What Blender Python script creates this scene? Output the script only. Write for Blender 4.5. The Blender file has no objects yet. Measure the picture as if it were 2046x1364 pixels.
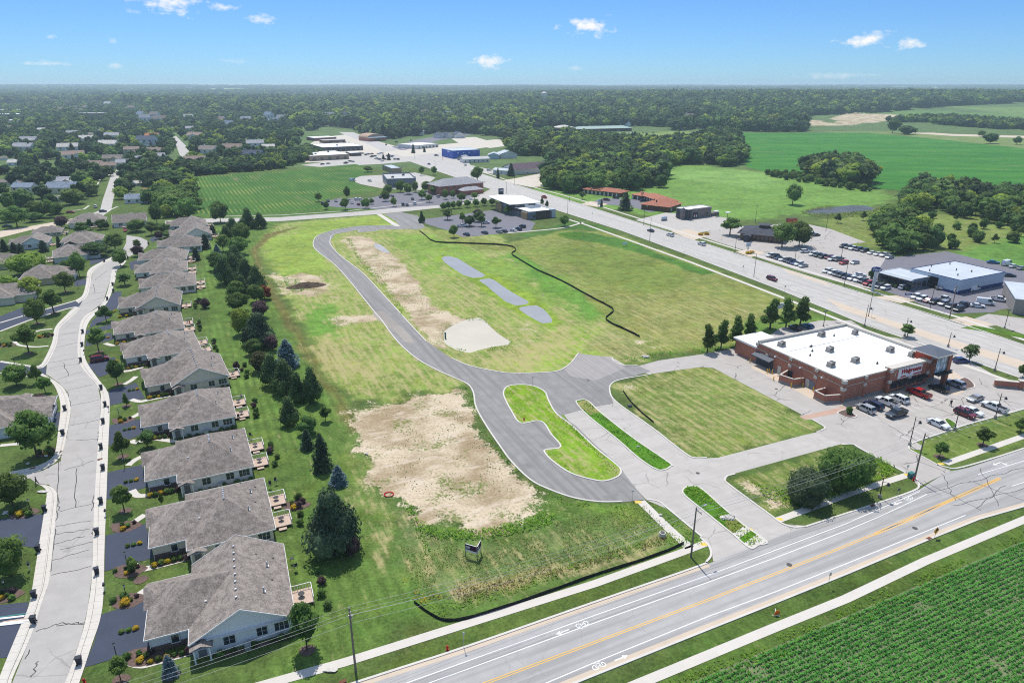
import bpy,bmesh,math,random
import numpy as np
from mathutils import Vector,Matrix
R = math.radians
scn = bpy.context.scene
COL = bpy.context.collection
# ------------------------------------------------------------------ camera
CAM_H,PITCH,FOC,PW,PH = 72.0,R(20.6),1364.0,2046.0,1364.0
cam_d = bpy.data.cameras.new('camera')
cam_d.sensor_width = 36.0
cam_d.lens = 36.0 * FOC / PW
cam_d.clip_start = 0.5
cam_d.clip_end = 60000
cam = bpy.data.objects.new('camera',cam_d)
COL.objects.link(cam)
cam.location = (0,0,CAM_H)
cam.rotation_euler = (R(90) - PITCH,0,0)
scn.camera = cam
# ------------------------------------------------------------------ sky and sun
SUN_EL,SUN_AZ = R(64),R(17)
world = bpy.data.worlds.new('World')
scn.world = world
world.use_nodes = True
wn,wl = world.node_tree.nodes,world.node_tree.links
wn.clear()
w_out = wn.new('ShaderNodeOutputWorld')
w_bg = wn.new('ShaderNodeBackground')
w_sky = wn.new('ShaderNodeTexSky')
w_sky.sky_type = 'NISHITA'
w_sky.sun_disc = False
w_sky.sun_elevation = SUN_EL
w_sky.sun_rotation = -SUN_AZ
w_sky.altitude = 1500
w_sky.air_density = 1.0
w_sky.dust_density = 0.3
w_sky.ozone_density = 3.0
w_bg.inputs['Strength'].default_value = 0.15
# sky tint by height: low band dimmed and blue, upper dome brighter and warm
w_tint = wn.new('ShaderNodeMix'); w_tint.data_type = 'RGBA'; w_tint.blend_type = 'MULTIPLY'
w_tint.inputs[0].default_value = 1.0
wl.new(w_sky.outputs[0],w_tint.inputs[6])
w_geo = wn.new('ShaderNodeTexCoord')
def wmath(op,a,b=None,c=None):
 n = wn.new('ShaderNodeMath'); n.operation = op
 for i,x in enumerate((a,b,c)):
  if x is None: continue
  if isinstance(x,(int,float)): n.inputs[i].default_value = x
  else: wl.new(x,n.inputs[i])
 return n.outputs[0]
def pix_dir(u,v):
 x,y = (u - PW / 2) / FOC,-(v - PH / 2) / FOC
 d = Vector((x,math.cos(PITCH) + y * math.sin(PITCH),-math.sin(PITCH) + y * math.cos(PITCH)))
 return d.normalized()
 # small fair-weather clouds in the sky, each at its own bearing and height above the horizon
w_map = wn.new('ShaderNodeMapping'); w_map.inputs['Scale'].default_value = (60,60,110)
wl.new(w_geo.outputs['Generated'],w_map.inputs[0])
w_noise = wn.new('ShaderNodeTexNoise'); w_noise.inputs['Scale'].default_value = 1.0
w_noise.inputs['Detail'].default_value = 6; w_noise.inputs['Roughness'].default_value = 0.6
wl.new(w_map.outputs[0],w_noise.inputs['Vector'])
w_xyz = wn.new('ShaderNodeSeparateXYZ'); wl.new(w_geo.outputs['Generated'],w_xyz.inputs[0])
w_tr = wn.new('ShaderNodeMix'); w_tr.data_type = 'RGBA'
w_tr.inputs[6].default_value = (0.20,0.325,0.49,1); w_tr.inputs[7].default_value = (1.30,1.06,0.84,1)  # upper dome, out of view, brightened and warmed as added fill for shaded walls
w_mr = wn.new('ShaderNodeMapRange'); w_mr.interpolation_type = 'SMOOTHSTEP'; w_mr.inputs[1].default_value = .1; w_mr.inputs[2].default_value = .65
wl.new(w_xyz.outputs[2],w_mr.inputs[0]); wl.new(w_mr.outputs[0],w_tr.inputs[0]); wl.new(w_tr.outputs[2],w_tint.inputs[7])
az = wmath('ARCTAN2',w_xyz.outputs[0],w_xyz.outputs[1])
el = wmath('ARCSINE',w_xyz.outputs[2])
CLOUDS = [(342,8,62,19,1.0),(445,15,27,8,.75),(525,40,24,11,.8),(262,24,22,6,.3),(102,73,10,5,.45),(1183,54,52,17,1.0),(980,124,38,14,.95),(1728,78,46,15,1.0),(1822,85,27,12,.95),(100,127,42,5,.6),(460,122,40,6,.25),(1670,152,60,7,.4),(230,132,14,5,.4),(1150,136,16,6,.3),(226,82,9,5,.25)]
cl_sum = None
for (u,v,ru,rv,dens) in CLOUDS:
 d = pix_dir(u,v)
 a0,e0 = math.atan2(d.x,d.y),math.asin(d.z)
 ra,re = ru / FOC * 1.0,rv / FOC * 1.0
 dx = wmath('MULTIPLY',wmath('SUBTRACT',az,a0),1 / ra)
 dy = wmath('MULTIPLY',wmath('SUBTRACT',el,e0),1 / re)
 q = wmath('SUBTRACT',1.0,wmath('SQRT',wmath('ADD',wmath('MULTIPLY',dx,dx),wmath('MULTIPLY',dy,dy))))
 q = wmath('ADD',q,wmath('MULTIPLY',wmath('SUBTRACT',w_noise.outputs[0],0.55),3.2))
 q = wmath('MULTIPLY',wmath('MINIMUM',wmath('MAXIMUM',wmath('MULTIPLY',q,1.1),0.0),1.0),dens)
 cl_sum = q if cl_sum is None else wmath('MAXIMUM',cl_sum,q)
w_cmix = wn.new('ShaderNodeMix'); w_cmix.data_type = 'RGBA'
wl.new(cl_sum,w_cmix.inputs[0])
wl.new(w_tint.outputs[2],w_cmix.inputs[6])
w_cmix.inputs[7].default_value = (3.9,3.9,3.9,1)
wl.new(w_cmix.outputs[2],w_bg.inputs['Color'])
wl.new(w_bg.outputs[0],w_out.inputs['Surface'])
sun_d = bpy.data.lights.new('sun','SUN')
sun_d.energy = 2.65
sun_d.angle = R(0.53)
sun_d.color = (1.0,0.955,0.88)
sun = bpy.data.objects.new('sun',sun_d)
COL.objects.link(sun)
sdir = Vector((-math.sin(SUN_AZ) * math.cos(SUN_EL),math.cos(SUN_AZ) * math.cos(SUN_EL),math.sin(SUN_EL)))
sun.rotation_euler = (-sdir).to_track_quat('-Z','Y').to_euler()
sun.location = (0,200,400)
vs = scn.view_settings
scn.display_settings.display_device = 'sRGB'
vs.view_transform = 'Standard'; vs.look = 'None'; vs.exposure = 0.78; vs.gamma = 1.0; vs.use_curve_mapping = False
cy = scn.cycles
cy.use_denoising = False; cy.use_adaptive_sampling = False; cy.filter_width = 1.1; cy.sample_clamp_indirect = 3.0
cy.max_bounces = 6; cy.diffuse_bounces = 3; cy.glossy_bounces = 3; cy.transmission_bounces = 4; cy.transparent_max_bounces = 4
cy.volume_bounces = 2
cy.caustics_reflective = False; cy.caustics_refractive = False
# ------------------------------------------------------------------ terrain height and picture-to-ground lookup
def sstep(a,b,x):
 t = np.clip((x - a) / (b - a),0,1)
 return t * t * (3 - 2 * t)
def terrain(x,y):
 """level for the first kilometre, then a low wooded rise with a wide plain behind it"""
 x = np.asarray(x,float); y = np.asarray(y,float)
 rise = sstep(1100,2600,y) * (5 + 21 * sstep(-700,500,x))
 drop = sstep(2900,4600,y) * (18 * sstep(-700,500,x))
 roll = 3 * np.sin(x / 410 + 1.3) * np.sin(y / 530) * sstep(1300,2400,y)
 far = 9 * np.sin(x / 2300 + .6) * np.sin(y / 1900) * sstep(4200,7000,y) + 42 * sstep(3200,10500,y)
 return rise - drop + roll + far
def G(u,v,z=0.0):
 """the place on the ground (or on the level z) that the photograph shows at pixel u, v"""
 x,yy = (u - PW / 2) / FOC,-(v - PH / 2) / FOC
 d = (x,math.cos(PITCH) + yy * math.sin(PITCH),-math.sin(PITCH) + yy * math.cos(PITCH))
 t = (z - CAM_H) / d[2] if d[2] < -1e-6 else 1e5
 t = min(t,12000)
 if d[1] * t > 1000:
  t = 900.0
  for _ in range(900):
   if CAM_H + d[2] * t <= float(terrain(d[0] * t,d[1] * t)) + z: break
   t *= 1.003
 return (d[0] * t,d[1] * t)
def GZ(u,v):
 x,y = G(u,v)
 return (x,y,float(terrain(x,y)))
def proj(x,y,z=0.0):
 dz = z - CAM_H
 zc = y * math.cos(PITCH) - dz * math.sin(PITCH); yc = y * math.sin(PITCH) + dz * math.cos(PITCH)
 return PW / 2 + FOC * x / zc,PH / 2 - FOC * yc / zc
def px_m(u,v):
 """photograph pixels per metre for something standing at that pixel"""
 x,y = G(u,v)
 zc = y * math.cos(PITCH) + CAM_H * math.sin(PITCH)
 return FOC / zc
def height_of(u,v,vtop):
 """height in metres of an upright whose foot shows at u, v and whose top shows at row vtop"""
 x,y,z0 = GZ(u,v)
 lo,hi = 0.0,120.0
 for _ in range(40):
  m = (lo + hi) / 2
  if proj(x,y,z0 + m)[1] > vtop: lo = m
  else: hi = m
 return lo
def inside(poly,x,y):
 c = np.zeros(np.shape(x),bool)
 n = len(poly)
 for i in range(n):
  x1,y1 = poly[i]; x2,y2 = poly[(i + 1) % n]
  if y1 == y2: continue
  cond = ((y1 > y) != (y2 > y)) & (x < (x2 - x1) * (y - y1) / (y2 - y1) + x1)
  c ^= cond
 return c
def sdf(poly,x,y):
 """signed distance, positive inside"""
 d = np.full(np.shape(x),1e9)
 n = len(poly)
 for i in range(n):
  ax,ay = poly[i]; bx,by = poly[(i + 1) % n]
  ex,ey = bx - ax,by - ay
  L = ex * ex + ey * ey + 1e-12
  t = np.clip(((x - ax) * ex + (y - ay) * ey) / L,0,1)
  d = np.minimum(d,np.hypot(x - ax - t * ex,y - ay - t * ey))
 return np.where(inside(poly,x,y),d,-d)
def GP(pts,z=0.0): return [G(u,v,z) for u,v in pts]
# ------------------------------------------------------------------ scene bookkeeping
KIDS = {}
def tag(o,label=None,cat=None,group=None,kind=None):
 if label: o['label'] = label
 if cat: o['category'] = cat
 if group: o['group'] = group
 if kind: o['kind'] = kind
 return o
def thing(name,label,cat,loc=(0,0,0),rz=0.0,group=None):
 o = bpy.data.objects.new(name,None)
 COL.objects.link(o)
 o.location = loc; o.rotation_euler = (0,0,rz)
 o.empty_display_size = 0.3
 return tag(o,label,cat,group)
def add(name,me,parent=None):
 o = bpy.data.objects.new(name,me)
 COL.objects.link(o)
 if parent is not None:
  o.parent = parent
  KIDS.setdefault(parent,[]).append(o)
 return o
def dup(root,loc=None,rz=None,sc=None,label=None,group=None,paint=None):
 r = root.copy(); COL.objects.link(r)
 if loc is not None: r.location = loc
 if rz is not None: r.rotation_euler = (0,0,rz)
 if sc is not None: r.scale = sc if not isinstance(sc,(int,float)) else (sc,sc,sc)
 if label: r['label'] = label
 if group: r['group'] = group
 for ch in KIDS.get(root,()):
  c = ch.copy(); COL.objects.link(c); c.parent = r
  KIDS.setdefault(r,[]).append(c)
  if paint is not None and ch.get('painted'): c.material_slots[0].material = paint
  for g in KIDS.get(ch,()):
   d = g.copy(); COL.objects.link(d); d.parent = c
   KIDS.setdefault(c,[]).append(d)
   if paint is not None and g.get('painted'): d.material_slots[0].material = paint
 return r
class MB:
 """collects faces and becomes one mesh"""
 def __init__(s): s.v = []; s.f = []; s.m = []; s.mi = 0
 def face(s,pts,mi=None):
  n = len(s.v); s.v += [tuple(p) for p in pts]; s.f.append(tuple(range(n,n + len(pts)))); s.m.append(s.mi if mi is None else mi)
 def box(s,c,d,rz=0.0,mi=None,taper=1.0):
  cx,cy,cz = c; dx,dy,dz = d[0] / 2,d[1] / 2,d[2] / 2
  co,si = math.cos(rz),math.sin(rz)
  n = len(s.v)
  for k,(sz,tp) in enumerate(((-1,1.0),(1,taper))):
   for sx,sy in ((-1,-1),(1,-1),(1,1),(-1,1)):
    x,y = sx * dx * tp,sy * dy * tp
    s.v.append((cx + x * co - y * si,cy + x * si + y * co,cz + sz * dz))
  for q in ((0,3,2,1),(4,5,6,7),(0,1,5,4),(1,2,6,5),(2,3,7,6),(3,0,4,7)):
   s.f.append(tuple(n + i for i in q)); s.m.append(s.mi if mi is None else mi)
 def tube(s,p,q,r0,r1=None,n=8,caps=True,mi=None):
  p = Vector(p); q = Vector(q); r1 = r0 if r1 is None else r1
  a = (q - p).normalized()
  b = a.orthogonal().normalized(); c = a.cross(b)
  k = len(s.v)
  for i in range(n):
   t = 2 * math.pi * i / n
   s.v.append(tuple(p + (b * math.cos(t) + c * math.sin(t)) * r0))
  for i in range(n):
   t = 2 * math.pi * i / n
   s.v.append(tuple(q + (b * math.cos(t) + c * math.sin(t)) * r1))
  mm = s.mi if mi is None else mi
  for i in range(n):
   j = (i + 1) % n
   s.f.append((k + i,k + j,k + n + j,k + n + i)); s.m.append(mm)
  if caps:
   s.f.append(tuple(k + n + i for i in range(n))); s.m.append(mm)
   s.f.append(tuple(k + n - 1 - i for i in range(n))); s.m.append(mm)
 def prism(s,pts,z0,z1,mi=None,bottom=False):
  n = len(pts); k = len(s.v)
  s.v += [(p[0],p[1],z0) for p in pts] + [(p[0],p[1],z1) for p in pts]
  mm = s.mi if mi is None else mi
  for i in range(n):
   j = (i + 1) % n
   s.f.append((k + i,k + j,k + n + j,k + n + i)); s.m.append(mm)
  s.f.append(tuple(k + n + i for i in range(n))); s.m.append(mm)
  if bottom: s.f.append(tuple(k + n - 1 - i for i in range(n))); s.m.append(mm)
 def side(s,prof,y0,y1,mi=None):
  """profile in x-z pushed along y"""
  n = len(prof); k = len(s.v)
  s.v += [(p[0],y0,p[1]) for p in prof] + [(p[0],y1,p[1]) for p in prof]
  mm = s.mi if mi is None else mi
  for i in range(n):
   j = (i + 1) % n
   s.f.append((k + i,k + j,k + n + j,k + n + i)); s.m.append(mm)
  s.f.append(tuple(k + n + i for i in range(n))); s.m.append(mm)
  s.f.append(tuple(k + n - 1 - i for i in range(n))); s.m.append(mm)
 def ball(s,c,r,nu=8,nv=5,mi=None,jit=0.0,rnd=random):
  k = len(s.v); rx,ry,rz = (r,r,r) if isinstance(r,(int,float)) else r
  mm = s.mi if mi is None else mi
  for i in range(nv + 1):
   ph = math.pi * i / nv
   for j in range(nu):
    th = 2 * math.pi * (j + .5 * (i % 2)) / nu
    w = 1 + rnd.uniform(-jit,jit)
    s.v.append((c[0] + rx * w * math.sin(ph) * math.cos(th),c[1] + ry * w * math.sin(ph) * math.sin(th),c[2] - rz * w * math.cos(ph)))
  for i in range(nv):
   for j in range(nu):
    a,b = k + i * nu + j,k + i * nu + (j + 1) % nu
    s.f.append((a,b,b + nu,a + nu)); s.m.append(mm)
 def mesh(s,name,mats,smooth=False):
  me = bpy.data.meshes.new(name)
  me.from_pydata(s.v,[],s.f)
  for m in (mats if isinstance(mats,(list,tuple)) else [mats]): me.materials.append(m)
  if len(me.polygons) == len(s.m) and any(s.m): me.polygons.foreach_set('material_index',s.m)
  bm = bmesh.new(); bm.from_mesh(me)
  bmesh.ops.recalc_face_normals(bm,faces=bm.faces)
  bm.to_mesh(me); bm.free()
  if smooth: me.polygons.foreach_set('use_smooth',[True] * len(me.polygons))
  me.update()
  return me
 def build(s,name,mats,parent=None,smooth=False):
  return add(name,s.mesh(name,mats,smooth),parent)
  # ------------------------------------------------------------------ materials
def srgb(r,g,b,k=1.0):
 f = lambda c: (c / 12.92 if c <= .04045 else ((c + .055) / 1.055) ** 2.4)
 return tuple(f(x / 255.0) * k for x in (r,g,b))
def new_mat(name):
 m = bpy.data.materials.new(name); m.use_nodes = True
 nt = m.node_tree
 return m,nt.nodes,nt.links,nt.nodes['Principled BSDF']
def lk(n,l,node,idx,x):
 if isinstance(x,bpy.types.NodeSocket): l.new(x,node.inputs[idx])
 elif isinstance(x,(tuple,list)) and len(x) == 3 and node.inputs[idx].type == 'RGBA': node.inputs[idx].default_value = (*x,1)
 else: node.inputs[idx].default_value = x
def n_math(n,l,op,a,b=0.0,clamp=False):
 k = n.new('ShaderNodeMath'); k.operation = op; k.use_clamp = clamp
 lk(n,l,k,0,a); lk(n,l,k,1,b)
 return k.outputs[0]
def n_mix(n,l,f,a,b,blend='MIX'):
 k = n.new('ShaderNodeMix'); k.data_type = 'RGBA'; k.blend_type = blend
 lk(n,l,k,0,f); lk(n,l,k,6,a); lk(n,l,k,7,b)
 return k.outputs[2]
def n_noise(n,l,vec,scale,detail=3,rough=.55):
 k = n.new('ShaderNodeTexNoise'); k.inputs['Scale'].default_value = scale
 k.inputs['Detail'].default_value = detail; k.inputs['Roughness'].default_value = rough
 if vec is not None: l.new(vec,k.inputs['Vector'])
 return k.outputs[0]
def n_range(n,l,x,a,b,c=0.0,d=1.0):
 k = n.new('ShaderNodeMapRange'); k.interpolation_type = 'SMOOTHSTEP'
 lk(n,l,k,0,x)
 for i,y in enumerate((a,b,c,d)): k.inputs[i + 1].default_value = y
 return k.outputs[0]
def n_map(n,l,vec,scale=(1,1,1),rz=0.0):
 k = n.new('ShaderNodeMapping'); l.new(vec,k.inputs[0])
 k.inputs['Scale'].default_value = scale; k.inputs['Rotation'].default_value = (0,0,rz)
 return k.outputs[0]
def n_pos(n,obj=False):
 if obj: return n.new('ShaderNodeTexCoord').outputs['Object']
 return n.new('ShaderNodeNewGeometry').outputs['Position']
def n_bump(n,l,bs,h,strength=.3,dist=.1):
 k = n.new('ShaderNodeBump'); k.inputs['Strength'].default_value = strength; k.inputs['Distance'].default_value = dist
 l.new(h,k.inputs['Height']); l.new(k.outputs[0],bs.inputs['Normal'])
def mat(name,col,rough=.8,var=.18,scale=1.5,obj=False,spec=.3,metal=0.0,bump=0.0,bscale=20.0,rnd=0.0):
 """a plain painted, poured or sawn surface: base colour with two scales of wear"""
 m,n,l,b = new_mat(name)
 p = n_pos(n,obj)
 f = n_math(n,l,'ADD',n_math(n,l,'MULTIPLY',n_noise(n,l,p,scale),.6),n_math(n,l,'MULTIPLY',n_noise(n,l,p,scale * 7.3),.4))
 lo = tuple(c * (1 - var) for c in col); hi = tuple(min(c * (1 + var),.95) for c in col)
 c = n_mix(n,l,n_range(n,l,f,.35,.65),lo,hi)
 if rnd:
  oi = n.new('ShaderNodeObjectInfo').outputs['Random']
  c = n_mix(n,l,n_math(n,l,'MULTIPLY',oi,rnd),c,tuple(x * .45 for x in col))
 l.new(c,b.inputs['Base Color'])
 b.inputs['Roughness'].default_value = rough
 b.inputs['Specular IOR Level'].default_value = spec
 b.inputs['Metallic'].default_value = metal
 if bump: n_bump(n,l,b,n_noise(n,l,p,bscale,4),bump,.05)
 return m
 # ================================================================== SETTING
ROAD_A = R(25.3)
ROW_A = ROAD_A + R(90)
rng = np.random.default_rng(7)
random.seed(11)
def vnoise(x,y,s,seed=0):
 """cheap smooth value noise for laying out ground colours"""
 x = np.asarray(x) / s; y = np.asarray(y) / s
 xi = np.floor(x).astype(np.int64); yi = np.floor(y).astype(np.int64)
 fx = x - xi; fy = y - yi
 fx = fx * fx * (3 - 2 * fx); fy = fy * fy * (3 - 2 * fy)
 def h(a,b):
  k = (a * 374761393 + b * 668265263 + seed * 974711) & 0xffffffff
  k = ((k ^ (k >> 13)) * 1274126177) & 0xffffffff
  return ((k ^ (k >> 16)) & 0xffff) / 65535.0
 return (h(xi,yi) * (1 - fx) + h(xi + 1,yi) * fx) * (1 - fy) + (h(xi,yi + 1) * (1 - fx) + h(xi + 1,yi + 1) * fx) * fy
 # ---- water outlines (pixels), needed by the terrain
PONDS = [('muddy_pond',[(887,662),(905,650),(935,638),(958,634),(970,642),(990,662),(1010,676),(1021,682),(1015,689),(985,693),(955,700),(938,705),(915,700),(898,692),(888,684)],'mud'),('pond',[(882,514),(895,511),(914,516),(930,526),(950,538),(970,550),(962,554),(945,555),(925,549),(905,536),(888,524)],'pond'),('pond',[(955,559),(978,556),(990,561),(1005,572),(1025,585),(1045,596),(1057,603),(1052,608),(1030,610),(1010,602),(985,582),(970,569)],'pond'),('pond',[(1035,615),(1055,611),(1072,610),(1085,617),(1096,628),(1103,638),(1102,644),(1084,646),(1065,636),(1048,626)],'pond'),('pond',[(1604,424),(1625,417),(1665,414),(1700,410),(1730,411),(1748,416),(1740,421),(1700,424),(1660,427),(1630,428)],'dark'),]
POND_W = [(nm,GP(p,-.35),k) for nm,p,k in PONDS]
# ---- the ground sheet, one mesh to the horizon
def axis(lo,hi,step,far_lo,far_hi,growth):
 a = list(np.arange(lo,hi,step)); s = step
 while a[-1] < far_hi: s *= growth; a.append(a[-1] + s)
 s = step; b = [a[0]]
 while b[-1] > far_lo: s *= growth; b.append(b[-1] - s)
 return np.array(sorted(set(b + a)))
gx = axis(-120,175,0.75,-15000,15000,1.055)
ys = [58.0]
while ys[-1] < 600: ys.append(ys[-1] + max(.6,.0062 * ys[-1]))
while ys[-1] < 15000: ys.append(ys[-1] * 1.03)
yb = [58.0]
s_ = 1.0
while yb[-1] > -3000: s_ *= 1.25; yb.append(yb[-1] - s_)
gy = np.array(sorted(set(yb + ys)))
X,Y = np.meshgrid(gx,gy)
X = X.ravel(); Y = Y.ravel()
NXG,NYG = len(gx),len(gy)
Zg = terrain(X,Y)
for nm,poly,k in POND_W:
 p = np.array(poly); m = (X > p[:,0].min() - 8) & (X < p[:,0].max() + 8) & (Y > p[:,1].min() - 8) & (Y < p[:,1].max() + 8)
 d = sdf(poly,X[m],Y[m]); Zg[m] = np.minimum(Zg[m],-.7 * sstep(-1.6,1.6,d))
gcol = np.tile(np.array(srgb(88,108,46)),(len(X),1))
gaux = np.zeros((len(X),3)); gaux[:,1] = .12
fwd = Y > 640
gcol[fwd] = srgb(92,116,60)
# far farmland patchwork
cxn = X * math.cos(.44) + Y * math.sin(.44); cyn = -X * math.sin(.44) + Y * math.cos(.44)
cell = vnoise(np.floor(cxn / 620) * 17.3,np.floor(cyn / 420) * 9.1,1.0,5)
far = (Y > 3000)
for a,b,c3 in ((0,.3,(76,104,56)),(.3,.5,(128,156,88)),(.5,.7,(96,128,66)),(.7,.86,(168,176,122)),(.86,1.1,(70,96,52))):
 gcol[far & (cell >= a) & (cell < b)] = srgb(*c3)
def zone(pts,col=None,soil=None,straw=None,mow=None,soft=1.5,warp=3.0,ws=6.0):
 poly = GP(pts)
 p = np.array(poly); pad = soft + warp + 2
 m = (X > p[:,0].min() - pad) & (X < p[:,0].max() + pad) & (Y > p[:,1].min() - pad) & (Y < p[:,1].max() + pad)
 if not m.any(): return
 x,y = X[m],Y[m]
 wx = (vnoise(x,y,ws,1) - .5) * 2 * warp + (vnoise(x,y,ws / 3,3) - .5) * warp
 wy = (vnoise(x,y,ws,2) - .5) * 2 * warp + (vnoise(x,y,ws / 3,4) - .5) * warp
 w = sstep(-soft,soft,sdf(poly,x + wx,y + wy))
 if col is not None: gcol[m] = gcol[m] * (1 - w[:,None]) + np.array(srgb(*col)) * w[:,None]
 for i,q in enumerate((soil,straw,mow)):
  if q is not None: gaux[m,i] = gaux[m,i] * (1 - w) + q * w
  # residential lawns and the mown strip behind the houses
zone([(0,1364),(0,380),(120,350),(420,450),(380,560),(450,720),(560,1000),(600,1364)],(86,108,44),straw=.14,mow=.3,soft=3)
zone([(420,452),(560,438),(540,470),(512,490),(508,530),(560,620),(640,740),(700,840),(742,960),(800,1040),(818,1170),(880,1245),(640,1340),(480,1364),(600,1260),(560,1060),(500,860),(420,690),(395,560)],(92,122,42),straw=.16,mow=1.0,soft=2)
zone([(690,830),(742,940),(800,1040),(818,1170),(740,1150),(700,1000)],(104,130,50),straw=.55,mow=.3,soft=3)
zone([(460,760),(520,760),(600,960),(690,1240),(640,1330),(590,1250),(560,1060)],(90,116,42),straw=.2,mow=1.2,soft=5)
# the new building site
zone([(515,480),(560,446),(760,428),(850,455),(1000,470),(1060,530),(1150,560),(1215,640),(1300,725),(1160,745),(940,775),(700,805),(648,720),(600,640),(548,560)],(128,152,52),straw=.62,mow=.2,soft=2.5)
zone([(525,490),(600,450),(760,430),(800,455),(700,462),(655,478),(640,492),(660,530),(640,560),(560,560),(520,525)],(138,162,50),straw=.26,soft=4,warp=6,ws=14)
zone([(750,470),(860,470),(960,500),(1040,540),(1120,610),(1060,600),(960,545),(880,505),(900,560),(830,520)],(124,154,48),straw=.3,soft=4,warp=6,ws=12)
zone([(600,610),(660,620),(690,680),(640,660)],(104,150,40),straw=.25,soft=3,warp=5,ws=9)
zone([(590,690),(680,670),(740,740),(700,760),(640,740)],(140,148,62),straw=.75,soft=4,warp=6,ws=10)
zone([(870,516),(884,506),(1000,556),(1080,600),(1120,640),(1100,656),(1040,630),(950,570)],(132,160,24),straw=.1,soft=1.5,warp=1.5)
zone([(1050,700),(1100,650),(1180,660),(1200,700),(1150,705),(1120,735),(1060,740)],(132,165,36),straw=.5,soft=3,warp=4)
zone([(1030,700),(1130,655),(1160,680),(1060,745),(960,738)],(150,160,66),straw=.8,soft=5,warp=5)
zone([(1180,690),(1240,640),(1310,705),(1260,725)],(128,138,66),straw=.6,soft=3,warp=3)
zone([(600,452),(540,475),(516,500),(520,540),(560,600),(640,740),(720,860),(700,860),(625,740),(552,615),(508,535),(504,495),(530,468)],(112,106,50),straw=.3,soft=1.6,warp=1.0)
# field by the arterial road
zone([(850,455),(1010,487),(1160,452),(1240,470),(1430,540),(1560,590),(1700,665),(1500,682),(1400,700),(1300,708),(1205,635),(1130,565),(1030,502),(960,500),(900,482)],(126,138,56),straw=.38,mow=.5,soft=1.5,warp=1)
zone([(1080,500),(1200,485),(1300,520),(1400,560),(1300,590),(1160,545)],(116,134,48),straw=.2,mow=.6,soft=8,warp=8,ws=20)
zone([(1200,600),(1420,590),(1560,620),(1480,660),(1320,690)],(134,140,62),straw=.5,mow=.4,soft=8,warp=8,ws=20)
zone([(1110,466),(1160,462),(1245,478),(1330,510),(1430,545),(1400,548),(1300,512),(1200,486),(1130,476)],(74,118,32),straw=.05,soft=1.2,warp=1.2)
zone([(1030,505),(1130,560),(1200,625),(1180,640),(1110,590),(1050,545),(1010,515)],(98,146,38),straw=.25,soft=3,warp=3)
zone([(1490,640),(1640,620),(1720,660),(1600,665),(1500,685)],(96,130,40),straw=.3,soft=3,warp=3)
# lawns among the new streets
zone([(1005,770),(1080,765),(1120,840),(1245,940),(1210,962),(1100,925),(1085,895),(1120,890),(1080,845),(1030,845)],(122,158,36),straw=.6,mow=.2,soft=1)
zone([(1215,760),(1400,730),(1440,735),(1650,850),(1410,916),(1380,905)],(112,134,48),straw=.55,mow=.8,soft=1)
zone([(1216,760),(1240,757),(1330,860),(1390,915),(1340,890)],(118,138,58),straw=.7,soft=2)
zone([(1450,953),(1690,886),(1815,945),(1565,1048)],(100,122,42),straw=.45,mow=.2,soft=1)
# the rough meadow round the sale board
zone([(800,1000),(840,1050),(960,1056),(1100,1010),(1200,1000),(1290,1005),(1330,1010),(1420,1090),(890,1245),(800,1170)],(88,120,42),straw=.26,soft=2)
zone([(850,1110),(1000,1080),(1250,1040),(1310,1050),(1290,1080),(900,1175),(820,1150)],(106,126,62),straw=.48,soft=4,warp=3)
zone([(905,1180),(1260,1100),(1330,1075),(1330,1090),(1200,1125),(920,1205)],(138,128,84),straw=.85,soft=2,warp=1.5)
zone([(790,1020),(820,1010),(920,1165),(880,1180),(830,1100)],(112,132,70),straw=.55,soft=2.5,warp=2)
zone([(1180,1000),(1290,1008),(1340,1060),(1250,1040),(1180,1030)],(112,142,42),straw=.3,soft=2)
# bare soil
SOIL = [([(690,822),(800,800),(930,775),(945,815),(985,895),(1040,960),(1100,985),(1095,1015),(1040,1035),(960,1055),(865,1050),(838,1030),(810,1002),(742,978),(735,905)],1.0,2.5),([(683,480),(705,470),(735,474),(770,500),(812,530),(846,585),(868,612),(930,634),(945,640),(900,655),(888,672),(892,694),(872,690),(845,662),(812,622),(772,575),(715,512)],1.1,1.2),([(672,634),(755,625),(764,640),(692,646)],1.0,1.2),([(655,640),(690,632),(700,645),(680,660)],.8,2),([(560,552),(610,545),(640,552),(655,570),(640,592),(600,588),(580,580)],1.0,1.2),([(640,560),(660,570),(690,610),(672,605)],.62,2),([(535,545),(548,545),(575,590),(560,588)],.8,1),([(1240,640),(1300,690),(1310,705),(1250,690)],.5,4),([(1242,760),(1262,762),(1275,790),(1240,790)],.6,2),([(1500,958),(1530,985),(1575,1015),(1560,1022),(1515,995),(1490,965)],.9,1),([(820,660),(880,690),(940,712),(900,708),(850,690)],.6,2),([(900,1055),(1060,1032),(1100,1012),(1130,1032),(1100,1030),(1060,1045),(940,1064)],.7,1.5),([(905,1178),(925,1175),(930,1190),(908,1192)],.9,1),([(1010,640),(1060,650),(1075,668),(1030,662),(1060,690),(1020,700),(1030,680)],.55,3),([(1690,226),(1800,230),(1810,240),(1700,250),(1660,238)],1.2,10),([(1560,236),(1640,240),(1690,250),(1600,252)],1.0,8)]
for pts,w_,wp in SOIL: zone(pts,None,soil=w_,soft=4.5,warp=wp)
zone([(740,900),(850,930),(1050,990),(1060,1035),(870,1048)],None,straw=.0,soft=3)
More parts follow.
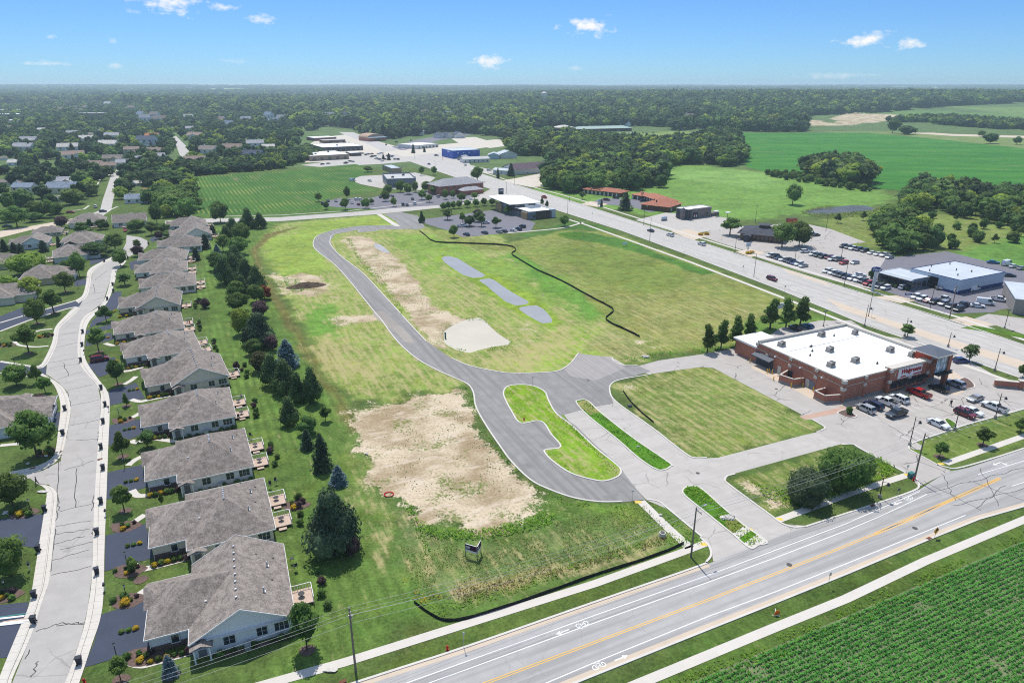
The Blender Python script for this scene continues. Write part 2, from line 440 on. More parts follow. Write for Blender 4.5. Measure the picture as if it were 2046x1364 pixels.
# across the arterial road
zone([(1060,380),(1280,330),(1400,330),(1760,380),(1800,400),(1640,425),(1500,440),(1290,430),(1150,405)],(108,148,52),straw=.16,soft=5,warp=5)
zone([(1300,340),(1480,338),(1560,350),(1540,375),(1400,366)],(118,160,66),straw=.3,soft=10,warp=10,ws=25)
zone([(1640,440),(1760,420),(2046,440),(2300,470),(2200,540),(1900,500),(1680,490)],(112,132,48),straw=.4,soft=4,warp=4)
zone([(1880,512),(2046,470),(2300,500),(2200,560),(2046,540)],(96,140,44),straw=.1,soft=3)
zone([(1180,270),(1380,262),(1390,280),(1180,290)],(122,144,62),straw=.3,soft=8)
zone([(1040,470),(1160,440),(1230,462),(1120,460),(1060,478)],(74,112,38),straw=.05)
zone([(380,425),(500,415),(800,405),(800,425),(400,440)],(82,116,40),straw=.1)
zone([(1590,235),(1760,228),(2046,250),(2400,280),(2400,240),(1800,220)],(96,130,58),straw=.2,soft=14)
zone([(1600,262),(1760,262),(2046,274),(2500,290),(2500,335),(2046,299),(1780,269)],(118,138,70),straw=.3,soft=4)
zone([(1880,212),(2046,215),(2300,235),(2046,232)],(112,140,66),soft=14)
# the near verges and the lawn by the bus of the main road
zone([(600,1400),(930,1260),(1400,1090),(1420,1120),(930,1292),(680,1400)],(88,110,38),straw=.15,mow=.5,soft=.7,warp=.3)
zone([(1100,1440),(1400,1268),(2046,1012),(2300,900),(2300,960),(2046,1090),(1350,1400)],(82,108,36),straw=.12,mow=.5,soft=1,warp=.5)
zone([(1780,900),(2046,815),(2200,780),(2200,840),(1890,930)],(102,124,42),straw=.3,mow=.4,soft=.8,warp=.3)
gcol = gcol * .88 + (gcol @ np.array([.25,.6,.15]))[:,None] * .12
def grid_mesh(name,nx,ny,xs,yv,zs):
 me = bpy.data.meshes.new(name)
 n = nx * ny
 co = np.empty((n,3),np.float32); co[:,0] = xs; co[:,1] = yv; co[:,2] = zs
 i = np.arange((nx - 1) * (ny - 1)); r,c = i // (nx - 1),i % (nx - 1)
 a = r * nx + c
 q = np.stack([a,a + 1,a + nx + 1,a + nx],1).astype(np.int32)
 me.vertices.add(n); me.vertices.foreach_set('co',co.ravel())
 me.loops.add(q.size); me.loops.foreach_set('vertex_index',q.ravel())
 me.polygons.add(len(q)); me.polygons.foreach_set('loop_start',np.arange(0,q.size,4,dtype=np.int32))
 me.update(calc_edges=True)
 me.polygons.foreach_set('use_smooth',np.ones(len(q),bool))
 return me
gme = grid_mesh('ground',NXG,NYG,X,Y,Zg)
ca = gme.attributes.new('Tone','FLOAT_COLOR','POINT')
ca.data.foreach_set('color',np.concatenate([gcol * .80,np.ones((len(X),1))],1).astype(np.float32).ravel())
cb = gme.attributes.new('Aux','FLOAT_COLOR','POINT')
cb.data.foreach_set('color',np.concatenate([gaux,np.ones((len(X),1))],1).astype(np.float32).ravel())
def ground_mat(name='turf and bare soil',const=None):
 m,n,l,b = new_mat(name)
 p = n_pos(n)
 at = n.new('ShaderNodeAttribute'); at.attribute_name = 'Tone'
 ax = n.new('ShaderNodeAttribute'); ax.attribute_name = 'Aux'
 sep = n.new('ShaderNodeSeparateColor'); l.new(ax.outputs['Color'],sep.inputs[0])
 soil,straw,mow = sep.outputs[0],sep.outputs[1],sep.outputs[2]
 tone = at.outputs['Color']
 if const:
  def val(x): q = n.new('ShaderNodeValue'); q.outputs[0].default_value = x; return q.outputs[0]
  soil,straw,mow = (val(x) for x in const[1]); q = n.new('ShaderNodeRGB'); q.outputs[0].default_value = (*const[0],1); tone = q.outputs[0]
 n1 = n_noise(n,l,p,.045,3); n2 = n_noise(n,l,p,.28,4,.6); n3 = n_noise(n,l,p,1.9,5,.7); n4 = n_noise(n,l,p,8.0,3,.7)
 br = n_math(n,l,'ADD',n_math(n,l,'MULTIPLY',n1,.5),n_math(n,l,'ADD',n_math(n,l,'MULTIPLY',n2,.7),n_math(n,l,'ADD',n_math(n,l,'MULTIPLY',n3,1.05),n_math(n,l,'MULTIPLY',n4,.85))))
 k = n_range(n,l,br,1.12,2.0,.45,1.75)
 c = n_mix(n,l,1.0,tone,n_comb(n,l,k),'MULTIPLY')
 # patches where the grass runs yellower or bluer
 c = n_mix(n,l,n_range(n,l,n_noise(n,l,p,.11,4),.5,.68,0,.5),c,n_mix(n,l,1.0,c,(1.22,1.04,.8),'MULTIPLY'))
 c = n_mix(n,l,n_range(n,l,n_noise(n,l,p,.16,4),.36,.48,.5,0),c,n_mix(n,l,1.0,c,(.74,.94,.8),'MULTIPLY'))
 # mowing passes
 r = n_map(n,l,p,(1,1,1),-ROW_A)
 sx = n.new('ShaderNodeSeparateXYZ'); l.new(r,sx.inputs[0])
 ph = n_math(n,l,'ADD',n_math(n,l,'MULTIPLY',sx.outputs[1],3.1),n_math(n,l,'MULTIPLY',n_noise(n,l,p,.02,2),12.0))
 st = n_math(n,l,'MULTIPLY',n_math(n,l,'SINE',ph),n_math(n,l,'MULTIPLY',mow,n_range(n,l,n1,.35,.65,.0,.17)))
 c = n_mix(n,l,1.0,c,n_comb(n,l,n_math(n,l,'ADD',st,1.0)),'MULTIPLY')
 # dry straw lying in streaks and tufts
 pr = n_map(n,l,r,(.10,.8,1))
 sn = n_math(n,l,'ADD',n_math(n,l,'MULTIPLY',n_noise(n,l,pr,1.0,5,.65),.6),n_math(n,l,'MULTIPLY',n_noise(n,l,p,.5,5,.7),.4))
 sm = n_range(n,l,n_math(n,l,'ADD',sn,n_math(n,l,'MULTIPLY',straw,.30)),.60,.80,0,.85)
 c = n_mix(n,l,sm,c,n_mix(n,l,n3,srgb(168,156,98,.8),srgb(204,192,146,.8)))
 # bare soil with ragged edges
 sr = n_math(n,l,'ADD',soil,n_math(n,l,'MULTIPLY',n_math(n,l,'SUBTRACT',n_math(n,l,'ADD',n_math(n,l,'MULTIPLY',n2,.55),n_math(n,l,'MULTIPLY',n3,.45)),.5),2.6))
 so = n_range(n,l,sr,.42,.62)
 ds = n_mix(n,l,n_range(n,l,n_noise(n,l,p,.09,4,.6),.36,.62),srgb(172,152,120,.85),srgb(220,203,174,.85))
 ds = n_mix(n,l,n_range(n,l,n3,.30,.62,.5,0),ds,srgb(126,106,84,.8))
 ds = n_mix(n,l,n_range(n,l,n_noise(n,l,n_map(n,l,r,(.5,.12,1)),1.2,4,.6),.52,.66,0,.5),ds,srgb(232,216,196,.8))
 weeds = n_range(n,l,n_math(n,l,'ADD',n_math(n,l,'MULTIPLY',n_noise(n,l,p,.12,3),.5),n_math(n,l,'MULTIPLY',n_noise(n,l,p,1.4,4,.7),.5)),.535,.60,0,.85)
 ds = n_mix(n,l,weeds,ds,srgb(112,128,58,.8))
 c = n_mix(n,l,so,c,ds)
 l.new(c,b.inputs['Base Color'])
 b.inputs['Roughness'].default_value = .95; b.inputs['Specular IOR Level'].default_value = .12
 hgt = n_math(n,l,'ADD',n_math(n,l,'MULTIPLY',n3,.7),n_math(n,l,'MULTIPLY',n4,.5))
 n_bump(n,l,b,hgt,.7,.16)
 return m
def n_comb(n,l,x):
 k = n.new('ShaderNodeCombineColor')
 for i in range(3): l.new(x,k.inputs[i])
 return k.outputs[0]
gme.materials.append(ground_mat())
ground = add('ground',gme); tag(ground,kind='structure')
# ---- surface materials
def paving_mat(name,col,crack=.0,streak=0.0,sang=ROAD_A,var=.1,cs=.2,stain=.12,rough=.85):
 m,n,l,b = new_mat(name)
 p = n_pos(n)
 f = n_math(n,l,'ADD',n_math(n,l,'MULTIPLY',n_noise(n,l,p,.35,4,.6),.55),n_math(n,l,'MULTIPLY',n_noise(n,l,p,5,3,.7),.45))
 c = n_mix(n,l,n_range(n,l,f,.3,.7),tuple(x * (1 - var) for x in col),tuple(x * (1 + var) for x in col))
 c = n_mix(n,l,n_range(n,l,n_noise(n,l,p,.13,5,.7),.56,.72,0,stain * 3),c,tuple(x * .62 for x in col))
 c = n_mix(n,l,n_range(n,l,n_noise(n,l,p,14,2,.8),.3,.7,.12,0),c,tuple(x * .45 for x in col))
 if streak:
  r = n_map(n,l,n_map(n,l,p,(1,1,1),-sang),(.02,.75,1))
  c = n_mix(n,l,n_range(n,l,n_noise(n,l,r,1.0,4,.6),.42,.64,0,streak),c,tuple(x * .72 for x in col))
 if crack:
  w = n.new('ShaderNodeTexNoise'); w.inputs['Scale'].default_value = .6; w.inputs['Detail'].default_value = 4; l.new(p,w.inputs['Vector'])
  pv = n.new('ShaderNodeMix'); pv.data_type = 'VECTOR'; pv.inputs[0].default_value = .12
  l.new(n_map(n,l,p,(cs,cs,cs)),pv.inputs[4]); l.new(w.outputs['Color'],pv.inputs[5])
  vo = n.new('ShaderNodeTexVoronoi'); vo.feature = 'DISTANCE_TO_EDGE'; vo.inputs['Scale'].default_value = 1.0
  l.new(pv.outputs[1],vo.inputs['Vector'])
  ln = n_range(n,l,vo.outputs['Distance'],.004,.016,1,0)
  ln = n_math(n,l,'MULTIPLY',ln,n_range(n,l,n_noise(n,l,p,.11,3),.46,.58,0,crack))
  c = n_mix(n,l,ln,c,tuple(x * .35 for x in col))
 l.new(c,b.inputs['Base Color']); b.inputs['Roughness'].default_value = rough; b.inputs['Specular IOR Level'].default_value = .25
 n_bump(n,l,b,n_noise(n,l,p,22,3,.7),.15,.02)
 return m
K = .76
M_ROAD = paving_mat('worn grey asphalt',srgb(190,187,184,K),.15,.8,stain=.05)
M_CONC = paving_mat('old pale concrete',srgb(204,198,190,K),.6,.25,stain=.10)
M_ART = paving_mat('arterial concrete',srgb(206,201,194,K),.5,.55,sang=ROW_A,stain=.06)
M_RES = paving_mat('residential street paving',srgb(192,187,181,K),.35,.1,stain=.07)
M_NEW = paving_mat('fresh dark asphalt',srgb(158,155,152,K),0,.8,sang=ROW_A,stain=.22,var=.16)
M_DRIVE = paving_mat('sealed driveway asphalt',srgb(74,81,98,K),.2,.0,stain=.08)
M_LOT = paving_mat('car park concrete',srgb(196,189,182,K),1.0,.1,cs=.13,stain=.12)
M_LOTD = paving_mat('dark car park asphalt',srgb(132,130,138,K),.5,.1,stain=.1)
M_SIDE = paving_mat('pale new concrete',srgb(226,219,208,K),.0,.0,var=.06,stain=.04)
M_KERB = paving_mat('kerb concrete',srgb(228,222,212,K),.0,.0,var=.08,stain=.08)
M_TAN = paving_mat('tan concrete',srgb(222,204,182,K),.15,.1,var=.06,stain=.05)
M_BRICKP = paving_mat('reddish stamped paving',srgb(206,172,152,K),.0,.0)
M_GRAV = paving_mat('pale gravel yard',srgb(222,212,196,K),.0,.2,var=.16,stain=.2)
M_WHITE = mat('white road paint',srgb(246,246,244,.85),.7,.06,3)
M_YEL = mat('yellow road paint',srgb(244,190,80,.85),.7,.08,3)
M_PAD = mat('yellow tactile pad',srgb(248,208,96,.8),.8,.08,3)
M_TAR = mat('crack sealing tar',srgb(66,64,66,.8),.7,.15,2)
M_IRON = mat('cast iron',srgb(92,88,88,.7),.6,.2,4)
SURF_N = [0]
def surface(name,pts,z,m,world_pts=False,kind='structure'):
 """a flat paved sheet over an outline, thick enough to have an edge"""
 P = pts if world_pts else GP(pts)
 SURF_N[0] += 1; z += SURF_N[0] * .00011
 from mathutils.geometry import tessellate_polygon
 bm = bmesh.new()
 vs_ = [bm.verts.new((x,y,z)) for x,y in P]
 for t in tessellate_polygon([[Vector((x,y,0)) for x,y in P]]):
  try: bm.faces.new([vs_[k] for k in t])
  except ValueError: pass
 for q in bm.faces:
  q.normal_update()
  if q.normal.z < 0: q.normal_flip()
 aa = abs(sum(P[i][0] * P[i - 1][1] - P[i - 1][0] * P[i][1] for i in range(len(P)))) / 2; tt = sum(q.calc_area() for q in bm.faces)
 if abs(aa - tt) > .02 * tt: print('BADPOLY',name,pts[0],aa,tt)
 me = bpy.data.meshes.new(name); bm.to_mesh(me); bm.free(); me.materials.append(m)
 o = add(name,me)
 if kind: tag(o,kind=kind)
 return o
def roadstrip(name,A,B,z,m,n=40):
 """a road between two edge lines"""
 def res(P):
  P = [Vector(p) for p in P]; L = [0]
  for a,b in zip(P[:-1],P[1:]): L.append(L[-1] + (b - a).length)
  out = []
  for i in range(n):
   s = L[-1] * i / (n - 1); j = 0
   while j < len(L) - 2 and L[j + 1] < s: j += 1
   out.append(P[j].lerp(P[j + 1],(s - L[j]) / max(L[j + 1] - L[j],1e-6)))
  return out
 A,B = res(A),res(B); mb = MB()
 for i in range(n - 1): mb.face([(*A[i],z),(*A[i + 1],z),(*B[i + 1],z),(*B[i],z)])
 return tag(mb.build(name,m),kind='structure')
def smooth(P,k=5,closed=False):
 P = [Vector((p[0],p[1])) for p in P]; n = len(P); out = []
 rngi = range(n if closed else n - 1)
 for i in rngi:
  p0 = P[(i - 1) % n] if closed or i > 0 else P[0] * 2 - P[1]
  p1,p2 = P[i],P[(i + 1) % n]
  p3 = P[(i + 2) % n] if closed or i + 2 < n else P[-1] * 2 - P[-2]
  for j in range(k):
   t = j / k
   out.append(tuple(.5 * ((2 * p1) + (p2 - p0) * t + (2 * p0 - 5 * p1 + 4 * p2 - p3) * t * t + (3 * p1 - p0 - 3 * p2 + p3) * t ** 3)))
 if not closed: out.append(tuple(P[-1]))
 return out
def offset(P,d,closed=False):
 n = len(P); out = []
 for i in range(n):
  a = P[(i - 1) % n] if closed or i > 0 else P[i]; c = P[(i + 1) % n] if closed or i < n - 1 else P[i]
  tx,ty = c[0] - a[0],c[1] - a[1]; L = math.hypot(tx,ty) or 1
  out.append((P[i][0] - ty / L * d,P[i][1] + tx / L * d))
 return out
def band(mb,P,w0,w1,z0,z1,closed=False):
 """a solid strip along a line, from offset w0 to w1, between heights z0 and z1"""
 A,B = offset(P,w0,closed),offset(P,w1,closed)
 n = len(P)
 for i in range(n if closed else n - 1):
  j = (i + 1) % n
  a,b,c,d = A[i],A[j],B[j],B[i]
  mb.face([(*a,z1),(*b,z1),(*c,z1),(*d,z1)])
  if z1 - z0 > .02:
   mb.face([(*a,z0),(*b,z0),(*b,z1),(*a,z1)]); mb.face([(*d,z1),(*c,z1),(*c,z0),(*d,z0)])
def ribbon(name,P,w,z,m,kind='structure',w2=None):
 mb = MB(); band(mb,P,-w / 2,w / 2 if w2 is None else w2,z - .005,z)
 o = mb.build(name,m)
 if kind: tag(o,kind=kind)
 return o
def kerb(P,closed=False,w=.35,h=.13,sm=True,out=1):
 if sm: P = smooth(P,5,closed)
 mb = MB(); band(mb,P,0 if out > 0 else -w,w if out > 0 else 0,0,h,closed)
 return tag(mb.build('kerb',M_KERB),kind='structure')
def ext(P,a=0,b=0):
 """lengthen a line at its two ends"""
 P = [tuple(p) for p in P]
 if a:
  dx,dy = P[0][0] - P[1][0],P[0][1] - P[1][1]; L = math.hypot(dx,dy); P = [(P[0][0] + dx / L * a,P[0][1] + dy / L * a)] + P
 if b:
  dx,dy = P[-1][0] - P[-2][0],P[-1][1] - P[-2][1]; L = math.hypot(dx,dy); P = P + [(P[-1][0] + dx / L * b,P[-1][1] + dy / L * b)]
 return P
 # ---- the road across the bottom of the view
road_n = ext(GP([(715,1364),(925,1296),(1190,1204),(1414,1126),(1496,1096),(1591,1056),(1743,1010),(1838,977),(1891,943),(1935,934),(2046,897)]),60,90)
road_s = ext(GP([(1190,1345),(1387,1266),(1546,1203),(1690,1145),(1852,1077),(1954,1036),(2046,1010)]),90,90)
surface('road',road_n + road_s[::-1],.03,M_ROAD,True)
ln1 = ext(GP([(812,1364),(1190,1228),(1411,1150),(1546,1100),(1690,1046),(1838,981)]),60)
ln2 = ext(GP([(857,1364),(1190,1243),(1411,1164),(1546,1115),(1690,1060),(1770,1026),(1852,987)]),60)
ln3 = ext(GP([(1091,1364),(1190,1322),(1420,1229),(1546,1183),(1690,1126),(1929,1029)]),60)
yl = ext(GP([(970,1364),(1190,1282),(1420,1196),(1546,1147),(1690,1090),(1747,1067)]),60)
for P_ in (ln1,ln2,ln3): ribbon('road_marking',P_,.13,.036,M_WHITE)
ribbon('road_marking',offset(yl,.16),.12,.036,M_YEL); ribbon('road_marking',offset(yl,-.16),.12,.036,M_YEL)
up = GP([(1747,1066),(1850,1020),(1960,971),(1998,954)]); dn = GP([(1747,1068),(1820,1038),(1886,1006),(1950,978),(1998,956)])
for P_,d in ((up,.15),(up,-.15),(dn,.15),(dn,-.15)): ribbon('road_marking',offset(P_,d),.12,.036,M_YEL)
ribbon('road_marking',GP([(1954,948),(2060,916)]),.13,.036,M_WHITE)
for a,b in (((2022,971),(2046,963)),((2060,959),(2084,951))): ribbon('road_marking',GP([a,b]),.13,.036,M_WHITE)
# kerb and gutter beside it
for seg in ([(715,1364),(925,1296),(1190,1204),(1395,1133),(1414,1122),(1423,1108),(1418,1090),(1401,1073)],[(1611,1053),(1743,1010),(1825,982),(1838,970),(1832,955)],[(1872,928),(1890,934),(1925,934),(2046,897),(2120,870)]):
 kerb(ext(GP(seg),60 if seg[0][0] == 715 else 0),out=1)
kerb([(p[0],p[1]) for p in road_s],out=-1,sm=False)
for P_,d0,d1 in ((road_n[:5],-.75,-.02),):
 mb = MB(); band(mb,P_,d0,d1,.03,.034); tag(mb.build('gutter',M_TAN),kind='structure')
mb = MB(); band(mb,road_s,.02,.75,.03,.034); tag(mb.build('gutter',M_TAN),kind='structure')
# bicycle lane symbols and arrows: flat paint on the road
def painted(kind_,c,ang,s=1.0,m=M_WHITE):
 mb = MB(); z = .037
 def seg(x0,y0,x1,y1,w):
  dx,dy = x1 - x0,y1 - y0; L = math.hypot(dx,dy); nx,ny = -dy / L * w / 2,dx / L * w / 2
  mb.face([(x0 + nx,y0 + ny,z),(x1 + nx,y1 + ny,z),(x1 - nx,y1 - ny,z),(x0 - nx,y0 - ny,z)])
 if kind_ == 'bike':
  for cx in (-.55,.55):
   for i in range(12):
    t0,t1 = i * math.pi / 6,(i + 1) * math.pi / 6
    seg(cx + .36 * math.cos(t0),.36 * math.sin(t0),cx + .36 * math.cos(t1),.36 * math.sin(t1),.11)
  for q in ((-.55,0,-.15,.42),(-.15,.42,.4,.42),(.4,.42,0,0),(0,0,-.55,0),(.4,.42,.55,0),(.36,.42,.28,.65),(.28,.65,.5,.65),(-.15,.42,-.2,.56),(-.35,.56,-.05,.56)): seg(*q,.1)
 else:
  seg(-.9,0,.3,0,.16)
  mb.face([(.25,.3,z),(.25,-.3,z),(.95,0,z)])
  if kind_ == 'turn': seg(-.9,0,-.9,.5,.16); mb.face([(-1.2,.5,z),(-.6,.5,z),(-.9,1.0,z)])
 co,si = math.cos(ang),math.sin(ang)
 mb.v = [(c[0] + (x * co - y * si) * s,c[1] + (x * si + y * co) * s,zz) for x,y,zz in mb.v]
 return tag(mb.build('road_marking',m),kind='structure')
painted('bike',G(1163,1247),ROAD_A + math.pi,1.05); painted('arrow',G(1124,1262),ROAD_A + math.pi,1.15)
painted('bike',G(1197,1330),ROAD_A,1.05); painted('arrow',G(1241,1314),ROAD_A,1.15)
painted('bike',G(1815,995),ROAD_A + math.pi,1.05); painted('arrow',G(1794,1005),ROAD_A + math.pi,1.15)
painted('turn',G(1992,926),ROAD_A + math.pi,1.4)
# pavements
def walk(pts,w,z=.05,m=None,e=(0,0),sm=False,slab=1.5):
 P = ext(GP(pts),*e)
 if sm: P = smooth(P,6)
 o = ribbon('pavement',P,w,z,m or M_SIDE)
 return P
near_walk = walk([(540,1364),(690,1322),(1190,1165),(1360,1104),(1412,1084)],1.5,e=(60,0))
near_walk2 = walk([(1551,1040),(1706,983),(1815,948)],1.5)
near_walk3 = walk([(1889,926),(2046,871)],1.5,e=(0,60))
near_walk4 = walk([(1275,1366),(1546,1254),(1690,1196),(1852,1119),(2046,1038)],1.5,e=(60,90))
path_new = walk([(1280,1001),(1330,1050),(1378,1094)],1.75,m=M_SIDE)
for c_,a_ in (((1275,1003),ROAD_A),((1407,1087),ROAD_A),((1472,1067),ROAD_A),((1497,1058),ROAD_A),((1557,1037),ROAD_A),((1813,948),ROAD_A),((1880,927),ROAD_A)):
 mb = MB(); x,y = G(*c_); mb.box((x,y,.062),(1.2,.75,.008),a_ + R(-25)); tag(mb.build('tactile_pad',M_PAD),kind='structure')
for uv,rr in (((1577,1128),.45),((1828,1055),.45),((1394,945),.4),((1551,777),.4),((1175,760),.4)):
 mb = MB(); x,y = G(*uv); mb.tube((x,y,.034),(x,y,.045),rr,n=14); tag(mb.build('manhole_cover',M_IRON),kind='structure')
 # ---- boulevard, new street and store lot
surface('access_street',[(1425,1121),(1421,1094),(1401,1073),(1333,1016),(1292,999),(1245,948),(1145,851),(1095,790),(1090,770),(1157,708),(1221,713),(1260,735),(1300,742),(1243,757),(1221,766),(1217,781),(1230,803),(1302,855),(1365,904),(1387,915),(1413,915),(1435,914),(1602,870),(1641,861),(1700,875),(1705,887),(1680,887),(1467,946),(1452,950),(1448,958),(1455,968),(1540,1031),(1561,1046),(1611,1050),(1640,1038),(1500,1096),(1440,1118)],.022,M_CONC)
lot = surface('car_park',[(1275,731),(1316,720),(1400,708),(1510,688),(1560,655),(1640,640),(1700,640),(1745,668),(1890,690),(1905,704),(2000,756),(2038,774),(2100,800),(2120,850),(2046,816),(1928,848),(1820,884),(1814,897),(1872,929),(1900,940),(1836,972),(1810,944),(1722,897),(1705,888),(1660,880),(1630,862),(1648,854),(1624,838),(1609,838),(1597,832),(1602,828),(1435,740),(1425,735),(1400,733),(1300,747),(1260,740)],.026,M_LOT)
surface('loading_apron',[(1505,730),(1520,722),(1682,803),(1695,812),(1640,806),(1560,765),(1500,734)],.034,M_TAN)
surface('crossing',[(1597,832),(1609,838),(1660,828),(1700,819),(1690,811),(1650,820)],.034,M_BRICKP)
surface('forecourt',[(1682,806),(1872,764),(1905,742),(1925,754),(1900,764),(1880,776),(1715,818),(1690,815)],.05,M_TAN)
# the new asphalt street, edge to edge
new_l = GP([(799,452),(791,450),(718,452),(669,459),(635,470),(625,486),(632,501),(667,528),(698,562),(747,623),(760,638),(791,680),(828,714),(865,736),(902,753),(927,764),(938,772),(945,786),(949,811),(966,844),(998,892),(1022,924),(1059,959),(1096,978),(1145,995),(1196,1003),(1243,1003),(1289,998)])
new_r = GP([(1262,965),(1247,945),(1238,930),(1190,889),(1150,850),(1120,830),(1150,822),(1190,812),(1226,806),(1217,781),(1221,766),(1243,757),(1300,742),(1275,731),(1243,730),(1226,722),(1221,714),(1157,706),(1140,727),(1120,740),(1096,744),(1047,746),(1002,744),(938,731),(902,716),(853,682),(821,648),(767,589),(725,545),(681,511),(664,493),(660,481),(669,468),(714,460),(718,464),(753,461),(758,459),(833,457)])
surface('new_street',new_l + new_r,.034,M_NEW,True)
surface('mud_track',smooth(GP([(744,626),(764,622),(786,640),(812,662),(826,682),(812,684),(790,664),(764,645)]),4,True),.042,paving_mat('mud dragged on asphalt',srgb(176,168,158,K),0,.8,sang=ROW_A,stain=.25),True)
surface('street_stub',[(1128,738),(1157,707),(1221,714),(1250,735),(1190,760),(1140,752)],.040,paving_mat('scuffed asphalt',srgb(178,172,168,K),0,.6,sang=ROW_A,stain=.2))
kerb(new_l[1:-1]); kerb(new_r[25:])
kerb(GP([(1292,998),(1316,1003),(1335,1018),(1401,1073)]))
kerb(GP([(1157,706),(1150,715),(1140,727),(1120,740),(1096,744),(1047,746),(1002,744),(938,731),(902,716)]),out=-1)
kerb(GP([(1221,714),(1226,722),(1243,730),(1275,731)]),out=1)
kerb(GP([(1300,747),(1243,757),(1221,766),(1217,781),(1230,803),(1302,855),(1365,904),(1387,915),(1413,915)]),out=1)
kerb(GP([(1467,946),(1452,950),(1447,958),(1455,968),(1540,1031),(1561,1046),(1585,1054),(1611,1053)]),out=1)
kerb(GP([(1641,861),(1650,856),(1645,850),(1624,838)]),out=1)
kerb(GP([(1680,887),(1705,887),(1722,897),(1810,944)]),out=-1)
M_ISLE = ground_mat('rough island turf',(srgb(118,152,40,.8),(.0,.48,.1)))
M_VERGE = ground_mat('verge turf',(srgb(86,118,40,.8),(.0,.12,.1)))
M_BERM = ground_mat('island weed turf',(srgb(84,128,36,.8),(.0,.1,0)))
def island(pts,w=.3,top=None,z=.1,extra=None):
 P = smooth(GP(pts),4,True)
 a = sum(P[i][0] * P[(i + 1) % len(P)][1] - P[(i + 1) % len(P)][0] * P[i][1] for i in range(len(P)))
 if a < 0: P = P[::-1]
 mb = MB(); band(mb,P,0,w,0,.14,True); tag(mb.build('kerb',M_KERB),kind='structure')
 surface('island_turf',P,z,top or M_ISLE,True)
 return P
I_J = island([(1008,776),(1018,770),(1037,768),(1057,769),(1076,774),(1091,784),(1098,801),(1113,826),(1145,851),(1190,893),(1231,926),(1242,939),(1238,951),(1213,961),(1189,960),(1140,946),(1101,920),(1086,902),(1093,897),(1119,892),(1100,868),(1080,842),(1040,846),(1022,824),(1005,790)],.35,M_ISLE)
I_U = island([(1150,804),(1158,799),(1168,798),(1180,804),(1201,824),(1265,874),(1338,924),(1341,932),(1328,939),(1311,938),(1277,917),(1230,876),(1174,831)],.3,M_BERM)
I_L = island([(1363,978),(1374,971),(1391,971),(1408,980),(1445,1013),(1489,1050),(1534,1082),(1516,1090),(1498,1096),(1462,1067),(1410,1025),(1367,990)],.3,M_BERM)
surface('pavement',[(1462,1067),(1489,1050),(1502,1059),(1475,1077)],.125,M_SIDE)
surface('pavement',[(1486,1086),(1512,1068),(1533,1082),(1499,1096)],.125,M_SIDE)
surface('island_turf',[(1447,1045),(1466,1031),(1489,1050),(1462,1066)],.12,mat('brown turf',srgb(120,124,60,.8),.95,.3,2))
surface('island_turf',[(1152,805),(1166,800),(1178,804),(1200,824),(1180,830)],.12,mat('dry turf',srgb(150,146,86,.8),.95,.3,2))
# store car park islands
ISL_S = [island([(1672,824),(1690,818),(1705,826),(1713,832),(1700,836),(1684,832)],.3,mat('bark mulch',srgb(112,92,84,.8),.95,.3,3)),island([(1905,766),(1922,755),(1935,757),(1946,766),(1948,774),(1938,777),(1925,778)],.3,bpy.data.materials['bark mulch']),island([(1886,838),(1893,836),(1907,843),(1914,852),(1902,858),(1893,848)],.25,M_VERGE)]
surface('rock_bed',[(1815,888),(1830,883),(1845,892),(1838,899),(1822,897)],.05,mat('pale river rock',srgb(190,184,176,.8),.9,.4,6))
surface('accessible_bay',[(1881,787),(1897,777),(1930,781),(1911,790)],.035,M_TAN)
def bay_lines(a,b,n,L,ang,m=M_WHITE,z=.034,w=.1):
 A,B = Vector(G(*a)),Vector(G(*b))
 mb = MB()
 for i in range(n):
  p = A.lerp(B,i / (n - 1)); q = p + Vector((math.cos(ang),math.sin(ang))) * L
  nx,ny = -math.sin(ang) * w / 2,math.cos(ang) * w / 2
  mb.face([(p.x + nx,p.y + ny,z),(q.x + nx,q.y + ny,z),(q.x - nx,q.y - ny,z),(p.x - nx,p.y - ny,z)])
 tag(mb.build('bay_marking',m),kind='structure')
bay_lines((1718,822),(1905,776),15,5.2,ROW_A + math.pi)
bay_lines((1835,888),(2040,820),16,5.2,ROW_A)
kerb(GP([(1872,929),(1815,898),(1814,890),(1822,884),(1928,848),(2046,816),(2120,795)]),sm=False,out=-1)
# ---- arterial road on the right, running to the crossroads
art_n = ext(GP([(766,304),(874,342),(975,376),(1116,421),(1240,460),(1380,511),(1562,580),(1735,651),(1901,707),(2046,757)]),20,120)
art_f = ext(GP([(800,296),(932,338),(1007,362),(1154,406),(1265,442),(1380,478),(1478,509),(1614,552),(1780,604),(1901,641),(2046,690)]),20,120)
roadstrip('arterial_road',art_n,art_f,.03,M_ART)
mid = [((a[0] * .56 + b[0] * .44),(a[1] * .56 + b[1] * .44)) for a,b in zip(GP([(1735,651),(1901,707),(2046,757)]),GP([(1745,593),(1901,641),(2046,690)]))]
surface('turn_lane',[(1650,596),(1664,600),(1780,640),(1920,684),(2046,722),(2200,772),(2200,786),(2046,738),(1900,692),(1770,648),(1680,618)],.036,M_TAN)
def along(P,d0,seg,gap,w,m=M_WHITE,z=.037,lim=None):
 P = [Vector(p) for p in P]; mb = MB(); s = 0
 for a,b in zip(P[:-1],P[1:]):
  L = (b - a).length; t = (b - a) / L; nrm = Vector((-t.y,t.x)); x = 0
  while x < L:
   e = min(x + seg,L); p,q = a + t * x + nrm * d0,a + t * e + nrm * d0
   mb.face([(*(p + nrm * w / 2),z),(*(q + nrm * w / 2),z),(*(q - nrm * w / 2),z),(*(p - nrm * w / 2),z)])
   x += seg + gap
 tag(mb.build('road_marking',m),kind='structure')
A2 = ext(GP([(975,376),(1240,460),(1562,580),(1735,651),(1901,707),(2046,757)]),0,60)
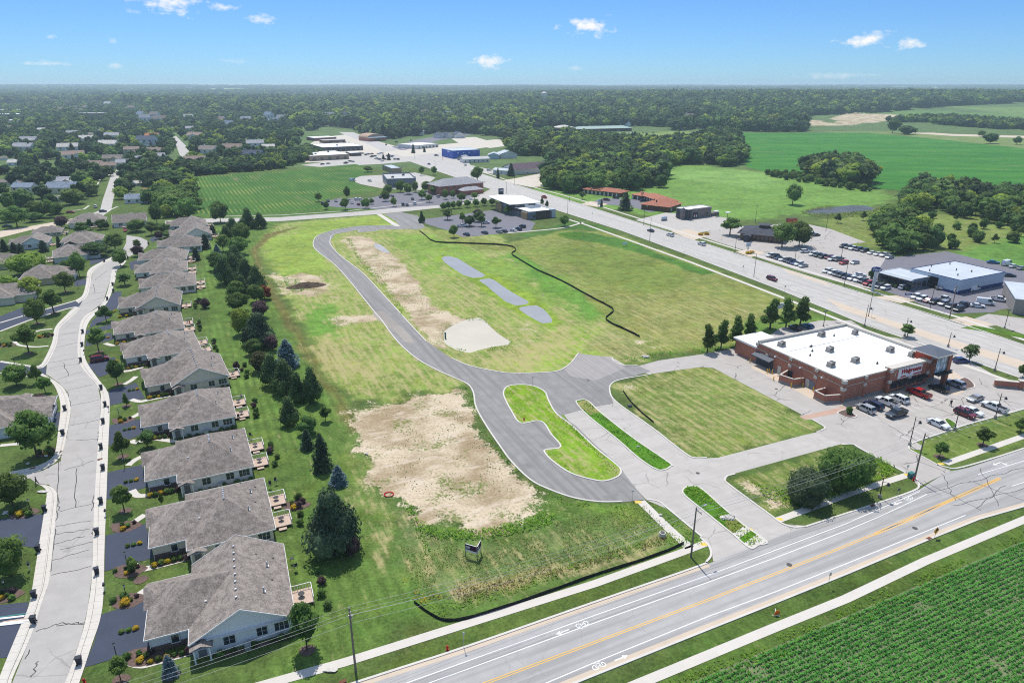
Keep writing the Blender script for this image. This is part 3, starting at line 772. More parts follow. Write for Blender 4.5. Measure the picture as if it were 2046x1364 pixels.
B2 = ext(GP([(1007,362),(1265,442),(1614,552),(1780,604),(1901,641),(2046,690)]),0,60)
along(A2,4.2,3,9,.14); along(B2,-3.8,3,9,.14); along(A2[1:],8.0,2.5,6,.13)
for P_,o_ in ((art_n,-1),(art_f,1)): kerb(P_,out=o_,sm=False,w=.5)
walk([(1130,437),(1170,449),(1240,474),(1380,524),(1562,594),(1730,660),(1890,716),(2046,772)],1.7,e=(0,90))
walk([(940,336),(1007,358),(1154,398),(1265,433),(1380,470),(1478,500),(1614,542),(1780,594),(1915,634),(2046,679)],1.6,e=(0,90))
walk([(1010,466),(1060,462),(1120,456),(1150,449),(1166,444)],1.6,sm=True)
for a,b,c,d in (((1560,535),(1645,561),(1665,574),(1575,545)),((1745,593),(1800,606),(1830,600),(1790,590)),((1895,639),(1946,656),(1985,648),(1930,632)),((1340,462),(1385,480),(1420,470),(1375,458)),((1470,503),(1500,514),(1530,505),(1500,497)),((1160,408),(1195,414),(1215,408),(1180,402))):
 surface('driveway_mouth',[a,b,c,d],.036,M_TAN)
 # ---- cross street in the distance and its side roads
cross_p = [(330,441),(404,437),(560,434),(700,424),(756,419),(883,406),(950,392),(985,376),(1010,366)]
cross_q = [(1040,385),(990,398),(893,414),(756,428),(700,432),(560,442),(404,445),(330,449)]
surface('cross_street',cross_p + cross_q,.026,M_CONC)
walk([(420,433),(560,430),(700,421),(850,404)],1.2)
surface('lawn_path',[(752,428),(762,428),(800,452),(788,452)],.04,M_SIDE)
surface('access_street',[(766,428),(800,424),(835,431),(850,455),(830,459),(800,453),(790,441)],.03,M_NEW)
surface('side_street',[(200,420),(205,400),(222,350),(235,338),(250,342),(238,352),(232,372),(222,420),(200,435),(172,432)],.03,M_CONC)
surface('side_street',[(365,325),(373,330),(380,312),(375,295),(352,272),(346,274),(354,296),(360,312)],.03,M_CONC)
surface('side_street',[(0,462),(60,452),(130,440),(172,430),(182,434),(135,447),(60,460),(0,475)],.03,M_TAN)
walk([(192,373),(200,357),(225,347)],1.4); walk([(212,423),(225,417),(235,413)],1.2); walk([(146,421),(168,418),(178,411)],1.2)
# ---- residential street in the lower left
res_l_in = [(20,1375),(60,1275),(86,1195),(100,1147),(106,1076),(114,1010),(116,988),(118,960),(122,915),(129,880),(133,875),(141,830),(139,808),(133,781),(118,765),(100,752),(92,748),(94,727),(105,685),(119,645),(140,620),(166,600),(178,580),(181,566),(186,541),(205,527),(228,514)]
res_r_in = [(243,520),(236,532),(224,541),(221,557),(206,604),(168,633),(158,660),(155,705),(164,734),(196,773),(202,802),(198,855),(193,930),(188,1017),(184,1147),(176,1211),(162,1273),(130,1364),(124,1380)]
surface('residential_street',res_l_in + [(245,500),(252,485),(253,470),(280,474),(293,480),(298,487),(290,497),(268,508)] + res_r_in,.03,M_RES)
res_r_out = [(253,522),(243,533),(233,541),(231,557),(215,604),(180,640),(170,672),(169,708),(176,728),(196,757),(217,787),(219,836),(217,880),(212,1017),(209,1097),(205,1214),(182,1293),(155,1375)]
res_l_out_low = [(-5,1375),(0,1351),(35,1265),(59,1207),(69,1147),(92,1001),(94,985),(88,974),(74,967)]
res_l_out_mid = [(0,947),(40,939),(78,930),(97,920),(110,905),(117,855),(121,808),(110,773),(95,757),(80,750)]
res_l_out_up = [(57,730),(72,731),(84,726),(104,685),(110,655),(132,630),(153,613)]
res_l_out_top = [(150,601),(165,590),(172,566),(176,541),(196,527),(221,515),(232,505)]
def verge(outl,inl,z=.045):
 """kerb, gutter and narrow walk between lawn and street, poured in slabs"""
 A,B = smooth(GP(outl),4),smooth(GP(inl),4)
 mb = MB()
 def resample(P,n):
  P = [Vector(p) for p in P]; L = [0]
  for a,b in zip(P[:-1],P[1:]): L.append(L[-1] + (b - a).length)
  out = []
  for i in range(n):
   s = L[-1] * i / (n - 1); j = 0
   while j < len(L) - 2 and L[j + 1] < s: j += 1
   t = (s - L[j]) / max(L[j + 1] - L[j],1e-6); out.append(P[j].lerp(P[j + 1],t))
  return out
 n = max(6,int(sum((Vector(a) - Vector(b)).length for a,b in zip(A[:-1],A[1:])) / 1.5))
 A,B = resample(A,n),resample(B,n)
 for i in range(n - 1):
  for f0,f1,zz in ((0,.60,z + .07),(.615,.70,z + .10),(.712,1,z)):
   g = .007
   a,b = A[i].lerp(A[i + 1],g),A[i].lerp(A[i + 1],1 - g); c,d = B[i].lerp(B[i + 1],g),B[i].lerp(B[i + 1],1 - g)
   q = [a.lerp(c,f0),b.lerp(d,f0),b.lerp(d,f1),a.lerp(c,f1)]
   mb.face([(p.x,p.y,zz) for p in q])
   mb.face([(q[2].x,q[2].y,0),(q[3].x,q[3].y,0),(q[3].x,q[3].y,zz),(q[2].x,q[2].y,zz)])
 return tag(mb.build('kerb_and_walk',M_SIDE),kind='structure')
verge(res_r_out,res_r_in)
verge(res_l_out_low,[(20,1375),(26,1351),(60,1275),(86,1195),(100,1147),(114,1000),(112,982),(98,970),(74,967)])
verge(res_l_out_mid,[(0,957),(42,949),(86,938),(112,922),(124,905),(133,870),(141,816),(131,781),(112,762),(85,746)])
verge(res_l_out_up,[(57,733),(74,736),(93,729),(113,688),(119,656),(140,636),(160,617)])
verge(res_l_out_top,[(157,606),(174,592),(181,566),(186,543),(205,529),(229,517),(240,507)])
# joining side streets on the left
surface('side_street',[(0,957),(42,949),(86,940),(121,921),(117,990),(112,982),(98,968),(74,966),(60,955),(0,972)],.034,M_RES)
surface('side_street',[(0,722),(57,732),(92,729),(92,749),(80,750),(57,746),(0,742)],.034,M_DRIVE)
surface('side_street',[(0,646),(80,622),(150,602),(172,590),(158,613),(130,618),(55,640),(0,662)],.034,M_DRIVE)
walk([(0,645),(80,621),(150,601)],.9); walk([(0,662),(55,641),(130,618),(152,613)],.9)
walk([(0,722),(57,731)],.9)
walk([(0,744),(20,748),(57,752),(70,748)],.7)
# tar lines sealing the cracks
def wig(a,b,k=.35,n=9,seed=0):
 r = random.Random(seed); A,B = Vector(G(*a)),Vector(G(*b)); out = []
 for i in range(n + 1):
  p = A.lerp(B,i / n)
  if 0 < i < n: p += Vector((r.uniform(-k,k),r.uniform(-k,k)))
  out.append(tuple(p))
 return smooth(out,3)
TAR = [((119,880),(114,990)),((116,990),(118,1020)),((113,1020),(102,1140)),((101,1140),(86,1190)),((86,1190),(68,1200)),((119,1022),(190,1004)),((110,1052),(182,1040)),((154,935),(151,1013)),((128,940),(188,920)),((113,1067),(180,1056)),((107,1087),(170,1070)),((120,1098),(185,1083)),((103,1120),(178,1098)),((103,1149),(182,1131)),((72,1262),(125,1243)),((125,1243),(170,1246)),((112,1250),(170,1243)),((150,880),(201,876)),((141,850),(200,838)),((144,810),(201,798)),((134,780),(186,768)),((115,758),(165,742)),((127,725),(137,751)),((96,725),(150,716)),((100,735),(160,727)),((112,694),(158,684)),((120,668),(162,664)),((134,782),(142,812)),((196,880),(199,860)),((160,610),(212,592)),((172,589),(206,584)),((190,560),(215,540)),((77,1320),(63,1352)),((59,1297),(50,1316)),((183,1020),(188,990)),((186,1052),(184,1068))]
mb = MB()
for i,(a,b) in enumerate(TAR): band(mb,wig(a,b,.22,8,i),-.07,.07,.036,.038)
tag(mb.build('crack_sealant',M_TAR),kind='structure')
mb = MB()
for i,(a,b) in enumerate([((1850,985),(2046,935)),((1845,960),(1960,1020)),((1900,1010),(2046,975)),((1935,960),(2046,1000)),((1880,945),(1910,1000)),((1960,935),(1995,1010)),((1950,1015),(2010,970))]): band(mb,wig(a,b,.3,9,50 + i),-.05,.05,.038,.040)
tag(mb.build('crack_sealant',M_TAR),kind='structure')
# driveways and front walks of the houses on the right of the street
DRIVES = [[(203,1227),(291,1198),(310,1300),(247,1310),(168,1333),(188,1283)],[(211,1070),(292,1046),(306,1115),(260,1126),(209,1141)],[(215,944),(284,928),(296,972),(213,998)],[(218,850),(284,836),(292,866),(217,891)],[(217,781),(272,764),(290,796),(219,810)],[(173,726),(228,713),(244,737),(198,754)],[(172,679),(221,664),(228,678),(171,692)],[(171,660),(222,648),(224,656),(170,668)],[(210,608),(228,583),(243,582),(240,612),(190,636),(180,648)],[(184,640),(222,622),(224,632),(178,656)],[(258,525),(285,514),(296,520),(262,541)],[(150,560),(176,557),(172,570),(148,572)],[(180,520),(222,512),(200,524),(180,530)],[(298,478),(320,466),(330,472),(304,484)],[(0,1208),(58,1202),(43,1262),(22,1312),(0,1314)],[(0,1037),(91,1025),(79,1096),(0,1082)],[(96,828),(120,822),(117,860),(104,866)],[(0,632),(50,612),(52,628),(0,648)]]
for d in DRIVES: surface('driveway',d,.04,M_DRIVE)
WALKS = [[(246,1309),(262,1322),(285,1327),(310,1322),(388,1300)],[(262,1126),(280,1135),(300,1134),(382,1113)],[(264,979),(275,990),(300,988),(360,976)],[(262,880),(275,884),(300,876),(350,882)],[(262,798),(280,802),(300,798),(340,790)],[(246,742),(262,740),(286,733)],[(210,686),(225,690),(238,688)],[(256,1052),(272,1040),(290,1028)],[(256,930),(268,920),(283,912)],[(258,1206),(275,1190),(292,1178)],[(250,838),(268,832),(280,825)],[(248,768),(262,760),(272,752)]]
for w_ in WALKS: walk(w_,1.3,z=.056,sm=True)
walk([(105,657),(80,660),(60,668),(45,677),(30,680)],1.0,sm=True); walk([(97,691),(70,693),(40,690),(28,682)],.9,sm=True); walk([(0,890),(20,888),(45,886)],1.2,sm=True); walk([(5,1025),(20,1023),(28,1030)],1.2,sm=True)
# ---- car parks and yards further off
surface('car_park',[(1497,509),(1565,500),(1679,487),(1800,521),(1760,560),(1790,585),(1700,570),(1600,542)],.028,M_LOT)
surface('car_park',[(1770,516),(1890,502),(2046,541),(2300,600),(2300,640),(2100,610),(2000,618),(1985,624),(1882,627),(1850,612),(1800,592),(1720,566),(1745,555)],.03,M_LOTD)
surface('car_park',[(1920,646),(1975,627),(2046,636),(2300,690),(2200,712),(2046,668),(1990,650),(1960,654)],.028,M_LOT)
surface('turf_strip',[(1920,655),(1945,650),(2046,668),(2300,735),(2300,745),(2046,676)],.045,M_VERGE)
surface('car_park',[(1395,470),(1440,455),(1600,445),(1660,458),(1730,484),(1665,492),(1560,503),(1500,504),(1440,486)],.028,M_LOT)
surface('car_park',[(1270,440),(1330,425),(1430,432),(1480,440),(1440,458),(1390,466),(1370,470),(1330,458)],.028,M_CONC)
surface('car_park',[(1172,407),(1205,396),(1260,398),(1316,404),(1330,420),(1300,424),(1255,412),(1200,408)],.028,M_LOTD)
surface('car_park',[(838,439),(880,434),(925,428),(985,420),(1038,434),(1070,445),(1060,462),(1010,466),(925,474),(900,462),(850,447)],.028,M_LOTD)
surface('car_park',[(640,405),(680,396),(740,396),(770,388),(880,378),(930,378),(960,392),(880,410),(760,418),(700,416),(650,412)],.028,M_LOTD)
surface('car_park',[(700,360),(720,352),(760,350),(830,345),(870,355),(840,380),(760,376),(720,368)],.028,M_CONC)
surface('car_park',[(600,330),(640,325),(720,310),(790,308),(830,322),(760,328),(640,334)],.028,M_CONC)
surface('yard',[(600,300),(640,275),(700,268),(790,292),(830,296),(900,300),(860,310),(790,314),(700,322),(610,325)],.026,M_GRAV)
surface('yard',[(780,298),(870,290),(1000,278),(1010,290),(930,300),(850,312),(800,304)],.026,M_GRAV)
surface('yard',[(900,276),(950,274),(1010,292),(980,296),(920,288)],.03,M_GRAV)
surface('car_park',[(830,310),(880,305),(930,318),(940,330),(985,340),(1010,350),(960,345),(900,330)],.03,M_CONC)
surface('yard',[(1000,362),(1090,345),(1110,352),(1100,372),(1060,374)],.028,M_GRAV)
surface('arterial_road',[(660,257),(700,262),(760,285),(800,300),(766,304),(740,290),(690,270)],.034,M_ART)
surface('arterial_road',[(760,300),(830,280),(900,268),(960,262),(960,266),(880,280),(810,300)],.03,M_LOTD)
surface('arterial_road',[(1610,257),(1690,256),(1760,258),(1900,268),(2046,272),(2400,284),(2400,290),(2046,276),(1900,272),(1760,262),(1690,260)],.05,M_TAN)
surface('car_park',[(1100,262),(1130,262),(1330,258),(1330,262),(1230,268),(1100,272)],.04,M_GRAV)
# water
M_MUD = mat('muddy water',srgb(212,204,186,.78),.5,.04,.1,spec=.12)
M_POND = mat('grey pond water',srgb(168,168,168,.78),.3,.06,.1,spec=.15)
M_DARKW = mat('dark pond water',srgb(108,112,112,.6),.4,.3,.12,spec=.12)
M_PUD = mat('puddle mud',srgb(190,182,172,.8),.3,.1,.3)
for nm,poly,k in POND_W:
 surface('pond',offset(smooth(poly,4,True)[::-1],-.6,True) if k == 'none' else smooth(poly,4,True),-.34,{'mud': M_MUD,'pond': M_POND,'dark': M_DARKW}[k],True)
surface('puddle',smooth(GP([(748,488),(758,488),(770,496),(778,505),(765,503),(750,495)]),4,True),.02,M_PUD,True)
# crop fields
def field_mat(name,c1,c2,ang,period,contrast,gap=(.2,.2,.1),gapw=.0):
 m,n,l,b = new_mat(name)
 p = n_pos(n); r = n_map(n,l,p,(1,1,1),-ang)
 sx = n.new('ShaderNodeSeparateXYZ'); l.new(r,sx.inputs[0])
 ph = n_math(n,l,'ADD',n_math(n,l,'MULTIPLY',sx.outputs[1],2 * math.pi / period),n_math(n,l,'MULTIPLY',n_noise(n,l,p,.06,2),3.0))
 s = n_math(n,l,'SINE',ph)
 c = n_mix(n,l,n_range(n,l,n_noise(n,l,n_map(n,l,r,(.006,.03,1)),1.0,4,.6),.34,.66),c1,c2)
 c = n_mix(n,l,n_range(n,l,n_noise(n,l,n_map(n,l,r,(.03,.3,1)),1.0,4,.7),.3,.7,.3,0),c,tuple(x * .55 for x in c1))
 c = n_mix(n,l,n_range(n,l,s,-1,1,contrast,0),c,tuple(x * .42 for x in c1))
 if gapw:
  g = n_math(n,l,'MULTIPLY',n_range(n,l,s,.1,.8),n_range(n,l,n_noise(n,l,p,.035,4,.6),.48,.64,0,gapw))
  c = n_mix(n,l,g,c,gap)
  c = n_mix(n,l,n_range(n,l,n_noise(n,l,n_map(n,l,r,(.008,.05,1)),1.7,4,.6),.6,.74,0,.7),c,srgb(140,130,92,.8))
 l.new(c,b.inputs['Base Color']); b.inputs['Roughness'].default_value = .9; b.inputs['Specular IOR Level'].default_value = .15
 n_bump(n,l,b,n_noise(n,l,p,1.2,4,.7),.7,.4)
 return m
p0,p1 = G(438,388),G(463,426)
ang_f = math.atan2(p1[1] - p0[1],p1[0] - p0[0])
surface('crop_field',[(378,354),(470,348),(560,343),(640,334),(710,328),(740,336),(742,346),(702,358),(718,370),(760,380),(740,385),(680,390),(640,402),(640,418),(520,426),(440,430),(386,424),(392,400)],.03,field_mat('patchy bean rows',srgb(70,116,40,.8),srgb(96,136,50,.8),ang_f,2.6,.42,srgb(160,160,80,.8),.6))
surface('crop_field',[(1395,262),(1500,256),(1612,259),(1690,262),(1780,270),(1900,281),(2046,297),(2500,330),(2500,430),(2046,394),(1960,390),(1860,384),(1760,378),(1745,374),(1640,356),(1535,345),(1492,334),(1480,310),(1450,286)],.04,field_mat('dense green bean field',srgb(58,124,38,.8),srgb(76,142,46,.8),R(-8),6.0,.12,srgb(150,190,60,.8),.25))
# ================================================================== PLANTS
def leaf_mat(name,col,col2,rnd=.35,trans=.42):
 m,n,l,b = new_mat(name)
 p = n_pos(n,True)
 oi = n.new('ShaderNodeObjectInfo').outputs['Random']
 f = n_math(n,l,'ADD',n_math(n,l,'MULTIPLY',n_noise(n,l,p,.55,2),.6),n_math(n,l,'MULTIPLY',n_noise(n,l,p,2.6,3,.7),.4))
 c = n_mix(n,l,n_range(n,l,f,.38,.62),col,col2)
 hs = n.new('ShaderNodeHueSaturation')
 l.new(c,hs.inputs['Color'])
 l.new(n_math(n,l,'ADD',n_math(n,l,'MULTIPLY',oi,.035),.483),hs.inputs['Hue'])
 r2 = n_math(n,l,'FRACT',n_math(n,l,'MULTIPLY',oi,7.31))
 l.new(n_math(n,l,'ADD',n_math(n,l,'MULTIPLY',r2,2 * rnd),1 - rnd),hs.inputs['Value'])
 l.new(hs.outputs[0],b.inputs['Base Color'])
 b.inputs['Roughness'].default_value = .75; b.inputs['Specular IOR Level'].default_value = .18
 tr = n.new('ShaderNodeBsdfTranslucent'); l.new(hs.outputs[0],tr.inputs['Color'])
 mx = n.new('ShaderNodeMixShader'); mx.inputs[0].default_value = trans
 l.new(b.outputs[0],mx.inputs[1]); l.new(tr.outputs[0],mx.inputs[2])
 l.new(mx.outputs[0],n['Material Output'].inputs['Surface'])
 return m
L_DEC = leaf_mat('broadleaf foliage',srgb(80,114,50,.85),srgb(140,168,88,.85),.32)
L_YEL = leaf_mat('yellow green foliage',srgb(142,166,62,.85),srgb(178,198,88,.85),.2)
L_DRK = leaf_mat('dark broadleaf foliage',srgb(66,98,50,.85),srgb(120,150,80,.85),.28)
L_PUR = leaf_mat('purple foliage',srgb(84,66,70,.85),srgb(118,94,96,.85),.25)
L_PINE = leaf_mat('pine needles',srgb(64,90,54,.8),srgb(118,144,86,.8),.2,.2)
L_SPR = leaf_mat('spruce needles',srgb(54,76,56,.8),srgb(104,128,92,.8),.2,.2)
L_BLU = leaf_mat('blue spruce needles',srgb(96,120,124,.85),srgb(142,164,170,.85),.15,.2)
L_BRZ = leaf_mat('bronze foliage',srgb(92,92,56,.8),srgb(116,112,72,.8),.2)
L_RED = leaf_mat('rust red foliage',srgb(140,66,44,.8),srgb(160,88,60,.8),.15)
L_WEED = leaf_mat('lush weeds',srgb(104,158,44,.85),srgb(150,196,70,.85),.1)
L_MEAD = leaf_mat('meadow grass',srgb(124,150,66,.85),srgb(176,178,112,.85),.1)
L_DRY = leaf_mat('dry stalks',srgb(150,132,86,.8),srgb(186,166,118,.8),.1)
L_BEAN = leaf_mat('bean leaves',srgb(78,150,58,.85),srgb(124,192,86,.85),.1)
L_FLOW = leaf_mat('yellow flowers',srgb(214,184,50,.8),srgb(236,206,70,.8),.1)
L_GREY = leaf_mat('grey green foliage',srgb(74,96,66,.8),srgb(110,128,92,.8),.15)
M_BARK = mat('tree bark',srgb(92,78,66,.8),.95,.3,3,obj=True)
M_MULCH = bpy.data.materials['bark mulch']
def quads_mesh(name,co,m,mi=None,extra=None):
 """mesh of loose leaf quads from an (n,4,3) array, plus the faces of an optional solid core"""
 n = len(co); v = co.reshape(-1,3)
 f = np.arange(n * 4,dtype=np.int32)
 starts = np.arange(0,n * 4,4,dtype=np.int32)
 if extra is not None:
  ev,ef = extra
  off = len(v); v = np.concatenate([v,ev]); f = np.concatenate([f,(ef + off).ravel()]).astype(np.int32)
  starts = np.arange(0,len(f),4,dtype=np.int32)
 me = bpy.data.meshes.new(name)
 me.vertices.add(len(v)); me.vertices.foreach_set('co',v.astype(np.float32).ravel())
 me.loops.add(len(f)); me.loops.foreach_set('vertex_index',f)
 me.polygons.add(len(starts)); me.polygons.foreach_set('loop_start',starts)
 me.update(calc_edges=True); me.materials.append(m)
 return me
def leaf_quads(P,N,size,r,asp=1.0):
 """leaf sprays at points P facing roughly N"""
 n = len(P)
 a = r.normal(size=(n,3)); a -= (a * N).sum(1)[:,None] * N; a /= np.linalg.norm(a,axis=1)[:,None] + 1e-9
 b = np.cross(N,a)
 s = (size * r.uniform(.6,1.35,n))[:,None]
 bend = N * s * .25
 return np.stack([P - a * s * asp - bend,P - b * s * .55,P + a * s * asp - bend,P + b * s * .55 + bend * .5],1)
def uvball(c,rad,nu=8,nv=5,jit=.12,r=None):
 ph = np.linspace(0,math.pi,nv + 1); th = np.linspace(0,2 * math.pi,nu,endpoint=False)
 v = []
 for p in ph:
  for t in th:
   w = 1 + (r.uniform(-jit,jit) if r is not None else 0)
   v.append((c[0] + rad[0] * w * math.sin(p) * math.cos(t),c[1] + rad[1] * w * math.sin(p) * math.sin(t),c[2] - rad[2] * w * math.cos(p)))
 f = []
 for i in range(nv):
  for j in range(nu):
   a,b = i * nu + j,i * nu + (j + 1) % nu
   f.append((a,b,b + nu,a + nu))
 return np.array(v),np.array(f)
def crown_dec(name,m,seed,h0=.22,wid=.36,lobes=9,n=900,size=.045,shape='round',core=True):
 """broadleaf crown for a tree 1 m tall: several leafy lobes with gaps between them"""
 r = np.random.default_rng(seed)
 L = []
 ch = (1 - h0)
 for i in range(lobes):
  t = (i + .5) / lobes
  z = h0 + ch * (.16 + .68 * t)
  prof = {'round': math.sin(math.pi * min(.93,.16 + .74 * t)) ** .7,'oval': math.sin(math.pi * min(.95,.12 + .84 * t)) ** .8,'cone': (1.08 - t) ** .72,'vase': .45 + .55 * math.sin(math.pi * min(.85,t * .85))}[shape]
  ang = i * 2.399 + r.uniform(-.4,.4)
  d = wid * prof * r.uniform(.30,.62)
  rr = wid * prof * r.uniform(.5,.72)
  L.append((d * math.cos(ang),d * math.sin(ang),z + r.uniform(-.04,.04),rr,rr,min(rr * .85,(1 - z) * .95 + .02,(z - h0) * 1.1 + .05)))
 L.append((0,0,h0 + ch * .5,wid * .55,wid * .55,ch * .42)); L.append((r.uniform(-.05,.05),r.uniform(-.05,.05),1 - ch * .2,wid * .4,wid * .4,ch * .2))
 L = np.array(L)
 w = L[:,3] ** 2; w /= w.sum()
 k = r.choice(len(L),n,p=w)
 d = r.normal(size=(n,3)); d /= np.linalg.norm(d,axis=1)[:,None]
 d[:,2] = np.where(r.random(n) < .65,np.abs(d[:,2]),d[:,2])
 rad = L[k,3:6] * (r.uniform(.82,1.08,n))[:,None]
 Pp = L[k,:3] + d * rad
 N = d + r.normal(scale=.5,size=(n,3)); N[:,2] += .35; N /= np.linalg.norm(N,axis=1)[:,None]
 co = leaf_quads(Pp,N,size,r)
 ex = None
 if core:
  V,F,o = [],[],0
  for q in L:
   v,f = uvball(q[:3],q[3:6] * .8,7,4,.15,r); V.append(v); F.append(f + o); o += len(v)
  ex = (np.concatenate(V),np.concatenate(F))
 return quads_mesh(name,co,m,extra=ex)
def crown_con(name,m,seed,h0=.06,wid=.24,n=900,size=.05,power=.9,droop=.35,open_=.0):
 """evergreen crown for a tree 1 m tall: whorls of drooping boughs"""
 r = np.random.default_rng(seed)
 tiers = 15
 z = r.random(n) ** 1.35
 z = np.clip((np.floor(z * tiers) + r.uniform(.0,.8,n)) / tiers,0,1)
 bo = r.integers(0,11,n); th = bo * 2 * math.pi / 11 + np.floor(z * tiers) * 1.7 + r.normal(scale=.2,size=n)
 R0 = wid * ((1 - z) ** power * .96 + .03)
 fr = 1 - np.abs(r.normal(scale=.22 + open_,size=n)); fr = np.clip(fr,.15,1.12)
 rad = R0 * fr * (1 + .30 * np.sin(bo * 2.7 + np.floor(z * tiers) * 5.1))
 Pp = np.stack([rad * np.cos(th),rad * np.sin(th),h0 + (1 - h0) * z - droop * rad * .5 + r.normal(scale=.008,size=n)],1)
 N = np.stack([np.cos(th) * .55,np.sin(th) * .55,np.full(n,.8)],1) + r.normal(scale=.38,size=(n,3)); N /= np.linalg.norm(N,axis=1)[:,None]
 co = leaf_quads(Pp,N,size,r,1.25)
 vs2,fs2 = [],[]
 for i,(zz,q) in enumerate(((h0 + .02,.5),(.3,.46),(.55,.27),(.8,.1),(.97,.015))):
  for j in range(8):
   t = j * math.pi / 4; w = r.uniform(.85,1.1)
   vs2.append((wid * q * w * math.cos(t),wid * q * w * math.sin(t),zz))
 for i in range(4):
  for j in range(8):
   a,b = i * 8 + j,i * 8 + (j + 1) % 8; fs2.append((a,b,b + 8,a + 8))
 return quads_mesh(name,co,m,extra=(np.array(vs2),np.array(fs2)))
def trunk_mesh(seed,h0,fork=True,r0=.022):
 r = random.Random(seed); mb = MB()
 mb.tube((0,0,-.02),(0,0,h0 + .1),r0,r0 * .7,6,False)
 mb.tube((0,0,h0 + .1),(r.uniform(-.02,.02),r.uniform(-.02,.02),.85),r0 * .7,r0 * .15,5,False)
 if fork:
  for i in range(5):
   a = i * 1.26 + r.uniform(-.3,.3); z = h0 + .04 + .06 * i
   mb.tube((0,0,z),(.18 * math.cos(a),.18 * math.sin(a),z + .22),r0 * .45,r0 * .12,4,False)
 return mb.mesh('trunk',M_BARK)
TREE = {}
def proto(kind,name,cat,crown,trunk): TREE[kind] = (name,cat,crown,trunk)
T1,T2,T3 = trunk_mesh(1,.22),trunk_mesh(2,.2),trunk_mesh(3,.08,False,.018)
for i in range(3):
 proto('dec%d' % i,'shade_tree','tree',crown_dec('crown',L_DEC,20 + i,.2 - .03 * i,.40 + .05 * i,9 + i,1500,.036,('round','oval','round')[i]),T1)
 proto('drk%d' % i,'shade_tree','tree',crown_dec('crown',L_DRK,30 + i,.12,.46 + .06 * i,10,1300,.04,'round'),T1)
 proto('pine%d' % i,'pine_tree','tree',crown_dec('crown',L_PINE,40 + i,.04,.46 + .03 * i,15,2200,.036,'cone'),T3)
 proto('spr%d' % i,'spruce_tree','tree',crown_con('crown',L_SPR,50 + i,.03,.30 + .03 * i,1700,.042,.62,.45,.03),T3)
 proto('yng%d' % i,'young_tree','tree',crown_dec('crown',L_DEC,60 + i,.28,.30 + .03 * i,8,1000,.042,('oval','cone','oval')[i]),T1)
 proto('far%d' % i,'shade_tree','tree',crown_dec('crown',L_DRK if i == 1 else L_DEC,70 + i,.06,.5 + .04 * i,9,330,.078,'round'),T2)
proto('yel','shade_tree','tree',crown_dec('crown',L_YEL,80,.14,.62,12,1500,.042,'round'),T1)
proto('fyl','shade_tree','tree',crown_dec('crown',L_YEL,81,.08,.52,9,380,.075,'round'),T2)
proto('pur','plum_tree','tree',crown_dec('crown',L_PUR,82,.12,.50,9,1100,.045,'round'),T1)
proto('brz','shade_tree','tree',crown_dec('crown',L_BRZ,83,.1,.50,9,1000,.05,'round'),T1)
proto('red','shrub','shrub',crown_dec('crown',L_RED,84,.05,.5,7,500,.07,'round'),T2)
proto('bsp','spruce_tree','tree',crown_dec('crown',L_SPR,97,.02,.5,20,3400,.032,'cone'),T3)
proto('blu','blue_spruce','tree',crown_con('crown',L_BLU,85,.03,.32,1500,.046,.7,.4,.03),T3)
proto('col','column_tree','tree',crown_dec('crown',L_DEC,86,.14,.22,9,900,.036,'cone'),T1)
proto('arb','arborvitae','shrub',crown_con('crown',L_SPR,87,.0,.26,1100,.045,.42,.1),T3)
proto('wil','willow_bush','shrub',crown_dec('crown',L_DEC,88,.02,.66,16,2600,.036,'vase'),T2)
proto('gry','olive_bush','shrub',crown_dec('crown',L_GREY,89,.02,.72,14,2200,.036,'round'),T2)
proto('shr','shrub','shrub',crown_dec('crown',L_DRK,90,.0,.62,7,420,.085,'round'),T2)
proto('shg','shrub','shrub',crown_dec('crown',L_DEC,91,.0,.62,7,420,.085,'round'),T2)
proto('shp','shrub','shrub',crown_dec('crown',L_PUR,92,.0,.62,7,420,.085,'round'),T2)
proto('shy','flower_clump','plant',crown_dec('crown',L_FLOW,93,.0,.7,6,260,.10,'round'),T2)
proto('sps','young_tree','tree',crown_dec('crown',L_DRK,94,.2,.34,7,700,.05,'vase',core=False),T1)
N_TREES = [0]
def plant(kind,u,v,h,label,group=None,w=None,xy=None,base=None):
 """stand a tree or shrub at a pixel of the ground; h is its height in metres"""
 nm,cat,crown,trunk = TREE[kind]
 x,y = xy if xy else G(u,v)
 z = float(terrain(x,y))
 N_TREES[0] += 1
 t = thing(nm,label,cat,(x,y,z),(N_TREES[0] * 2.399) % 6.28,group)
 sw = h if w is None else h * w
 t.scale = (sw,sw,h)
 add('trunk',trunk,t); add('crown',crown,t)
 return t
def tree_px(kind,u,v,vtop,label,group=None,wpx=None):
 """the same with the height and width read off the photograph"""
 h = height_of(u,v,vtop)
 w = None
 if wpx:
  nat = {'pur': 1.1,'blu': .62,'yel': 1.3,'wil': 1.35,'gry': 1.4}.get(kind)
  if nat is None:
   bx = np.empty(len(TREE[kind][2].vertices) * 3,np.float32); TREE[kind][2].vertices.foreach_get('co',bx)
   nat = float(np.ptp(bx[0::3]) * .94)
  w = (wpx / px_m(u,v)) / (nat * h)
 return plant(kind,u,v,h,label,group,w)
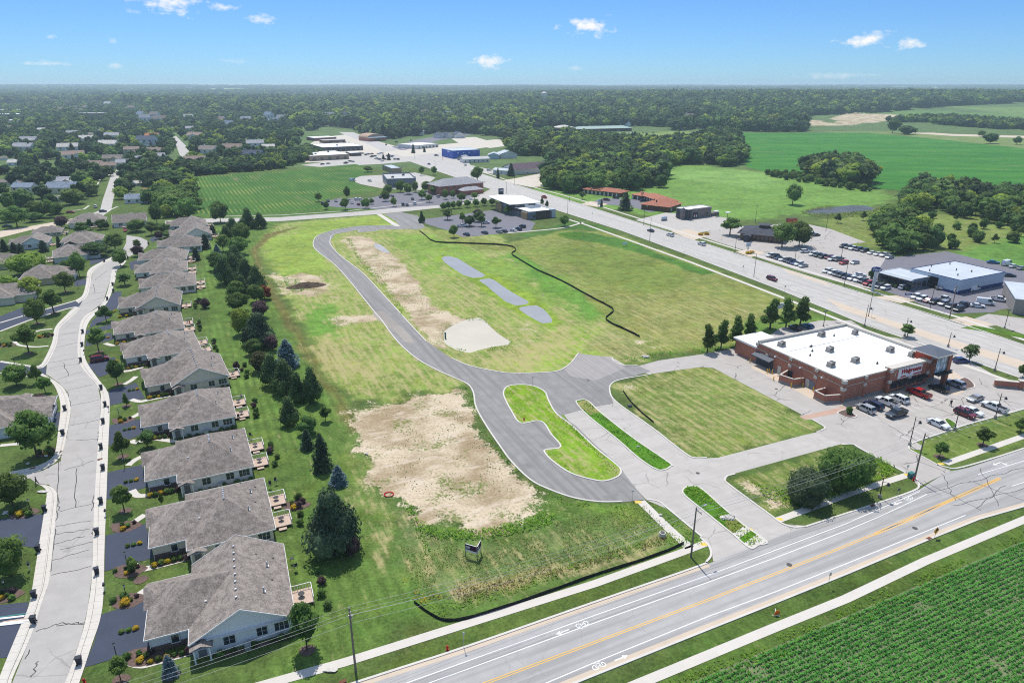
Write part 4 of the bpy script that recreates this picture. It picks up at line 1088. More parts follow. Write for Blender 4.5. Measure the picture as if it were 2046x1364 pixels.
 # --- trees one can point at: (kind, foot u, foot v, top v, width px, label)
YARD = [('dec0',75,914,822,82,'big round shade tree overhanging the grey roof by the street corner'),('dec1',26,1010,944,72,'shade tree filling the corner lawn beside the side street'),('dec2',24,1152,1078,74,'bright round shade tree between two driveways on the street\'s left side'),('yng0',58,704,648,42,'lone conical street tree ringed by the curved garden path'),('dec1',34,771,727,50,'broad tree with open trunk on the lawn above the dark plum bush'),('yng1',75,766,728,28,'slender twin tree at the end of the side street, taller one'),('yng2',91,785,753,28,'slender twin tree at the end of the side street, lower one'),('pur',85,822,787,46,'dark plum leaved tree beside the curving pavement'),('yng0',108,626,578,36,'street tree in front of the white garage doors'),('dec1',75,648,594,42,'leafy tree on the corner lawn between two side streets'),('dec0',131,584,543,36,'round maple standing at the corner of the tan hipped house'),('dec1',159,552,502,34,'tall oval tree in front of the white garage by the bend'),('dec2',134,548,520,28,'low tree beside the tall oval one at the bend'),('yel',60,548,507,82,'wide yellow green tree spreading over the left side roofs'),('fyl',66,595,551,38,'loose pale tree below the tan hipped roof'),('fyl',20,592,549,46,'loose pale tree at the picture edge beside a tan roof'),('arb',88,503,480,22,'dark cone shaped evergreen against the pale gable wall'),('dec1',241,532,497,32,'maple standing in the bulb of the curved street'),('yng0',276,500,478,16,'narrow green tree behind the plum tree on the turning circle'),('pur',276,512,490,30,'plum tree on the turning circle island'),('dec0',231,500,465,44,'round dark tree beside the long grey roof at the turning circle'),('drk0',192,512,483,54,'spreading bush like tree in front of the long grey roof'),('arb',119,493,472,12,'narrow arborvitae trio against the white gable wall'),('spr0',30,508,484,24,'dark spruce at the far left yard, nearest the pale tree'),('spr1',10,502,478,22,'dark spruce at the left edge of the picture'),('spr2',44,512,486,20,'dark spruce beside the pale gabled house'),('dec0',35,454,411,40,'tall oval shade tree by the white drive on the left'),('drk1',70,443,424,32,'round dark tree beside the white chimney wall'),('dec1',102,434,398,28,'tall tree next to the white end wall'),('pur',124,455,431,34,'dark purple tree before the double grey roofs'),('yng0',164,472,444,26,'young tree in front of the white garage door'),('yng1',181,459,437,18,'young tree against the double grey roof'),('drk2',206,458,438,26,'rounded tree between the two grey roofed houses'),('dec2',274,463,438,40,'round maple in front of the gabled porch house'),('dec0',304,470,443,26,'oval tree beside the row of grey hip roofs'),('drk1',326,464,446,26,'rounded tree near the upper hip roofs'),('drk0',342,474,459,30,'low round tree against the uppermost hip roofs'),('dec1',314,447,404,30,'tall shade tree behind the upper end of the house row'),('pur',318,478,462,22,'dark purple shrub tree at a driveway near the turning circle'),('yng0',249,1022,968,38,'young maple on the lawn between the second and third driveways from the bottom'),('yng1',246,914,862,34,'young maple between the third and fourth driveways from the bottom'),('col',253,812,784,14,'thin young tree in the lawn beside the fifth driveway'),('yng2',236,770,718,34,'young maple beside the driveway with the maroon car'),('yng0',198,704,655,32,'round street tree on the lawn above the maroon car'),('yng1',213,643,610,32,'maple by the kerb beside three bins'),('sps',250,570,546,30,'bronze leaved small tree by the front walk high up the street'),('sps',295,893,862,34,'small bronze tree in the bed by the front walk of the fourth house'),('yng2',267,1144,1112,22,'small bright tree in the white stone bed by a lamp post'),('yng0',242,1360,1312,36,'young tree in a round mulch ring at the bottom corner driveway'),('blu',341,1349,1308,32,'small blue spruce in a mulch ring on the lowest lawn'),('dec0',614,1298,1205,62,'round maple beside the gable of the nearest house'),('yng1',324,1009,985,12,'thin sapling by the front walk of the third house'),('arb',412,497,467,20,'clipped dark arborvitae behind the upper house row, taller one'),('arb',393,520,495,19,'clipped dark arborvitae at a house corner by the back lawn'),('arb',426,470,449,18,'clipped dark evergreen at the top end of the house row'),('shp',412,615,596,22,'plum coloured shrub alone in the back lawn'),('shp',473,738,722,15,'dark plum ball shrub at the lawn edge behind the sixth house'),]
ROW = [('pine0',497,456,414,36,'dark pine at the street end of the tree belt, taller'),('pine1',521,456,424,30,'dark pine at the street end of the tree belt, outer one'),('pine2',466,466,434,34,'pine behind the two end pines of the belt'),('dec2',484,482,446,34,'pale leafy tree low in the belt below the end pines'),('pine0',452,478,450,30,'pine on the lawn side near the top of the belt'),('dec0',446,502,468,30,'round tree on the lawn side in the upper belt'),('dec1',478,508,472,46,'wide pale tree in the upper middle of the belt'),('blu',436,518,488,20,'small blue spruce at the lawn edge of the upper belt'),('pine1',470,528,488,40,'pine in the upper middle of the belt'),('drk0',434,540,502,40,'rounded dark tree leaning over the lawn in the upper belt'),('pine2',450,568,510,50,'big pine on the lawn side of the belt'),('pine0',472,560,505,46,'big pine in the heart of the belt'),('pine1',494,574,514,44,'big pine on the field side of the belt'),('pine2',514,584,528,42,'pine leaning over the field edge of the belt'),('pine0',486,592,548,36,'shorter pine in the middle belt'),('dec0',474,602,560,38,'bright maple in front of the big pines'),('dec1',478,622,582,46,'blue green rounded maple on the lawn side'),('dec2',513,604,568,32,'oval maple beside the rust red bush'),('red',529,598,570,28,'rust red bush at the field edge of the belt'),('pur',521,634,600,44,'dark purple tree in the middle of the belt'),('yel',484,668,618,44,'yellow green willow like tree on the lawn side'),('bsp',518,690,622,68,'large dark spruce in the middle of the belt'),('drk1',508,708,678,38,'low rounded tree under the large spruce'),('pur',545,700,670,34,'dark plum tree behind the blue spruce'),('blu',575,732,678,46,'pale blue spruce leaning over the field edge'),('brz',520,742,702,44,'bronze tinted tree on the lawn side'),('pine1',545,770,704,52,'tall pine cluster tree on the lawn side of the lower belt'),('pine2',572,786,715,56,'tall bushy pine in the lower belt'),('pine0',596,800,742,46,'pine between the tall pair in the lower belt'),('pine1',626,806,732,44,'pointed pine at the field edge of the lower belt'),('pine2',580,848,790,42,'lone pine with a clear trunk on the lawn'),('yng0',651,842,812,24,'sapling alone on the grass beside the field edge'),('drk2',617,866,832,44,'rounded evergreen, upper of a touching pair'),('spr1',614,896,856,34,'rounded evergreen, lower of a touching pair'),('spr2',645,938,866,48,'dense dark spruce above the blue one'),('blu',677,967,930,36,'small neat blue spruce alone on the lawn'),('bsp',668,1098,972,108,'largest dark spruce standing near the sale board'),('pur',706,1112,1070,46,'sparse purple tree beside the largest spruce'),]
SITE = [('col',1413,704,646,30,'columnar young tree at the left end of the row behind the store'),('col',1440,698,637,32,'second columnar tree from the left behind the store'),('col',1470,692,630,34,'third columnar tree from the left behind the store'),('col',1495,688,625,32,'fourth columnar tree, beside the store corner'),('col',1538,658,596,40,'fuller tree at the store\'s back corner, left of three'),('col',1570,654,592,34,'fuller tree behind the store, middle of three'),('col',1598,652,590,38,'fuller tree behind the store, right of three'),('gry',1607,1000,941,92,'grey green bush by the power line on the hedge lot'),('wil',1676,978,902,104,'tall willow thicket on the hedge lot'),('dec2',1722,958,908,46,'green bush at the right of the willow thicket'),('yng2',1877,913,882,26,'small round tree by the car park entrance'),('yng0',1963,890,854,34,'small round tree on the verge below the red cars'),('yng1',2038,864,834,30,'small round tree on the verge at the right edge'),('sps',1936,722,688,28,'thin open tree beside the blue hatchback'),('yng0',1812,674,647,28,'small tree on the verge behind the white roof'),('yng2',2043,754,728,24,'small tree at the brick sign wall'),('dec0',907,474,449,20,'round tree at the near corner of the clinic car park'),('sps',894,439,419,20,'light tree in the island by the clinic entrance drive'),('pine0',843,445,421,14,'conifer by the new street\'s far end'),('yng0',991,455,433,20,'light tree in the clinic car park island'),('dec1',1128,452,429,22,'round tree on the clinic\'s road side lawn'),('yng1',1014,429,410,18,'bronze tree against the clinic wall'),('pine1',1083,408,394,9,'tiny conifer behind the clinic, left'),('pine2',1093,412,400,9,'tiny conifer behind the clinic, right'),('drk0',938,452,430,24,'bushy tree in the clinic turning circle, nearest'),('yng2',924,446,424,14,'slim tree in the clinic turning circle, left'),('drk1',957,443,422,24,'bushy tree in the clinic turning circle, far side'),('pur',955,432,418,26,'dark purple shrub in the clinic turning circle'),('yng0',962,452,428,18,'slim tree in the clinic turning circle, right'),('dec0',954,363,332,26,'large oval tree beside the arterial road at the brick office'),('spr0',1021,352,326,20,'broad dark spruce before the white gabled hall'),('spr1',995,356,335,9,'narrow conifer pair near the white gabled hall'),('spr2',1249,420,384,33,'large spruce on the motel lawn'),('sps',1163,398,383,14,'small round tree on the motel lawn'),('yng0',1458,470,435,40,'yellow green tree left of the dark roofed restaurant'),('dec0',1562,494,444,48,'large spreading tree over the dark roofed restaurant, left'),('dec2',1596,492,442,50,'large spreading tree over the dark roofed restaurant, right'),('dec1',1583,409,366,36,'lone oval tree in the meadow above the pond'),('drk0',441,444,401,36,'dark round tree standing at the bean field corner'),('dec1',1385,290,268,12,'lone tree on the golden meadow'),('drk1',1198,275,262,14,'small tree by the long green roof'),('drk0',1783,266,236,26,'lone round tree beyond the far end of the great green field'),('shr',1810,269,251,34,'dark bushes beside the lone round tree at the far road'),('drk1',1978,287,266,28,'leaning bushy tree by the far road on the right'),('dec1',2031,289,272,18,'small tree by the far road at the right edge'),('drk2',1960,273,261,16,'small dark tree above the far road'),('shr',1742,556,538,14,'clipped round bush at the dealership showroom'),]
for k,u,v,vt,w,lb in YARD + ROW: tree_px(k,u,v,vt,lb,None,w)
for k,u,v,vt,w,lb in SITE:
 if lb != 'row tree': tree_px(k,u,v,vt,lb,None,w)
for (u,v) in ((886,420),(896,418),(906,417),(917,416),(934,414),(951,413),(967,411),(984,411)):
 tree_px('dec1',u,v,v - 16,'round young tree in the row between the clinic and the side street','row of round trees along the clinic drive',15)
for (u,v,t,w) in ((694,398,371,14),(636,403,385,16),(652,418,402,14),(690,419,395,20),(731,416,396,18),(742,408,396,13),(787,412,394,15),(770,402,380,18),(775,390,368,20),(800,384,360,18),(815,388,366,20),(830,384,362,14),(843,399,380,18),(858,404,388,15),(851,382,362,20),(867,388,372,20),(890,398,378,12),(905,396,380,10),(922,402,385,20),(948,398,384,16),(735,344,332,20),(843,350,332,12),(867,350,332,12)):
 tree_px('dec%d' % (u % 3),u,v,t,'car park tree among the offices beyond the side street','trees around the office car parks',w)
 # ================================================================== HOUSES
def shingle_mat(name,col,sc=1.0):
 m,n,l,b = new_mat(name)
 p = n_pos(n,True)
 f = n_math(n,l,'ADD',n_math(n,l,'MULTIPLY',n_noise(n,l,p,5.5 * sc,2,.7),.6),n_math(n,l,'MULTIPLY',n_noise(n,l,p,1.1,3),.4))
 c = n_mix(n,l,n_range(n,l,f,.38,.62),tuple(x * .62 for x in col),tuple(x * 1.34 for x in col))
 oi = n.new('ShaderNodeObjectInfo').outputs['Random']
 c = n_mix(n,l,1.0,c,n_comb(n,l,n_math(n,l,'ADD',n_math(n,l,'MULTIPLY',oi,.22),.88)),'MULTIPLY')
 c = n_mix(n,l,n_range(n,l,n_noise(n,l,n_map(n,l,p,(.5,.5,.1)),.9,3),.5,.7,0,.25),c,tuple(x * .5 for x in col))
 l.new(c,b.inputs['Base Color']); b.inputs['Roughness'].default_value = .92; b.inputs['Specular IOR Level'].default_value = .2
 return m
def siding_mat(name,col):
 m,n,l,b = new_mat(name)
 p = n_pos(n,True); sx = n.new('ShaderNodeSeparateXYZ'); l.new(p,sx.inputs[0])
 s = n_math(n,l,'FRACT',n_math(n,l,'MULTIPLY',sx.outputs[2],6.5))
 c = n_mix(n,l,n_range(n,l,s,0,.16,.22,0),col,tuple(x * .5 for x in col))
 c = n_mix(n,l,n_range(n,l,n_noise(n,l,p,.7,3),.4,.7,0,.16),c,tuple(x * .7 for x in col))
 l.new(c,b.inputs['Base Color']); b.inputs['Roughness'].default_value = .6; b.inputs['Specular IOR Level'].default_value = .3
 return m
def brick_mat(name,c1,c2,mortar,sc=1.0,bw=.22,bh=.075):
 m,n,l,b = new_mat(name)
 p = n_pos(n,True); sx = n.new('ShaderNodeSeparateXYZ'); l.new(p,sx.inputs[0])
 cb = n.new('ShaderNodeCombineXYZ'); l.new(n_math(n,l,'ADD',sx.outputs[0],sx.outputs[1]),cb.inputs[0]); l.new(sx.outputs[2],cb.inputs[1])
 bt = n.new('ShaderNodeTexBrick'); l.new(cb.outputs[0],bt.inputs['Vector'])
 bt.inputs['Color1'].default_value = (*c1,1); bt.inputs['Color2'].default_value = (*c2,1); bt.inputs['Mortar'].default_value = (*mortar,1)
 bt.inputs['Scale'].default_value = 1.0 / sc; bt.inputs['Brick Width'].default_value = bw; bt.inputs['Row Height'].default_value = bh; bt.inputs['Mortar Size'].default_value = .009
 c = n_mix(n,l,n_range(n,l,n_noise(n,l,p,.6,4),.35,.7,0,.35),bt.outputs[0],tuple(x * .7 for x in c1))
 l.new(c,b.inputs['Base Color']); b.inputs['Roughness'].default_value = .9; b.inputs['Specular IOR Level'].default_value = .2
 return m
M_ROOF = shingle_mat('weathered shingles',srgb(150,140,132,.78))
M_ROOF2 = shingle_mat('grey shingles',srgb(172,172,176,.82)); M_ROOF3 = shingle_mat('brown shingles',srgb(156,136,124,.8)); M_ROOF4 = shingle_mat('blue grey shingles',srgb(146,158,174,.8))
M_ROOF5 = shingle_mat('terracotta shingles',srgb(196,134,96,.78)); M_ROOF6 = shingle_mat('pale shingles',srgb(208,202,194,.82)); M_ROOF7 = shingle_mat('slate shingles',srgb(88,96,112,.78))
SID = [siding_mat('siding ' + nm,srgb(*c,.95)) for nm,c in (('white',(226,228,228)),('cream',(224,214,192)),('pale grey',(206,210,214)),('warm white',(228,222,210)),('tan',(200,186,160)),('blue',(120,144,172)))]
M_TRIM = mat('white trim',srgb(240,240,238,.82),.5,.04,2,obj=True)
M_WAIN = brick_mat('brown brick wainscot',srgb(116,92,84,.8),srgb(92,74,70,.8),srgb(150,140,130,.8))
M_DECK = mat('weathered decking',srgb(206,182,164,.8),.85,.12,3,obj=True)
M_DARKMET = mat('dark metal',srgb(58,58,62,.8),.5,.1,4,obj=True,metal=.3)
M_GALV = mat('galvanised metal',srgb(196,200,204,.8),.4,.1,4,obj=True,metal=.5)
M_DOOR = mat('grey door',srgb(130,130,132,.8),.5,.08,2,obj=True)
def glass_mat(name,col,rough=.08):
 m,n,l,b = new_mat(name)
 p = n_pos(n,True)
 l.new(n_mix(n,l,n_range(n,l,n_noise(n,l,p,.8,2),.4,.65),col,tuple(x * 2.2 for x in col)),b.inputs['Base Color'])
 b.inputs['Roughness'].default_value = rough; b.inputs['Specular IOR Level'].default_value = .7
 return m
M_GLASS = glass_mat('dark window glass',srgb(46,54,62,.8))
def hip_roof(mb,x0,x1,y0,y1,ez,slope,along,g0=False,g1=False,thick=.16,mi=0,tmi=1):
 """a hipped (or gabled at g0/g1) roof on a rectangle; along = the axis the ridge follows"""
 if along == 'y': half = (x1 - x0) / 2
 else: half = (y1 - y0) / 2
 rh = half * slope; e = 0
 if along == 'y':
  xm = (x0 + x1) / 2; a = y0 if g0 else y0 + half; b = y1 if g1 else y1 - half
  A,B = (xm,a,ez + rh),(xm,b,ez + rh)
  P = [(x0,y0,ez),(x1,y0,ez),(x1,y1,ez),(x0,y1,ez)]
  if b < a: A = B = (xm,(y0 + y1) / 2,ez + (y1 - y0) / 2 * slope)
  mb.face([P[1],P[2],B,A],mi); mb.face([P[3],P[0],A,B],mi)
  if not g0: mb.face([P[0],P[1],A],mi)
  if not g1: mb.face([P[2],P[3],B],mi)
 else:
  ym = (y0 + y1) / 2; a = x0 if g0 else x0 + half; b = x1 if g1 else x1 - half
  A,B = (a,ym,ez + rh),(b,ym,ez + rh)
  P = [(x0,y0,ez),(x1,y0,ez),(x1,y1,ez),(x0,y1,ez)]
  mb.face([P[0],P[1],B,A],mi); mb.face([P[2],P[3],A,B],mi)
  if not g0: mb.face([P[3],P[0],A],mi)
  if not g1: mb.face([P[1],P[2],B],mi)
 mb.face([(p[0],p[1],ez - .02) for p in P[::-1]],tmi)
 return A,B
def fascia(mb,x0,x1,y0,y1,ez,skip=()):
 t,h = .06,.22
 if 's' not in skip: mb.box(((x0 + x1) / 2,y0 - t / 2,ez - h / 2 + .03),(x1 - x0 + 2 * t,t,h))
 if 'n' not in skip: mb.box(((x0 + x1) / 2,y1 + t / 2,ez - h / 2 + .03),(x1 - x0 + 2 * t,t,h))
 if 'w' not in skip: mb.box((x0 - t / 2,(y0 + y1) / 2,ez - h / 2 + .03),(t,y1 - y0 - .004,h))
 if 'e' not in skip: mb.box((x1 + t / 2,(y0 + y1) / 2,ez - h / 2 + .03),(t,y1 - y0 - .004,h))
def rake(mb,p,q,t=.07,h=.22):
 """sloping barge board between two points of a gable"""
 p,q = Vector(p),Vector(q); d = q - p
 n = Vector((d.y,-d.x,0))
 if n.length < 1e-6: return
 n = n.normalized() * t
 for s in ((0,0),):
  a,b = p - Vector((0,0,h - .04)),q - Vector((0,0,h - .04))
  u,v = p + Vector((0,0,.04)),q + Vector((0,0,.04))
  mb.face([a + n,b + n,v + n,u + n]); mb.face([u,v,v + n,u + n]); mb.face([a,a + n,b + n,b][::-1]); mb.face([a,u,v,b])
def window(parent,c,w,h,facing,n=1,rows=2,m=None):
 """a window: white frame part with its own panes; facing is 's','n','e','w'"""
 rz = {'s': 0,'e': R(90),'n': R(180),'w': R(-90)}[facing]
 ck = ('win',round(w,2),round(h,2),n,rows,facing,tuple(round(q,2) for q in c))
 f = MB(); co,si = math.cos(rz),math.sin(rz)
 def L(x,y,z): return (c[0] + x * co - y * si,c[1] + x * si + y * co,c[2] + z)
 t = .09
 for dx,dz,sx,sz in [(-w / 2 - t / 2,0,t,h + 2 * t),(w / 2 + t / 2,0,t,h + 2 * t),(0,h / 2 + t / 2,w,t),(0,-h / 2 - t / 2,w,t)] + [(-w / 2 + w * i / n,0,t * .7,h) for i in range(1,n)]:
  f.box(L(dx,-.03,dz),(sx,.07,sz),rz)
 fr = f.build('window',M_TRIM,parent)
 for i in range(n):
  pw = w / n - t * .7 - .01
  for j in range(rows):
   pb = MB(); ph = h / rows - .05
   pb.box(L(-w / 2 + w * (i + .5) / n,-.012,-h / 2 + h * (j + .5) / rows),(pw,.03,ph),rz)
   pb.build('pane',m or M_GLASS,fr)
 return fr
EZ = 2.75
def make_house(style):
 """long single-storey house: a broad main block and a lower garage wing towards the street"""
 W,D,OV,SL = 12.7,16.6,.45,.54
 t = thing('ranch_house','x','house')
 mb = MB(); mb.box((0,0,EZ / 2),(W,D,EZ))
 wx0,wy0,wy1 = -W / 2 - 5.5,-D / 2 + 3.2,D / 2 - 2.1
 mb.box(((wx0 - W / 2) / 2,(wy0 + wy1) / 2,EZ / 2 - .002),(-W / 2 - wx0,wy1 - wy0,EZ - .004))
 hr = (W + 2 * OV) / 2 * SL
 gb = style == 'g'
 if gb:
  for s in (-1,1):
   y = s * (D / 2)
   pts = [(-W / 2,y,EZ),(W / 2,y,EZ),(0,y,EZ + W / 2 * SL + OV * SL - .05)]
   mb.face(pts if s < 0 else pts[::-1])
   mb.face([(x,yy - s * .1,z) for x,yy,z in (pts[::-1] if s < 0 else pts)])
 w = mb.build('wall',SID[0],t); w['painted'] = 1; w.material_slots[0].link = 'OBJECT'; w.material_slots[0].material = SID[0]
 bb = MB(); bb.box(((wx0 - W / 2) / 2 - .01,wy0 - .03,.5),(-W / 2 - wx0 + .03,.1,1.0)); bb.box((wx0 - .03,(wy0 + wy1) / 2,.5),(.1,wy1 - wy0 + .1,1.0)); bb.build('brick_base',M_WAIN,t)
 # roofs
 rb = MB(); hip_roof(rb,-W / 2 - OV,W / 2 + OV,-D / 2 - OV,D / 2 + OV,EZ,SL,'y',gb,gb)
 rf = rb.build('roof',[M_ROOF,M_TRIM],t)
 rb = MB(); ww = (wy1 - wy0 + 2 * OV) / 2
 hip_roof(rb,wx0 - OV,.5,wy0 - OV,wy1 + OV,EZ - .006,SL * .99,'x',False,True); rb.build('roof',[M_ROOF,M_TRIM],t)
 rb = MB(); hip_roof(rb,wx0 - OV - .5,wx0 + 2.6,wy1 - 5.6,wy1 + OV + .1,EZ - .012,.5,'x',True,False)
 rb.build('roof',[M_ROOF,M_TRIM],t)
 fb = MB()
 sk = 'sn' if gb else ''
 fascia(fb,-W / 2 - OV,W / 2 + OV,-D / 2 - OV,D / 2 + OV,EZ,sk + 'w')
 fb.box((-W / 2 - OV - .03,(-D / 2 - OV + wy0 - OV) / 2,EZ - .08),(.06,wy0 + D / 2 - .01,.22))
 fascia(fb,wx0 - OV,-W / 2 - OV - .07,wy0 - OV,wy1 + OV,EZ - .006,'e')
 if gb:
  for s in (-1,1):
   y = s * (D / 2 + OV); top = (0,y,EZ + (W / 2 + OV) * SL)
   a,b = (-W / 2 - OV,y,EZ),(W / 2 + OV,y,EZ)
   if s < 0: rake(fb,a,top); rake(fb,top,b)
   else: rake(fb,b,top); rake(fb,top,a)
 fb.build('gutter',M_TRIM,t)
 # ridge vents and pipes
 rz_ = EZ + hr
 for i in range(8 if gb else 6):
  v = MB(); y = (-6 + 1.7 * i) if gb else (-1.5 + .62 * i)
  v.box((-.35,y,rz_ - .02),(.32,.32,.18),0,taper=.8); v.build('roof_vent',M_GALV,rf)
 for x,y,hgt in ((3.2,-4.2,.7),(4.0,2.0,.7)):
  v = MB(); z = EZ + (W / 2 + OV - x) * SL
  v.tube((x,y,z - .1),(x,y,z + hgt),.11,n=6); v.tube((x,y,z + hgt),(x,y,z + hgt + .12),.17,.1,n=6); v.box((x,y,z + .02),(.5,.5,.06)); v.build('flue',M_GALV,rf)
 for x,y in ((2.6,4.5),(4.4,-1.2),(4.9,4.2)):
  v = MB(); z = EZ + (W / 2 + OV - x) * SL; v.box((x,y,z + .02),(.3,.3,.12),taper=.6); v.build('roof_vent',M_DARKMET,rf)
 for x,y in ((-8.2,.3),(-5.9,.3),(-4.5,-2.6)):
  v = MB(); z = EZ + max(0.2,(ww - abs(y - (wy0 + wy1) / 2)) * SL * .99); v.box((x,y,min(z,EZ + 2.3) if x > -7 else EZ + 1.6),(.32,.32,.16),taper=.8); v.build('roof_vent',M_GALV,rf)
  # windows and doors
 yS = -D / 2 - .002
 window(t,(-1.9,yS,1.55),1.5,1.35,'s',2); window(t,(2.3,yS,1.55),1.4,1.35,'s',2); window(t,(4.9,yS,1.6),1.9,1.35,'s',3)
 window(t,((wx0 - W / 2) / 2 + .4,wy0 - .084,1.55),.95,1.3,'s',1)
 window(t,(W / 2 + .002,-4.6,1.6),1.9,1.35,'e',3); window(t,(W / 2 + .002,4.6,1.6),1.5,1.35,'e',2)
 d = MB(); d.box((-W / 2 + 1.0,yS - .03,1.05),(1.0,.06,2.1)); d.build('front_door',M_DOOR,t)
 pb = MB(); pb.box((-W / 2 + .1,yS - 1.15,EZ / 2 - .15),(.2,.2,EZ - .3)); pb.box((-W / 2 + 2.0,yS - 1.15,EZ / 2 - .15),(.2,.2,EZ - .3)); pb.build('porch_post',M_TRIM,t)
 pr = MB(); hip_roof(pr,-W / 2 - .4,-W / 2 + 2.5,yS - 1.5,yS + 1.0,EZ - .3,.35,'y',True,True); pr.build('porch_roof',[M_ROOF,M_TRIM],t)
 for y in (wy0 + 3.0,wy1 - 3.4):
  g = MB(); g.box((wx0 - .09,y,1.1),(.06,4.2,2.2))
  for k in range(1,4): g.box((wx0 - .125,y,k * .55),(.02,4.1,.03))
  g.build('garage_door',M_TRIM,t)
 dn = MB(); dn.box((wx0 + .05,wy0 - .1,1.35),(.08,.08,2.5)); dn.build('downpipe',M_TRIM,t)
 # deck at the back
 for y0 in ((-2.2,) if gb else (-3.4,3.6)):
  dk = MB(); dk.box((W / 2 + 1.75,y0,.5),(3.4,3.4,.12)); dk.box((W / 2 + 1.75,y0 - 2.1,.25),(1.3,.8,.12))
  for px_,py_ in ((.1,-1.6),(3.35,-1.6),(3.35,1.6),(.1,1.6)): dk.box((W / 2 + px_,y0 + py_,.25),(.12,.12,.5))
  dd = dk.build('deck',M_DECK,t)
  rl = MB()
  for i in range(9):
   rl.box((W / 2 + 3.4,y0 - 1.6 + .4 * i,1.0),(.05,.05,.9))
  for i in range(8): rl.box((W / 2 + .2 + .4 * i,y0 + 1.65,1.0),(.05,.05,.9))
  rl.box((W / 2 + 3.4,y0,1.47),(.09,3.4,.06)); rl.box((W / 2 + 1.75,y0 + 1.65,1.47),(3.3,.09,.06)); rl.build('railing',M_TRIM,dd)
  ft = MB(); ft.tube((W / 2 + 1.8,y0,1.1),(W / 2 + 1.8,y0,1.16),.5,n=10); ft.tube((W / 2 + 1.8,y0,.56),(W / 2 + 1.8,y0,1.1),.05,n=6)
  ft.build('patio_table',M_DARKMET,dd)
 ac = MB(); ac.box((.3,yS - .9,.45),(.8,.8,.8)); ac.tube((.3,yS - .9,.85),(.3,yS - .9,.92),.33,n=10); ac.build('air_conditioner',M_GALV,t)
 return t
HG = make_house('g'); HH = make_house('h')
HOUSE_XY = []
# corner of the main eaves nearest the camera (pixel), direction of the house, gable or hip, siding
ROWH = [((590,1232),22.5,'g',0,'nearest grey roofed house with a wide gable wall facing the main road'),((551,1056),25,'h',1,'second hip roofed house from the bottom of the row, cream walls'),((508,931),26,'h',0,'third house from the bottom of the row, white walls under a hipped roof'),((472,831),26,'h',2,'fourth house from the bottom of the row, pale grey walls'),((460,751),30,'g',1,'fifth house from the bottom, cream gable wall facing the next roof'),((403,697),31,'h',0,'hip roofed house beside the driveway with the maroon car'),((369,655),28,'h',3,'hip roofed house just above the maroon car\'s house, red parasol on its deck'),((360,609),22,'g',1,'house halfway up the row with a shallow gable over cream walls'),((392,569),24,'h',3,'house with a three pane corner window facing the back lawn'),((375,540),24,'h',0,'hip roofed house below the dark roofed trio'),((372,517),20,'h',2,'dark weathered hip roof, lowest of the dark trio'),((404,490),22,'h',0,'dark weathered hip roof with a pale patch, middle of the dark trio'),((424,468),24,'g',3,'upper house of the row with a bright ridge line'),((415,449),26,'h',2,'topmost house of the row beside the cross street')]
first = {}
for (c,a,st,sd,lb) in ROWH:
 x,y = G(*c,EZ); an = R(a)
 W,D = 13.6,17.5
 cx,cy_ = x - W / 2 * math.cos(an) - D / 2 * math.sin(an),y - W / 2 * math.sin(an) + D / 2 * math.cos(an)
 p = HG if st == 'g' else HH
 if st not in first:
  first[st] = 1; p.location = (cx,cy_,0); p.rotation_euler = (0,0,an); p['label'] = lb; p['group'] = 'houses along the right of the curved street'; o = p
  for ch in KIDS[p]:
   if ch.get('painted'): ch.material_slots[0].material = SID[sd]
 else: o = dup(p,(cx,cy_,0),an,None,lb,'houses along the right of the curved street',SID[sd])
 HOUSE_XY.append((cx,cy_,13))
 # houses on the left of the street
LEFT = [((86,560),205,'h',4,.95,'tan hipped house left of the street with white garage doors'),((142,516),212,'h',2,.95,'grey hipped house facing the bend, two white garage doors'),((168,488),115,'h',2,1.0,'long grey roofed house on the inside of the turning circle'),((74,491),25,'g',0,.85,'pale gabled house with white end wall among dark evergreens'),((178,450),-65,'h',3,1.0,'double grey roofed house with a white garage facing down the street'),((262,449),-65,'g',0,.95,'house with a small gabled porch at the head of the turning circle'),((-14,850),205,'h',0,1.0,'grey roofed house cut by the left picture edge, white garage door'),((-4,600),205,'h',1,1.0,'tan roofed house cut by the left picture edge, two garage doors'),((-6,532),200,'h',4,.9,'tan roofed house at the left edge by the pale yellow tree'),((106,468),25,'h',4,.7,'small tan roof peeping over the pale gabled house')]
for (c,a,st,sd,s,lb) in LEFT:
 x,y = G(*c)
 dup(HG if st == 'g' else HH,(x,y,0),R(a),s,lb,'houses on the left of the curved street',SID[sd]); HOUSE_XY.append((x,y,12))
